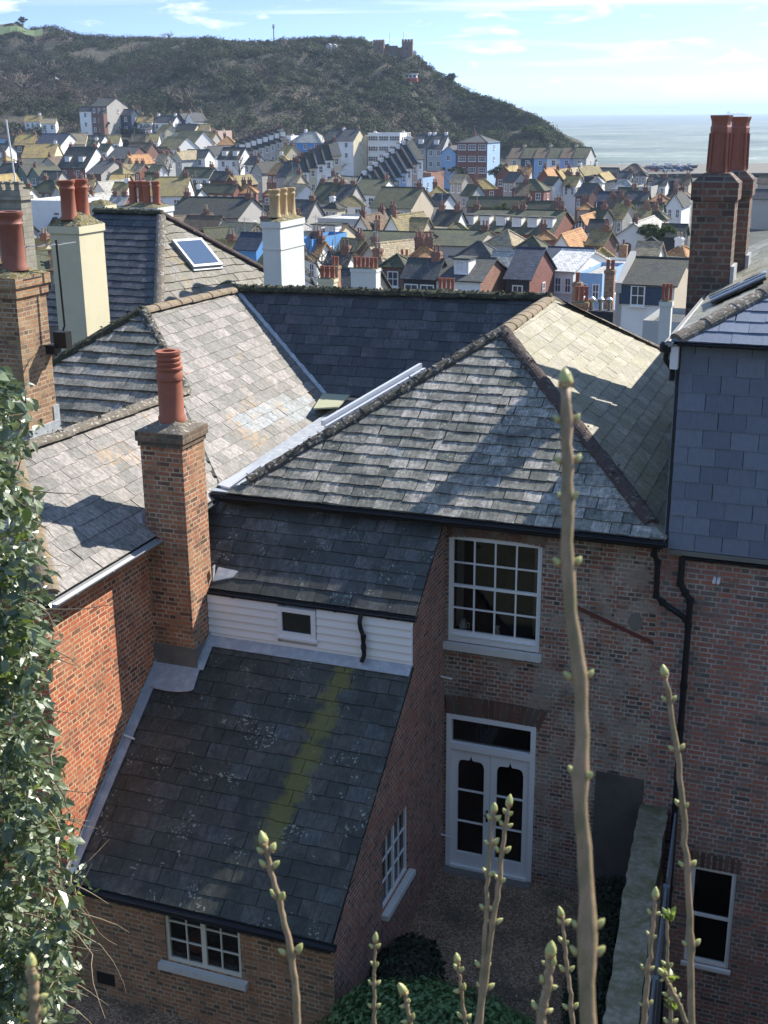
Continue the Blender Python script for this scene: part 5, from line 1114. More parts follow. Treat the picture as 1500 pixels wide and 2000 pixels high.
# --- upper left terraces under the hill
H(-2, 20, 200, 211, 'G', 'Wh', 'lg', 'tall white gabled house with a pale blue flank at the left edge under the hill', 2, 3, gwall='Lb', depth=10)
H(20, 46, 205, 213, 'E', 'Be', 'sl', 'beige block with two stacks beside the tall white gable at the edge', 3, 2, ch=2)
H(48, 78, 226, 237, 'E', 'Wh', 'oc', 'low white house with ochre roof below the beige block', 3, 1)
H(80, 108, 232, 241, 'E', 'Wh', 'tn', 'low white house with tan roof immediately left of the dark round evergreen', 2, 1, ch=0)
H(155, 177, 209, 217, 'E', 'Wh', 'sl', 'narrow tall white house left of the tallest slate roofed house', 1, 3, ch=0, D=372)
H(178, 208, 192, 208, 'E', 'Bn', 'dk', 'tallest house on the upper left slope with bay windows and a grey gable end', 3, 4, D=370, gwall='Gy', depth=11)
H(234, 256, 214, 225, 'E', 'Db', 'sl', 'narrow dark blue house right of the tallest slate roofed house', 1, 2, D=375)
H(256, 278, 208, 222, 'H', 'Be', 'tn', 'beige tan roofed house beside the narrow dark blue one', 2, 1, ch=2)
H(268, 297, 229, 239, 'E', 'Wh', 'oc', 'white house with a short ochre roof below the beige tan roofed one', 2, 1)
H(300, 338, 227, 239, 'E', 'Wh', 'sl', 'wide white slate roofed house in the upper terrace', 3, 2, ch=2)
H(343, 360, 222, 235, 'G', 'Db', 'sl', 'dark blue gabled house in the upper terrace', 1, 1)
H(361, 378, 221, 236, 'G', 'Wh', 'sl', 'white gabled house with dormer at the end of the upper terrace', 1, 1, ch=2)
H(400, 426, 252, 258, 'F', 'Pk', 'tn', 'tall pink flat topped house at the right end of the upper left row', 2, 2, ch=2, cmat='Be')
H(381, 408, 243, 257, 'E', 'Be', 'ms', 'beige house with moss roof left of the pink one', 1, 1, ch=0)
H(340, 378, 243, 257, 'E', 'Cr', 'dk', 'cream gable ended house with very dark roof under the upper terrace', 2, 1, ch=0)
H(-30, 36, 262, 270, 'E', 'Sk', 'br', 'sky blue house cut off by the left edge', 4, 2, ch=2)
H(28, 66, 263, 283, 'E', 'Br', 'oc', 'brown house with half ochre roof beside the sky blue one', 2, 1)
H(68, 118, 262, 284, 'E', 'Wh', 'nv', 'white house with big navy slate roof and bright gable end at left', 2, 1, ch=0, depth=9)
H(128, 166, 261, 281, 'E', 'Be', 'tn', 'house with plain tan roof right of the navy roof', 2, 0, ch=0)
H(162, 196, 265, 280, 'E', 'Wh', 'sl', 'white house with slate roof left of the ochre roofed white house', 2, 1, ch=0)
H(198, 232, 264, 279, 'E', 'Wh', 'ms', 'white house with a square moss yellow roof in the middle left', 3, 1, ch=0)
H(252, 283, 263, 276, 'E', 'Bn', 'br', 'brown house with white gabled neighbour above the blue slate hall', 2, 1)
H(285, 308, 262, 277, 'E', 'Wh', 'ms', 'white house with small moss roof above the brown one', 2, 1, ch=0)
H(43, 104, 282, 308, 'E', 'Cr', 'oc', 'cream house with the largest plain ochre roof at left', 2, 0, ch=1, depth=10)
H(112, 166, 288, 328, 'M', 'Rd', 'dk', 'red brick mansard house with two white dormers and white gable', 2, 1, gwall='Wh', dorm=2, ch=2, depth=10, cmat='Rd')
H(168, 197, 316, 340, 'E', 'Bn', 'sl', 'house with broad plain grey gable right of the two dormer mansard', 1, 0, gwall='Gy', depth=11, ch=2)
H(28, 52, 323, 342, 'G', 'Gn', 'dk', 'sage green gabled house at left', 1, 1)
H(55, 76, 328, 344, 'G', 'Gn', 'gn', 'second sage green house, with a dormer window, at left', 1, 1)
H(80, 108, 308, 322, 'G', 'Be', 'br', 'plain beige gable end with two stacks at left', 0 or 1, 0, ch=2)
H(-8, 26, 320, 342, 'E', 'Bn', 'dk', 'dark brown brick house at the left edge', 2, 1, ch=2)
H(76, 112, 335, 350, 'E', 'Gy', 'dk', 'low dark roofed house below the plain beige gable', 2, 0, ch=0)
H(208, 252, 288, 310, 'E', 'Bn', 'sl', 'long brick hall with broad blue slate roof and tall white windows', 3, 1, depth=10, ch=0)
H(240, 282, 280, 306, 'E', 'Bn', 'br', 'brown brick house with chimney above the brick hall', 2, 1)
H(284, 318, 288, 302, 'E', 'Bn', 'br', 'brown brick house with a row of three white windows', 3, 2, ch=0)
H(307, 345, 268, 291, 'E', 'Wh', 'ms', 'white house with steep moss roof, the left one of a stepped pair', 2, 1, depth=8, ch=0, yaw=-18)
H(335, 378, 257, 281, 'E', 'Wh', 'ms', 'white house with steep moss roof, the right one of the stepped pair', 2, 1, depth=8, ch=0, yaw=-18)
H(359, 400, 293, 308, 'E', 'Wh', 'sl', 'low white cottage with dark roof and long garden wall', 2, 1, ch=0)
H(425, 467, 289, 311, 'M', 'Wh', 'dk', 'white house with dark mansard roof and two small dormers', 2, 1, dorm=2, ch=0, D=300)
H(424, 462, 266, 282, 'H', 'Ob', 'or', 'brick cottage with bright orange hipped roof left of the stepped terrace', 2, 1)
ORD = ('first', 'second', 'third', 'fourth', 'fifth', 'sixth', 'seventh', 'eighth', 'ninth', 'tenth')
def terrace(p0, p1, D0, yaw, n, hpx, kind, walls, roofs, text, group, depth=7, **kw):
    """a row of touching houses from pixel p0 (front eave, near end) to p1 (far end)"""
    a = radians(yaw); ux = Vector((cos(a), sin(a), 0)); uy = Vector((-sin(a), cos(a), 0)); A = at(*p0, D0); B = onplane(p1[0], p1[1], A, uy); w = hypot(B.x-A.x, B.y-A.y)/n
    for i in range(n):
        c = A.lerp(B, (i+.5)/n); q = proj_px(c); k = walls[i % len(walls)]
        house(q[0]-4, q[0]+4, q[1]-hpx, q[1], kind, k, roofs[i % len(roofs)], text % (CN[k], ORD[i]), kw.get('cols', 1), kw.get('rows', 2), yaw=yaw, depth=depth, P3=c, w3=w*.995, group=group, dorm=kw.get('dorm', 0), cmat=kw.get('cmat'), gwall=kw.get('gwall'), sidewin=0)
terrace((470, 300), (560, 271), 312, 42, 8, 10, 'M', ('Gy', 'Lg'), ('dk', 'sl'), '%s terrace house with dormer, %s from the left in the stepped row', 'stepped terrace of grey houses', 7, dorm=1, cmat='Bn')
H(565, 628, 258, 278, 'H', 'Bb', 'lg', 'bright blue house with pale hipped roof under the hill', 3, 2, D=345, cmat='Wh')
H(556, 568, 262, 268, 'F', 'Wh', 'lg', 'thin white house end left of the bright blue house', 1, 2, D=352, ch=1, cmat='Wh')
H(633, 665, 255, 275, 'E', 'Wh', 'sl', 'white slate roofed house right of the bright blue one', 1, 2, D=345)
H(662, 690, 253, 275, 'E', 'Wh', 'sl', 'white house with a cream gable end facing the sun', 1, 2, D=340, gwall='Cr', depth=9, cmat='Ob')
H(697, 716, 262, 268, 'F', 'Cr', 'lg', 'narrow cream flat topped house left of the large white block', 1, 2, D=345, ch=1)
H(718, 781, 254, 262, 'F', 'Wh', 'lg', 'large white three storey block with wide horizontal windows', 3, 3, D=342, winw=3.0, ch=2, cmat='Wh')
H(806, 832, 264, 288, 'M', 'Gy', 'sl', 'grey house with white dormer, left one of the pair beside the red block', 2, 1, dorm=1, D=318, cmat='Wh')
H(834, 864, 264, 290, 'M', 'Lg', 'sl', 'light grey house with white dormer, right one of the pair beside the red block', 2, 2, dorm=1, D=316, ch=2, cmat='Wh')
H(862, 890, 286, 299, 'G', 'Lb', 'sl', 'pale blue gabled house tucked left of the tall red block', 1, 1, D=306)
H(893, 952, 264, 278, 'H', 'Rd', 'sl', 'tall red four storey block with white windows and a sky blue flank', 3, 3, D=302, gwall='Sk', winw=2.0, depth=10, cmat='Bn')
for i, (k, nm) in enumerate((('Cr', 'cream'), ('Db', 'dark navy'), ('Lb', 'pale blue'), ('Wh', 'white'), ('Pe', 'periwinkle'), ('Lg', 'light grey'))):
    x = 992+i*25.5
    H(x, x+25.5, 289, 309, 'E', k, 'gn' if i % 2 else 'br', '%s house in the long six colour terrace near the sea' % nm, 1, 2, D=312-i*2, depth=9, ch=1 if i in (0, 2, 4) else 0, group='houses of the six colour terrace', cmat='Be')
terrace((572, 347), (665, 300), 250, 36, 6, 15, 'E', ('Wh', 'Wh', 'Cr'), ('dk', 'sl'), '%s cottage, %s from the bottom of the climbing left terrace', 'cottages of the climbing left terrace', 7, cmat='Bn', gwall='Gy')
H(540, 572, 318, 345, 'E', 'Gy', 'sl', 'grey slate end house at the foot of the climbing left terrace', 1, 0, D=250, depth=7)
terrace((728, 384), (826, 306), 214, 50, 9, 16, 'E', ('Wh', 'Wh', 'Cr', 'Wh', 'Sk', 'Lb', 'Wh', 'Pk', 'Wh'), ('dk', 'sl'), '%s cottage, %s from the bottom of the long climbing right terrace', 'cottages of the long climbing right terrace', 8, cmat='Wh')
H(808, 842, 336, 340, 'F', 'Ob', 'lg', 'low orange brick flat roofed building left of the red block', 3, 0, D=268, ch=0)
H(795, 822, 347, 351, 'F', 'Lb', 'lg', 'low pale blue flat roofed extension below the orange flat one', 2, 1, D=262, ch=0)
H(685, 738, 352, 380, 'E', 'Wh', 'gn', 'white gabled house with wide dark moss roof in the centre', 2, 1, depth=10)
H(744, 763, 360, 372, 'G', 'Wh', 'nv', 'small white gable with navy roof and red stack in the centre', 1, 1, cmat='Rd')
H(636, 676, 342, 356, 'H', 'Be', 'tn', 'low beige roofed building between the two climbing terraces', 3, 0, ch=1)
H(608, 645, 358, 395, 'E', 'Gy', 'gn', 'dark green mossy roof with soot brown stack right of the buff pots', 1, 1, ch=2, gwall='Bn')
H(648, 680, 362, 396, 'E', 'Gy', 'sl', 'grey gabled house beside the dark green mossy roof', 1, 1, ch=2)
H(660, 712, 386, 401, 'H', 'Wh', 'ms', 'low square white building with olive hipped roof in the centre', 2, 1, ch=0)
H(620, 725, 418, 432, 'F', 'Lg', 'wt', 'long low pale flat roofed building with glazed side in the centre', 7, 1, ch=0, D=168)
H(724, 803, 368, 406, 'E', 'Gy', 'gn', 'big grey rendered house with dark moss roof and pale gable end', 2, 1, depth=9, ch=1, gwall='Be', D=178)
H(806, 830, 388, 400, 'E', 'Gy', 'dk', 'small dark house behind the big grey rendered one', 1, 1, gwall='Gy')
H(835, 878, 364, 382, 'H', 'Rd', 'oc', 'squarish red brick house with ochre hipped roof right of the pale gable', 2, 2)
H(912, 970, 349, 368, 'H', 'Rd', 'oc', 'wide low red brick house with ochre hipped roof below the tall red block', 3, 1, D=228)
H(1000, 1062, 350, 371, 'H', 'Rd', 'gn', 'red brick house with brown hipped roof and three white windows', 3, 1, D=226)
H(968, 1005, 327, 346, 'G', 'Rd', 'oc', 'red gabled house in front of the six colour terrace', 2, 1)
H(1048, 1075, 331, 352, 'G', 'Rd', 'or', 'red brick gable with ochre slope, left one of three by the terrace', 1, 1, depth=9)
H(1076, 1098, 333, 348, 'G', 'Rd', 'oc', 'red brick gable with ochre slope, middle one of three by the terrace', 1, 1, depth=9)
H(1098, 1120, 331, 346, 'G', 'Ob', 'tn', 'orange brick gable with tan slope, right one of three by the terrace', 1, 1, depth=9)
H(1158, 1182, 340, 352, 'G', 'Bk', 'oc', 'black boarded gable house with white windows near the beach', 1, 2, ch=0, D=242)
H(1143, 1158, 342, 348, 'F', 'Bk', 'sl', 'narrow black boarded net shop beside the black gable', 1, 0, ch=0, D=244)
H(1212, 1258, 320, 336, 'H', 'Lg', 'br', 'low building with brown hipped roof on the sea front', 3, 0, D=330, ch=0)
H(1150, 1205, 329, 338, 'E', 'Bn', 'dk', 'long low dark shed on the sea front left of the brown hipped roof', 3, 0, D=335, ch=0)
H(1190, 1238, 355, 368, 'H', 'Lg', 'lg', 'low building with very pale hipped roof near the beach', 3, 0, ch=0)
H(1166, 1210, 376, 393, 'E', 'Db', 'nv', 'dark blue shed with ochre edged roof', 2, 0, ch=0)
H(1240, 1272, 352, 368, 'F', 'Gy', 'lg', 'grey blocky roof top structure near the beach', 1, 0, ch=0, D=225)
H(1222, 1290, 398, 416, 'E', 'Gy', 'gn', 'long grey walled building with dark moss roof near the beach', 4, 1, ch=1)
H(1262, 1300, 409, 427, 'H', 'Be', 'gn', 'beige house with dark hipped roof left of the sooty chimneys', 2, 1)
H(1204, 1270, 438, 461, 'G', 'Wh', 'lg', 'white gabled club house with dark sign panel and round blue plaque', 2, 0, D=148, ch=1, cmat='Bn', depth=12, win=False)
club = COL.objects[-1] if False else [o for o in COL.objects if o.get('label', '').startswith('white gabled club')][0]
mb = MB(); zb = club['_ze']; mb.box(-1.3, -.08, zb-2.9, -.2, -.01, zb-1.1); mb.prism([(-.75+.55*cos(a), -.08, zb-1.1+.3*sin(a)) for a in [pi*k/8 for k in range(9)]][::-1], (0, .07, 0)); mb.build('sign_panel', M['Br'], club)
mb = MB(); mb.prism([(1.15+.52*cos(2*pi*k/24), -.03, zb-1.9+.68*sin(2*pi*k/24)) for k in range(24)], (0, -.06, 0)); pl = mb.build('round_plaque', M['Na'], club); mb = MB(); mb.prism([(1.15+.38*cos(2*pi*k/24), -.1, zb-1.9+.53*sin(2*pi*k/24)) for k in range(24)], (0, -.02, 0)); mb.build('plaque_centre', M['Lb'], pl)
hb = H(1115, 1150, 424, 452, 'G', 'Wh', 'or', 'black and white half timbered gable with orange roof', 1, 0, D=158, ch=0, depth=8)
mb = MB(); w_ = hb['_w']; z0 = hb['_ze']; z1 = hb['_zr']
for k in range(7): x = -w_/2+w_*k/6; mb.box(x-.07, -.06, z0-3.4, x+.07, -.01, z0+(z1-z0)*(1-abs(x)/(w_/2))*.95)
for z in (z0-3, z0-1.6, z0, z0+1.2): hh = w_/2*(1 if z <= z0 else 1-(z-z0)/(z1-z0)); mb.box(-hh, -.07, z-.08, hh, -.012, z+.08)
mb.build('timber_frame', M['Bk'], hb); 
H(1150, 1176, 432, 452, 'E', 'Wh', 'dk', 'dark roofed wing right of the half timbered gable', 2, 1, D=156, ch=0)
H(892, 985, 415, 452, 'E', 'Rd', 'gn', 'long dark roofed range with white dormers, its left half', 3, 0, D=158, dorm=3, ch=2, depth=13)
H(986, 1078, 415, 458, 'E', 'Rd', 'gn', 'long dark roofed range with white dormers, its right half', 3, 1, D=154, dorm=3, ch=2, depth=12)
H(1050, 1086, 445, 466, 'H', 'Ob', 'or', 'brick wing with orange roof at the right end of the dormered range', 2, 0)
H(845, 890, 412, 440, 'E', 'Wh', 'dk', 'dark roof with white gable end left of the dormered range', 2, 0, ch=2)
H(912, 1018, 386, 404, 'E', 'Bn', 'gn', 'long low dark moss roof below the red brick houses', 3, 0, ch=0, D=195)
H(1020, 1092, 398, 412, 'E', 'Bn', 'gn', 'second low moss roof, right of the long low one', 2, 0, ch=2, D=188)
H(1075, 1112, 405, 420, 'H', 'Ob', 'or', 'small orange tiled hipped house above the half timbered gable', 1, 0)
H(1132, 1160, 392, 408, 'H', 'Pk', 'or', 'small pink walled orange roofed house left of the dark blue shed', 1, 0)
H(680, 815, 458, 487, 'E', 'Gy', 'gn', 'very long plain green mossy roof in the middle distance', 2, 0, D=136, ch=0, depth=9)
H(816, 930, 459, 480, 'E', 'Gy', 'gn', 'continuation of the long green roof, its right hand part', 2, 0, D=137, ch=1, depth=9)
H(862, 925, 448, 459, 'H', 'Be', 'ms', 'low moss green roof above the long green roof', 2, 0, ch=0, D=148)
H(948, 1000, 448, 476, 'H', 'Lg', 'tn', 'pale lichened hipped roof right of the long green roofs', 2, 0, ch=0, D=137, yaw=-20)
H(1008, 1058, 462, 484, 'H', 'Bn', 'gn', 'dark hipped house with white corner window below the dormered range', 2, 0, ch=0)
H(892, 960, 479, 500, 'H', 'Gy', 'sl', 'slate grey hipped house with one white window below the green roofs', 1, 1, ch=0, D=122)
H(1076, 1116, 460, 490, 'G', 'Wh', 'or', 'white gable with bright orange roof and dark square windows', 2, 0, D=128, depth=8, ch=0)
H(1054, 1138, 495, 520, 'E', 'Wh', 'nv', 'building with deep navy roof behind the curved white roof', 2, 1, D=114, ch=0, depth=7)
H(1148, 1212, 484, 512, 'H', 'Wh', 'oc', 'white house with large ochre gold hipped roof', 2, 1, D=116, ch=0)
H(1062, 1120, 506, 530, 'E', 'Wh', 'wt', 'white building with smooth bright white roof', 3, 1, D=106, ch=0, depth=9, yaw=-10)
H(1136, 1170, 536, 542, 'F', 'Lb', 'lg', 'blue and white shop front building below the ochre gold roof', 2, 1, D=100, ch=0)
H(990, 1033, 489, 545, 'E', 'Bk', 'nv', 'black boarded house with steep navy roof and red brick gable', 1, 1, D=100, gwall='Rd', depth=7.5, ch=0)
H(955, 992, 493, 536, 'E', 'Wh', 'lg', 'narrow house with pale lichened slope left of the black boarded one', 1, 1, D=104, ch=0)
H(788, 850, 512, 543, 'E', 'Bk', 'sl', 'black walled house with white sash window and dark roof', 2, 1, D=99, ch=1, winw=1.2, cmat='Ob')
H(851, 938, 510, 548, 'E', 'Wh', 'sl', 'white walled slate roofed house with pale dormer and brick gable', 3, 0, D=98, gwall='Ob', dorm=1, ch=0, depth=7)
H(745, 790, 500, 518, 'H', 'Bn', 'gn', 'dark brick house with one white sash window right of the white stack', 1, 1, D=104, ch=0)
H(795, 862, 496, 508, 'H', 'Ob', 'or', 'orange gold roof with two brick stacks behind the black walled house', 2, 0, D=112, ch=2)
H(600, 652, 440, 470, 'E', 'Cr', 'br', 'cream rendered house with two dormers beside the bare garden tree', 2, 1, D=138, dorm=2, gwall='Cr', depth=7, ch=0)
H(576, 606, 468, 474, 'F', 'Bb', 'sl', 'deep blue rendered building right of the tall white chimney', 1, 2, D=118, ch=1)
H(460, 500, 470, 486, 'E', 'Bb', 'nv', 'blue walled building with navy roof left of the tall white chimney', 1, 0, D=118, ch=0)
H(640, 720, 548, 575, 'E', 'Be', 'sl', 'low dark roof with rooflight at the foot of the white six pot stack', 1, 0, D=76, ch=0)
H(1212, 1318, 514, 557, 'E', 'Wh', 'dk', 'white house with dark upper storey and one tall white dormer window', 1, 0, D=84, depth=8, ch=0, gwall='Be')
mn = [o for o in COL.objects if o.get('label', '').startswith('white house with dark upper')][0]; w_ = mn['_w']; z0 = mn['_ze']
mb = MB(); mb.box(-w_/2-.02, -.12, z0-1.35, w_/2-.4, .3, z0-.12); mb.build('slate_band', M['Db'], mn); add_win(mn, -w_*.16, -.16, z0-1.42, 1.0, 1.35)
mb = MB(); mb.prism([(-w_/2-.3, -.25, z0-.6), (-w_/2-.3, mn['_mid'], mn['_zr']+.1), (-w_/2-.3, mn['_mid'], mn['_zr']+.55), (-w_/2-.3, -.25, z0+.1)], (.42, 0, 0)); mb.box(-w_/2-.3, -.05, 0, -w_/2+.12, .3, z0); mb.build('party_wall', M['Gy'], mn)
H(1255, 1330, 620, 640, 'F', 'Lg', 'sl', 'small lower flat grey roof beside the white stack with four pots', 1, 0, D=66, ch=0, depth=5)
# left middle, in front of the upper rows
H(56, 112, 352, 374, 'H', 'Bn', 'gn', 'brown brick hipped house with four white windows above the cream chimney', 4, 1, ch=1)
H(128, 170, 350, 366, 'H', 'Bn', 'or', 'house with rust brown roof and stacks behind the cream chimney', 2, 0, ch=2)
H(150, 182, 350, 364, 'E', 'Be', 'ms', 'small beige house with moss roof behind the red pots', 2, 1)
H(180, 206, 357, 377, 'G', 'Wh', 'lg', 'white gable with pale grey slope left of the brown walled ochre roof', 1, 0, depth=8, ch=0)
H(210, 244, 343, 366, 'E', 'Bn', 'oc', 'brown walled house with ochre roof and one square white window', 1, 1, depth=9, ch=0, gwall='Bn')
H(292, 362, 348, 383, 'E', 'Wh', 'ms', 'white house with the brightest yellow green moss roof, above the velux roof', 2, 1, ch=2, D=190, depth=9)
H(352, 408, 328, 346, 'E', 'Wh', 'gn', 'white house with dark green roof above the long brick range', 3, 1, ch=1)
H(370, 456, 361, 376, 'E', 'Bn', 'gn', 'long brown brick range with five white windows', 5, 1, ch=1, gwall='Rd')
H(410, 440, 336, 352, 'E', 'Bn', 'dk', 'dark roofed house with small gablet above the long brick range', 1, 0)
H(461, 500, 348, 376, 'H', 'Rd', 'or', 'red brick house with orange hipped roof left of the buff pots', 2, 2, ch=2)
H(438, 462, 346, 362, 'G', 'Rd', 'ms', 'small red brick gable between the brick range and the orange hipped roof', 1, 0)
H(512, 548, 352, 380, 'H', 'Rd', 'or', 'red brick house with orange roof behind the buff pots', 2, 1, ch=2)
H(330, 465, 388, 424, 'E', 'Gy', 'dk', 'wide black roofed hall with a row of small white windows', 7, 1, D=158, ch=2, depth=8, winw=.9)
H(44, 120, 388, 397, 'F', 'Wh', 'wt', 'long low white building behind the cream chimney', 5, 0, D=150, ch=0)
H(355, 420, 425, 448, 'E', 'Gy', 'br', 'low grey brown roof below the wide black roofed hall', 2, 0, ch=0, D=138)
H(418, 480, 436, 462, 'E', 'Be', 'tn', 'plain grey tan roof left of the tall white chimney', 2, 0, ch=0, D=132, yaw=-20)
H(560, 600, 392, 425, 'E', 'Gy', 'sl', 'slate grey roof and wall just right of the buff pots', 1, 1, ch=1, D=172)
H(1150, 1196, 520, 530, 'F', 'Wh', 'lg', 'white flat roofed shop just behind the brick stacks at right', 2, 1, D=107, ch=0)
H(1290, 1335, 440, 462, 'E', 'Bk', 'dk', 'black timber building left of the sooty chimneys', 2, 0, ch=0, D=150)
H(1225, 1262, 376, 392, 'E', 'Gy', 'sl', 'grey slate roof right of the dark blue shed', 2, 0, ch=1)
H(1300, 1345, 368, 384, 'H', 'Gy', 'br', 'brown roofed house beside the sooty chimneys near the beach', 2, 0, ch=1)
H(1470, 1520, 372, 388, 'E', 'Gy', 'sl', 'slate roofed building right of the sooty chimneys', 2, 0, ch=0)
H(1480, 1540, 345, 358, 'E', 'Be', 'br', 'low brown roofed building at the right edge near the beach', 2, 0, ch=0)
for i, (x0, x1, y, k, rf, lb) in enumerate(((1152, 1176, 356, 'Wh', 'lg', 'low white shed with pale roof just in front of the black gable house'), (1206, 1232, 347, 'Lg', 'sl', 'low light grey hut with slate roof between the two sea front roofs'), (1262, 1292, 352, 'Br', 'br', 'low brown shed with brown roof below the beach masts'), (1275, 1300, 362, 'Wh', 'sl', 'white slate roofed cottage below the beach masts'), (1296, 1330, 352, 'Bk', 'dk', 'low black net shed in front of the parked cars'), (1318, 1345, 360, 'Be', 'br', 'beige brown roofed hut immediately left of the sooty chimney'), (1240, 1262, 342, 'Gy', 'dk', 'dark roofed hut beside the brown hipped sea front roof'), (1205, 1240, 384, 'Wh', 'gn', 'white cottage with green roof right of the dark blue shed'), (1275, 1310, 392, 'Cr', 'or', 'cream cottage with bright orange roof left of the sooty chimneys'))):
    H(x0, x1, y-10, y, 'E' if i % 2 else 'H', k, rf, lb, 2, 1, ch=i % 2, D=None if y > 355 else 285)
# fill between named houses, each described by its neighbour
rg = random.Random(33); used = {}
def nearest(px, py, me=None):
    return min(HOUSES[:NH], key=lambda h: ((h[0]+h[1])/2-px)**2+(2.2*((h[2]+h[3])/2-py))**2)
NH = len(HOUSES)
SZ = ('small', 'narrow', 'low', 'squat', 'slim', 'plain', 'little', 'compact')
cand = []
for row, (y, step) in enumerate(((262, 26), (278, 27), (298, 29), (316, 30), (338, 33), (360, 36), (384, 38), (404, 42), (428, 46), (452, 50), (476, 54), (500, 60), (528, 70))):
    x = rg.uniform(-20, 10)
    while x < 1340:
        cand.append((x+rg.uniform(-6, 6), y+rg.uniform(-5, 5), step*rg.uniform(.5, .72))); x += step
cnt = 0
for x, y, w in cand:
    if y < 285 and x > 420: continue
    if y < 318 and (x > 990): continue
    if y < 300 and 560 < x: continue
    if 640 < x < 1000 and y < 345: continue
    if y < 372 and x > 1140: continue
    hit = any(h[0]-w*.75 < x < h[1]-w*.2 and h[2]-2 < y < h[3]+9 for h in HOUSES)
    if hit or rg.random() < .25: continue
    n_ = nearest(x+w/2, y); short = n_[4]
    sd = ('left of' if x+w/2 < (n_[0]+n_[1])/2 else 'right of') if abs(x+w/2-(n_[0]+n_[1])/2) > 14 else ('behind' if y < (n_[2]+n_[3])/2 else 'in front of')
    kd = rg.choice('EEEGH'); wl_ = rg.choice(('Wh', 'Wh', 'Lg', 'Be', 'Rd', 'Cr', 'Bn', 'Wh', 'Wh', 'Gy')); rf_ = rg.choice(('dk', 'ms', 'oc', 'sl', 'gn', 'tn', 'oc', 'br', 'sl', 'ms', 'or', 'lg'))
    # keep the neighbour's phrase short and true
    words = short.split(); ref = ' '.join(words[:9])
    for cut in (' with', ' left', ' right', ' at ', ' behind', ' in ', ' beside', ' below', ' above'): pass
    ph = ' '.join(w__ for w__ in words[:8]); ph = ph.rstrip(',')
    while ph.split()[-1] in ('with', 'the', 'a', 'of', 'and', 'in', 'at', 'on', 'one', 'left', 'right', 'its', 'an', 'from', 'below', 'above', 'to', 'by', 'very', 'behind', 'beside', 'under', 'facing', 'near', 'between', 'tall', 'bright', 'red', 'small', 'white', 'dark', 'pale', 'orange'): ph = ' '.join(ph.split()[:-1]).rstrip(',')
    base_ = '%s %s house %s the %s' % (CN[wl_], RN[rf_]+' roofed', sd, ph)
    for a_ in ('',)+SZ:
        lb = (a_+' '+base_).strip()
        if lb not in used: break
    lb = ' '.join(lb.split()[:16])
    if lb in used: continue
    used[lb] = 1
    H(x, x+w, y-rg.uniform(11, 17)*(1+ (y-260)/300), y, kd, wl_, rf_, lb, 2, 1, yaw=rg.uniform(-30, 12), ch=rg.choice((0, 1, 1, 2)), depth=8 if kd == 'G' else None); cnt += 1
print('houses', len(HOUSES), 'fill', cnt)
# --- stacks seen against the town
def tstack(px, py, D, w, d, h, mat, label, n, pm='terracotta', cap='mossy'):
    P = at(px, py, D); stack('chimney_stack', P.x-w/2, P.y-d/2, P.x+w/2, P.y+d/2, P.z-h, P.z, mat, label, [(-w/2+w*(i+.5)/n, 0, .55, min(.13, w/n*.4), pm) for i in range(n)], corb=1, caph=.08, capm=cap)
tstack(714, 524, 66, 1.45, .7, 3.5, 'whiter', 'wide white stack carrying six red pots beyond the dark ridge', 6)
tstack(640, 544, 58, .8, .5, 2.5, 'creamr', 'small mossy buff stack with three red pots just beyond the ridge', 3)
tstack(830, 470, 118, .9, .7, 5, 'b_chim', 'tall red brick stack with two pots in front of the long green roof', 2)
tstack(790, 500, 112, .9, .7, 5, 'b_chim', 'second red brick stack, lower, left of the tall one by the green roof', 2)
tstack(738, 430, 150, .8, .7, 4, 'b_chim', 'brown brick stack standing against the green roof end', 2)
tstack(872, 566, 62, .9, .4, 2.0, 'whiter', 'four red pots on a low white stack at the dark ridge', 4)
tstack(1128, 552, 72, .5, .5, 4, 'b_chim', 'slim brick stack left of the steel cowls', 1)
tstack(1136, 590, 46, .55, .4, 2.2, 'b_chim', 'low orange brick stack with small pots behind the sunlit roof corner', 3)
tstack(1192, 528, 70, .55, .5, 6, 'b_chim', 'tall slender red brick stack left of the dark upper storey', 2)
tstack(1302, 588, 42, .38, .38, 3.2, 'whiter', 'slim white stack with four small clay pots right of the sunlit roof', 3)
tstack(1218, 478, 140, .9, .8, 4.5, 'b_chim', 'brick stack with one red pot against the white club house', 1)
tstack(655, 520, 74, .5, .5, 4, 'b_chim', 'narrow brick stack with two pots under the bare garden tree', 2)
P = at(1165, 590, 46); rt = tag(empty('steel_cowls', (P.x, P.y, P.z-1.8)), 'dark stack with shiny steel cowls behind the sunlit roof corner', 'chimney'); mb = MB(); mb.box(-.7, -.3, 0, .7, .3, 1.5); mb.build('stack', M['Bk'], rt)
M['steel'] = plain('bright_steel', (.6, .6, .6), .25, 1)
for k in range(4): mb = MB(); mb.lathe([(.07, 0), (.07, .3), (.12, .32), (.13, .42), (.04, .5)], (-.5+.33*k, 0, 1.5), 10); mb.build('cowl', M['steel'], rt)
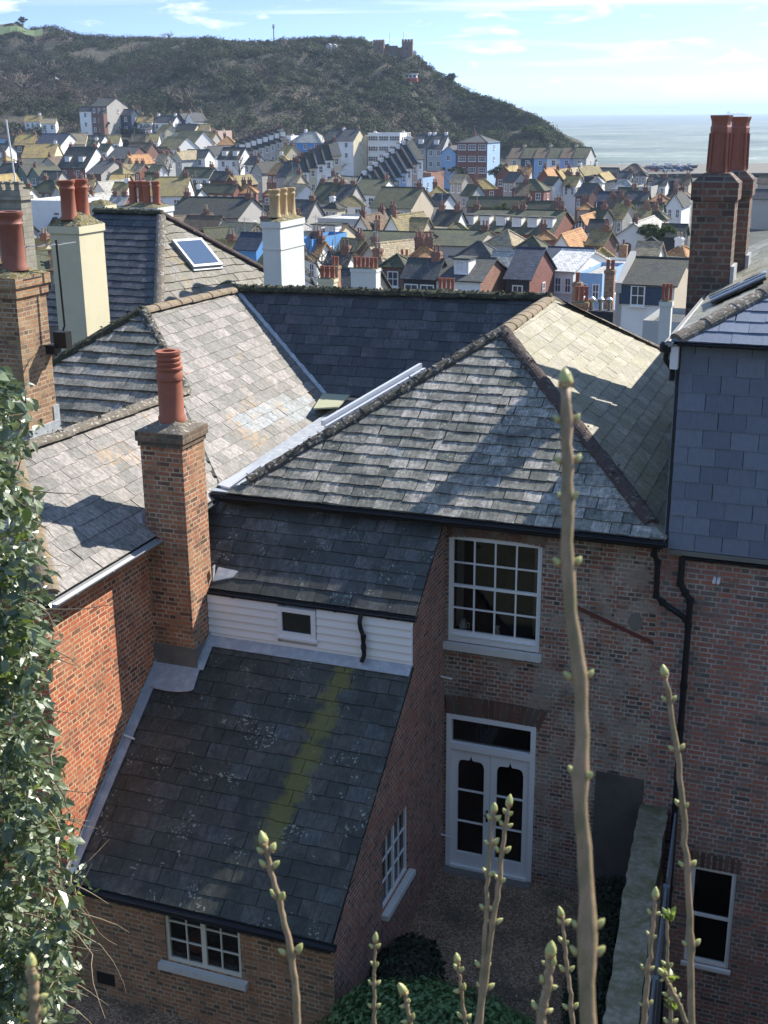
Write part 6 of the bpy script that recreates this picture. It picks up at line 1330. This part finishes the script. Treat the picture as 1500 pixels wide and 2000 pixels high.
# --- garden trees and shrubs
for i, (px, py, D, h, w, kind, lab) in enumerate(((655, 512, 108, 7, 8, 'b', 'large bare round garden tree between the cream house and the green roof'), (325, 322, 265, 5, 5, 'b', 'bare garden tree right of the three window brown house'), (468, 322, 282, 6, 6, 'b', 'bare tree beside the white mansard with two dormers'), (668, 330, 285, 5, 7, 'b', 'brown bare trees under the white gable'), (880, 345, 262, 6, 7, 'b', 'pinkish bare tree below the tall red block'), (1150, 385, 210, 5, 9, 'b', 'wide bare tree left of the dark blue shed'),
    (205, 240, 372, 5, 5, 'g', 'green shrub at the foot of the tallest house'), (125, 262, 350, 5, 7, 'g', 'dark green bush behind the navy roofed house'), (290, 340, 258, 4, 6, 'g', 'green garden shrubs below the brick hall'), (560, 345, 262, 5, 6, 'g', 'dark bush at the foot of the climbing left terrace'), (540, 320, 290, 6, 7, 'g', 'green bush between the stepped row and the climbing left terrace'), (640, 318, 300, 5, 6, 'g', 'green bush behind the climbing left terrace'), (1135, 362, 230, 4, 6, 'y', 'rounded bright green bush left of the black gable'), (1155, 475, 140, 4, 6, 'y', 'bright green garden bush left of the club house'), (1100, 488, 136, 3.5, 4, 'g', 'dark green shrub below the half timbered gable'), (1290, 445, 145, 4, 5, 'y', 'yellow green bush right of the club house'), (975, 330, 285, 6, 5, 'g', 'dark green tree between the red block and the six colour terrace'), (890, 330, 290, 4, 8, 'g', 'low dark hedge in front of the tall red block'), (255, 470, 100, 4, 5, 'g', 'shrub behind the velux roof'), (990, 405, 190, 3, 5, 'y', 'light green garden patch behind the dormered range'))):
    P = at(px, py, D); P.z -= h*.4
    if kind == 'b': bare_tree('bare_tree', P-ZU*h*.3, h*1.3, w, lab, seed=50+i, thick=.022)
    else: bare_tree('garden_bush', P-ZU*h*.2, h, w, lab, leaves=60, lsz=.4, seed=50+i, lvl=2, lm=M['bright'] if kind == 'y' else M['scrub'])
# --- beach: boats, masts, cars
M['beach'] = paint('shingle', (.17, .155, .125), .95, .3, 1.5)
mb = MB(); mb.prism([atd(1120, 346, 395)*1, atd(1600, 350, 395), atd(1600, 333, 470), atd(1120, 336, 470)], (0, 0, .02)); 
mb.v = [(x, y, -5.9 if k > 3 else -5.6) for k, (x, y, z) in enumerate(mb.v)]
tag(mb.build('beach', M['beach']), kind='structure')
M['carglass'] = plain('car_glass', (.03, .035, .04), .08); CC = {n: plain('car_'+n, c, .3, .3) for n, c in dict(white=(.75, .75, .75), silver=(.5, .52, .54), red=(.35, .04, .03), blue=(.05, .12, .3), black=(.03, .03, .035), grey=(.2, .21, .22)).items()}
rg = random.Random(14)
for i in range(16):
    px = 1256+i*5.6+(rg.uniform(-1, 1)); px = px if px < 1345 else px+120-0*i; D = 392+ (i % 3)*6; c_ = ('white', 'silver', 'grey', 'red', 'blue', 'white', 'silver', 'black')[i % 8]; P = at(px, 348, D); P.z = -5.45
    o_ = ('first', 'second', 'third', 'fourth', 'fifth', 'sixth', 'seventh', 'eighth', 'ninth', 'tenth', 'eleventh', 'twelfth', 'thirteenth', 'fourteenth', 'fifteenth', 'sixteenth')[i]
    rt = tag(empty('parked_car', P, rg.uniform(-.4, .4)), '%s car on the beach car park, %s from the left' % (c_, o_), 'car', 'cars parked by the beach')
    mb = MB(); mb.poly([(-2.1, -.85, .3), (2.1, -.85, .3), (2.1, .85, .3), (-2.1, .85, .3), (-2.1, -.85, .85), (2.1, -.8, .75), (2.1, .8, .75), (-2.1, .85, .85)], [(0, 3, 2, 1), (4, 5, 6, 7), (0, 1, 5, 4), (1, 2, 6, 5), (2, 3, 7, 6), (3, 0, 4, 7)])
    mb.poly([(-1.0, -.6, 1.40), (.7, -.6, 1.40), (.7, .6, 1.40), (-1.0, .6, 1.40), (-1.0, -.6, 1.45), (.7, -.6, 1.45), (.7, .6, 1.45), (-1, .6, 1.45)], [(4, 5, 6, 7), (0, 1, 5, 4), (1, 2, 6, 5), (2, 3, 7, 6), (3, 0, 4, 7)]); mb.build('body', CC[c_], rt)
    mb = MB(); mb.poly([(-1.7, -.78, .84), (1.4, -.78, .80), (1.4, .78, .80), (-1.7, .78, .84), (-1.0, -.6, 1.40), (.7, -.6, 1.40), (.7, .6, 1.40), (-1.0, .6, 1.40)], [(0, 1, 5, 4), (1, 2, 6, 5), (2, 3, 7, 6), (3, 0, 4, 7)]); mb.build('window', M['carglass'], rt)
    for wx in (-1.3, 1.3):
        for wy in (-.86, .7): mb = MB(); mb.tube([(wx, wy, .32), (wx, wy+.16, .32)], .32, 10); mb.build('wheel', M['blackpl'], rt)
for i, (px, hpx, lab) in enumerate(((1280, 330, 'leftmost slim mast on the beach'), (1303, 333, 'beached boat mast with a dark hull, second from the left'), (1310, 322, 'tallest slim mast among the beached boats'), (1327, 324, 'mast between the tallest and the rightmost'), (1347, 327, 'rightmost slim mast, just left of the sooty chimney'), (1438, 320, 'lone mast right of the sooty chimneys'))):
    P = at(px, 348, 415); P.z = -5.6; zt = at(px, hpx-3, 415).z; rt = tag(empty('beached_boat', P, .3), 'small boat on the shingle: '+lab, 'boat', 'boats on the beach')
    mb = MB(); K = 9; prof = [(lerp(-2.6, 2.6, k/(K-1)), .95*(1-(abs(lerp(-1, 1, k/(K-1)))**2.5))+.05) for k in range(K)]
    vs = [(x, -w_, 1.1) for x, w_ in prof]+[(x, w_, 1.1) for x, w_ in prof]+[(x*.8, 0, .1) for x, w_ in prof]
    mb.poly(vs, [(k, k+1, 2*K+k+1, 2*K+k) [::-1] for k in range(K-1)]+[(K+k, K+k+1, 2*K+k+1, 2*K+k) for k in range(K-1)]+[(k, k+1, K+k+1, K+k) for k in range(K-1)]); mb.build('hull', M[('Na', 'Bk', 'Gy', 'Wh', 'Db', 'Gy')[i]], rt)
    mb = MB(); mb.tube([(0, 0, .5), (0, 0, zt+5.6)], .07, 5); mb.build('mast', M['greypl'], rt); mb = MB(); mb.box(-1.2, -.45, 1.1, .1, .45, 2.0); mb.build('cabin', M['Wh'], rt)
# ================================================================ foreground plants
M['holly'] = leafmat('holly_leaf', (.045, .075, .03), (.17, .215, .10), .36, .2, .9)
M['young'] = leafmat('young_leaf', (.12, .17, .03), (.22, .28, .05), .4, .35, .4)
M['hedge'] = leafmat('hedge_leaf', (.045, .10, .03), (.12, .21, .07), .45, .2, .4)
M['ivy'] = leafmat('ivy_leaf', (.012, .02, .01), (.03, .045, .02), .5, .05, .3)
M['stem'] = plain('tan_stem', (.26, .20, .12), .8, 0, .3, 60)
def leaf3(mb, c, d, n_, L, rg):
    """broad leaf of four facets with a curled, folded blade"""
    s = n_.cross(d).normalized(); w = L*rg.uniform(.24, .32); cu = rg.uniform(.03, .16)*L; r = rg.random()
    b = len(mb.v); P = [c, c+d*L*.3+s*w+n_*w*.35, c+d*L*.68+s*w*.75+n_*(w*.3-cu), c+d*L-n_*cu*2, c+d*L*.68-s*w*.75+n_*(w*.3-cu), c+d*L*.3-s*w+n_*w*.35, c+d*L*.34, c+d*L*.7-n_*cu]
    mb.v += [tuple(p) for p in P]; fs = [(0, 1, 6), (1, 2, 7, 6), (2, 3, 7), (0, 6, 5), (6, 7, 4, 5), (7, 3, 4)]
    for f in fs: mb.f.append(tuple(b+i for i in f)); mb.r.append(r); mb.m.append(0)
rg = random.Random(21); hl = MB(); st_ = MB(); yl = MB()
hroot = tag(empty('holly_bush', at(-80, 2300, 5.6)), 'glossy dark green holly and ivy bush filling the left edge', 'bush'); O = hroot.location.copy()
EDGE = [(715, 5), (760, 45), (830, 62), (900, 35), (960, 60), (1040, 80), (1120, 88), (1200, 92), (1290, 112), (1350, 84), (1420, 92), (1500, 116), (1560, 130), (1640, 148), (1720, 158), (1800, 170), (1860, 165), (1920, 140), (2000, 130), (2200, 100)]
NL = 21000
for i in range(NL):
    y = rg.uniform(715, 2150); xe = interp(y, EDGE); k = rg.random()**.75; x = xe-k*(xe+170)+rg.gauss(0, 13); D = 5.3+rg.random()**1.6*1.1+ (0 if k > .1 else rg.uniform(.2, .7))
    if noise.noise(Vector((x*.018, y*.018, D*1.7))) < -.1 and rg.random() < .85: continue
    if 880 < y < 950 and x > 10 and rg.random() < .6: continue
    c = at(x, y, D)-O; nn = (SV*.5+Vector((rg.gauss(0, .6), rg.gauss(-.3, .6), rg.gauss(.3, .6)))).normalized(); d = Vector((rg.gauss(.3, 1), rg.gauss(-.2, 1), rg.gauss(-.4, .8))); d = (d-nn*d.dot(nn)).normalized()
    leaf3(yl if rg.random() < .035 else hl, c, d, nn, rg.choice((.03, .045, .055, .07, .08))*rg.uniform(.8, 1.2), rg)
# twigs
for i in range(120):
    y = rg.uniform(740, 2060); xe = interp(y, EDGE); x = xe-rg.random()**1.3*150; D = rg.uniform(5.35, 5.9); p = at(x, y, D)-O; d = Vector((rg.gauss(.5, .6), rg.gauss(-.1, .5), rg.gauss(0, .5))).normalized()
    L = rg.uniform(.12, .34)*(1 if i % 4 else .9); pts = [p]
    for k in range(4): d = (d+Vector((rg.gauss(0, .22), rg.gauss(0, .2), rg.gauss(-.06, .2)))).normalized(); pts.append(pts[-1]+d*L/4)
    st_.tube(pts, [.0035, .003, .0024, .0018, .001], 5, cap=False)
for i in range(9):   # hanging tangle at the lower right of the bush
    x = rg.uniform(70, 150); y = rg.uniform(1650, 1900); D = rg.uniform(5.3, 5.7); p = at(x, y, D)-O; d = Vector((rg.gauss(.3, .4), rg.gauss(0, .3), -.5)).normalized(); pts = [p]
    for k in range(8): d = (d+Vector((rg.gauss(.02, .25), rg.gauss(0, .2), rg.gauss(-.15, .22)))).normalized(); pts.append(pts[-1]+d*rg.uniform(.05, .11))
    st_.tube(pts, [.0035-.0003*k for k in range(9)], 5, cap=False)
tr = MB(); tr.tube([Vector((0, 0, -3)), Vector((0, .1, 1.2)), Vector((-.1, .1, 2.6)), Vector((-.15, .15, 3.6))], [.09, .07, .05, .02], 8)
tr.build('trunk', M['bark'], hroot); hl.build('leaves', M['holly'], hroot); yl.build('young_leaves', M['young'], hroot); st_.build('twigs', M['stem'], hroot)
# clipped hedge and dark shrub in the yard, ivy by the garden wall
def shrub(name, label, c, rx, ry, rz, n, L, mat, seed, cat='bush'):
    rg = random.Random(seed); rt = tag(empty(name, (c[0], c[1], 0)), label, cat); mb = MB(); br = MB()
    for i in range(n):
        d = Vector((rg.gauss(0, 1), rg.gauss(0, 1), rg.gauss(0, 1))).normalized(); d.z = abs(d.z)*(1 if rg.random() < .8 else -.6)
        k = rg.uniform(.72, 1.0)*(1+.13*noise.noise(d*2.3+Vector((seed, 0, 0)))+.07*noise.noise(d*6)); p = Vector((d.x*rx*k, d.y*ry*k, c[2]+d.z*rz*k))
        nn = (d+Vector((rg.gauss(0, .5), rg.gauss(0, .5), rg.gauss(.2, .5)))).normalized(); t = Vector((rg.gauss(0, 1), rg.gauss(0, 1), rg.gauss(0, 1))); t = (t-nn*t.dot(nn)).normalized(); leaf3(mb, p, t, nn, L*rg.uniform(.7, 1.25), rg)
    for i in range(9): a = i*.7; br.tube([(.05*cos(a), .05*sin(a), 0), (rx*.4*cos(a), ry*.4*sin(a), c[2]*.8), (rx*.75*cos(a), ry*.75*sin(a), c[2]+rz*.4)], [.03, .02, .008], 6)
    br.build('branches', M['bark'], rt); mb.build('leaves', M[mat], rt); return rt
P = onz_ = None
def onz(x, y, z): return onplane(x, y, (0, 0, z), ZU)
a = onz(812, 2010, 1.25); shrub('clipped_hedge', 'rounded leafy green shrub at the bottom centre of the yard', (a.x+.25, a.y+.05, .85), 1.6, 1.05, .8, 15000, .085, 'hedge', 3)
a = onz(800, 1868, .7); shrub('dark_shrub', 'dark shaded shrub in the corner of the gravel yard by the side wall', (a.x-.05, a.y, .3), .55, .8, .5, 3800, .075, 'ivy', 4)
a = onz(1195, 1760, .3); shrub('ivy_clump', 'dark ivy clump growing against the left side of the garden wall', (-2.3, 15.2, .35), .42, 1.9, .75, 5200, .075, 'ivy', 5, 'plant')
shrub('ivy_clump', 'dark ivy by the foot of the cement patch behind the garden wall end', (-2.45, 16.9, .25), .38, .45, .55, 1600, .07, 'ivy', 6, 'plant')
a = onz(1300, 1960, -1.2); shrub('passage_shrub', 'low dark plant in the sunken passage at the bottom right', (-.75, 14.8, -1.7), .7, .9, .6, 3500, .07, 'ivy', 7, 'plant')
# ---- budding lilac shoots close to the camera
bk = NT('lilac_bark'); bk.bump(bk.noise(220, 4), .25, .001)
M['lilac'] = bk.col(bk.mix(bk.ramp(bk.noise(90, 8, .75, bk.vscale((1, 1, .3))), (.40, 0), (.6, 1)), (.19, .155, .075), (.34, .23, .14)), .6)
bd = NT('bud_scales'); M['bud'] = bd.col(bd.ramp(bd.attr(), (0, (.40, .40, .14)), (.6, (.56, .54, .24)), (1, (.36, .20, .09))), .45)
_bm = {}
def bud_mesh(k):
    if k not in _bm:
        rg = random.Random(k); mb = MB(); prof = [(.18, 0), (.36, .12), (.46, .32), (.44, .52), (.30, .76), (.13, .93), (.03, 1.0)]; vs = []; sg = 8
        for rr, z in prof:
            for q in range(sg): t = 2*pi*q/sg; vs.append((rr*cos(t)*(1+.1*sin(2*t)), rr*sin(t), z))
        mb.poly(vs, [(i*sg+q, i*sg+(q+1) % sg, (i+1)*sg+(q+1) % sg, (i+1)*sg+q) for i in range(len(prof)-1) for q in range(sg)]+[tuple(range((len(prof)-1)*sg, len(prof)*sg))])
        # overlapping scales
        for q in range(6):
            t = q*pi/3+.3; h = .18 if q % 2 else .42; w = .55; pts = [(.47*cos(t+dt)*(1-.25*h+.06), .47*sin(t+dt)*(1-.25*h+.06), h+dz) for dt, dz in ((-w, 0), (0, -.12), (w, 0), (0, .42))]
            pts[3] = (.33*cos(t), .33*sin(t), h+.42); mb.face(pts, .9 if q % 2 else .3)
        for i in range(len(mb.r)):
            if i < 16: mb.r[i] = .95
        _bm[k] = mb.mesh('bud', M['bud'], smooth=True)
    return _bm[k]
def shoot(label, pts, D, r0, r1, nodes, tip=.016, bs=.013, seed=1, leafy=0, Dtop=None):
    """pts: (px,py) from base to tip; nodes: fractions along where a pair of buds sits"""
    rg = random.Random(seed); P3 = [at(x, y, D+((Dtop or D)-D)*i/(len(pts)-1)) for i, (x, y) in enumerate(pts)]; O = P3[0]; rt = tag(empty('lilac_shoot', O), label, 'twig', 'budding shoots rising in front of the houses')
    # smooth polyline
    n = 30; Q = []
    for i in range(n+1):
        t = i/n*(len(P3)-1); k = min(int(t), len(P3)-2); u = t-k; p0, p1, p2, p3 = P3[max(k-1, 0)], P3[k], P3[k+1], P3[min(k+2, len(P3)-1)]
        Q.append(.5*((2*p1)+(p2-p0)*u+(2*p0-5*p1+4*p2-p3)*u*u+(3*p1-p0-3*p2+p3)*u*u*u)-O)
    Q = [q+Vector((rg.gauss(0, 1), rg.gauss(0, 1), 0))*.0007*(1 if D > 1 else .6) for q in Q]
    rad = [(r0+(r1-r0)*i/n)*(.7 if D > 1.2 else 1) for i in range(n+1)]
    rad = [q*rg.uniform(.94, 1.06) for q in rad]
    for f in nodes: i = round(f*n); rad[i] *= 1.25
    mb = MB(); mb.tube(Q, rad, 12); mb.build('stem', M['lilac'], rt, smooth=True)
    def put(p, d, s):
        o = inst('bud', bud_mesh(rg.randint(0, 3)), rt, p); o.rotation_mode = 'QUATERNION'; o.rotation_quaternion = d.to_track_quat('Z', 'Y'); o.scale = (s*.95, s*.95, s*rg.uniform(1.25, 1.6)); return o
    for j, f in enumerate(nodes):
        i = min(n-1, round(f*n)); d = (Q[i+1]-Q[i]).normalized(); side = d.cross(FW).normalized()
        if j % 3 == 2: side = (side*.6+FW*.7).normalized()
        for sg in (-1, 1):
            s = bs*.6*rg.uniform(.85, 1.15); put(Q[i]+side*sg*rad[i]*.9, (d*.8+side*sg*.75).normalized(), s)
    d = (Q[-1]-Q[-3]).normalized(); put(Q[-1]-d*.002, d, tip*.72)
    if leafy:
        lb_ = MB()
        for f in leafy:
            i = min(n, round(f*n)); 
            for k in range(9):
                a = k*.75; dd = (ZU*.8+Vector((cos(a), sin(a), rg.uniform(-.3, .5)))).normalized(); nn = dd.orthogonal().normalized(); leaf3(lb_, Q[i], dd, nn, .016*rg.uniform(.7, 1.3), rg)
        lb_.build('leaves', M['young'], rt)
    return rt
shoot('thickest blurred shoot running up the whole lower right half', [(1152, 2060), (1147, 1900), (1146, 1720), (1132, 1560), (1137, 1420), (1130, 1300), (1110, 1150), (1108, 1000), (1108, 880), (1104, 755)], .78, .0054, .0032, [.13, .155, .36, .545, .69, .8, .87, .95], tip=.0155, bs=.0085, seed=1)
shoot('medium shoot with pale tip in front of the red right hand wall', [(1352, 2060), (1350, 1900), (1346, 1740), (1336, 1600), (1320, 1440), (1300, 1320)], 1.35, .0058, .0038, [.28, .45, .62, .78, .9], tip=.016, bs=.011, seed=2)
shoot('shoot in front of the lean-to roof with a large pale tip', [(580, 2040), (575, 1900), (556, 1800), (535, 1720), (518, 1650)], 1.5, .0068, .0045, [.32, .34, .62, .82, .93], tip=.02, bs=.015, seed=3)
shoot('tall shoot before the white doors, the right one of the crossing pair', [(930, 2040), (945, 1930), (960, 1820), (975, 1720), (983, 1640), (994, 1575)], 1.7, .0072, .0036, [.2, .42, .6, .74, .88, .95], tip=.017, bs=.0125, seed=4)
shoot('tall shoot before the white doors, the left one of the crossing pair', [(925, 2040), (940, 1930), (948, 1810), (952, 1720), (958, 1650), (965, 1585)], 1.7, .0055, .0032, [.25, .45, .62, .8, .93], tip=.017, bs=.0125, seed=5)
shoot('thin straight shoot above the leafy hedge', [(733, 2040), (731, 1960), (731, 1900), (733, 1838)], 1.8, .0045, .0028, [.3, .55, .72, .9], tip=.014, bs=.011, seed=6)
shoot('short shoot with pointed tip right of the thin straight one', [(808, 2050), (800, 1990), (790, 1940)], 1.6, .005, .0035, [.45, .75], tip=.02, bs=.01, seed=7)
shoot('slim shoot left of the crossing pair', [(920, 2050), (908, 1990), (900, 1930), (895, 1880)], 1.75, .0045, .003, [.35, .62, .85], tip=.017, bs=.012, seed=8)
shoot('stubby shoot with a fat bud cluster left of the thickest one', [(1052, 2050), (1060, 1975), (1070, 1920), (1075, 1868)], 1.25, .0072, .006, [.35, .62, .85], tip=.019, bs=.011, seed=9)
shoot('forked looking slim shoot just left of the thickest one', [(1122, 2050), (1115, 1960), (1105, 1860), (1098, 1790)], 1.7, .0055, .003, [.3, .55, .72, .9], tip=.016, bs=.013, seed=10)
shoot('leaning shoot in front of the garden wall and fence', [(1252, 2050), (1262, 1940), (1270, 1850), (1279, 1755)], 1.6, .006, .0036, [.25, .5, .72, .86], tip=.016, bs=.010, seed=11)
shoot('shoot bearing fresh bright green leaves beside the fence', [(1310, 2050), (1308, 1960), (1304, 1880), (1303, 1790)], 1.7, .0045, .003, [.2, .4, .62], tip=.010, bs=.012, seed=12, leafy=(1.0, .96, .55, .3))
shoot('small slanting side shoot at the bottom right', [(1345, 2010), (1325, 1960), (1305, 1920), (1292, 1900)], 1.5, .0042, .003, [.4, .8], tip=.012, bs=.009, seed=13)
shoot('blurred shoot in the bottom left corner before the holly', [(70, 2060), (68, 1980), (66, 1930), (62, 1890)], .95, .0042, .0038, [.3, .55, .8], tip=.014, bs=.0095, seed=14)
# ---- air over the town
hz = bpy.data.materials.new('haze'); hz.use_nodes = True; t = hz.node_tree; t.nodes.clear(); o_ = t.nodes.new('ShaderNodeOutputMaterial'); v_ = t.nodes.new('ShaderNodeVolumePrincipled')
v_.inputs['Color'].default_value = (.62, .78, 1.0, 1); v_.inputs['Density'].default_value = HAZE; v_.inputs['Anisotropy'].default_value = .2; t.links.new(v_.outputs[0], o_.inputs['Volume'])
mb = MB(); c0 = HD*8000; 
mb.box(-15500, -900, -16, 15500, 17000, 95, M=Matrix.Rotation(PSI, 4, 'Z')); hzo = mb.build('haze', hz); tag(hzo, kind='stuff')
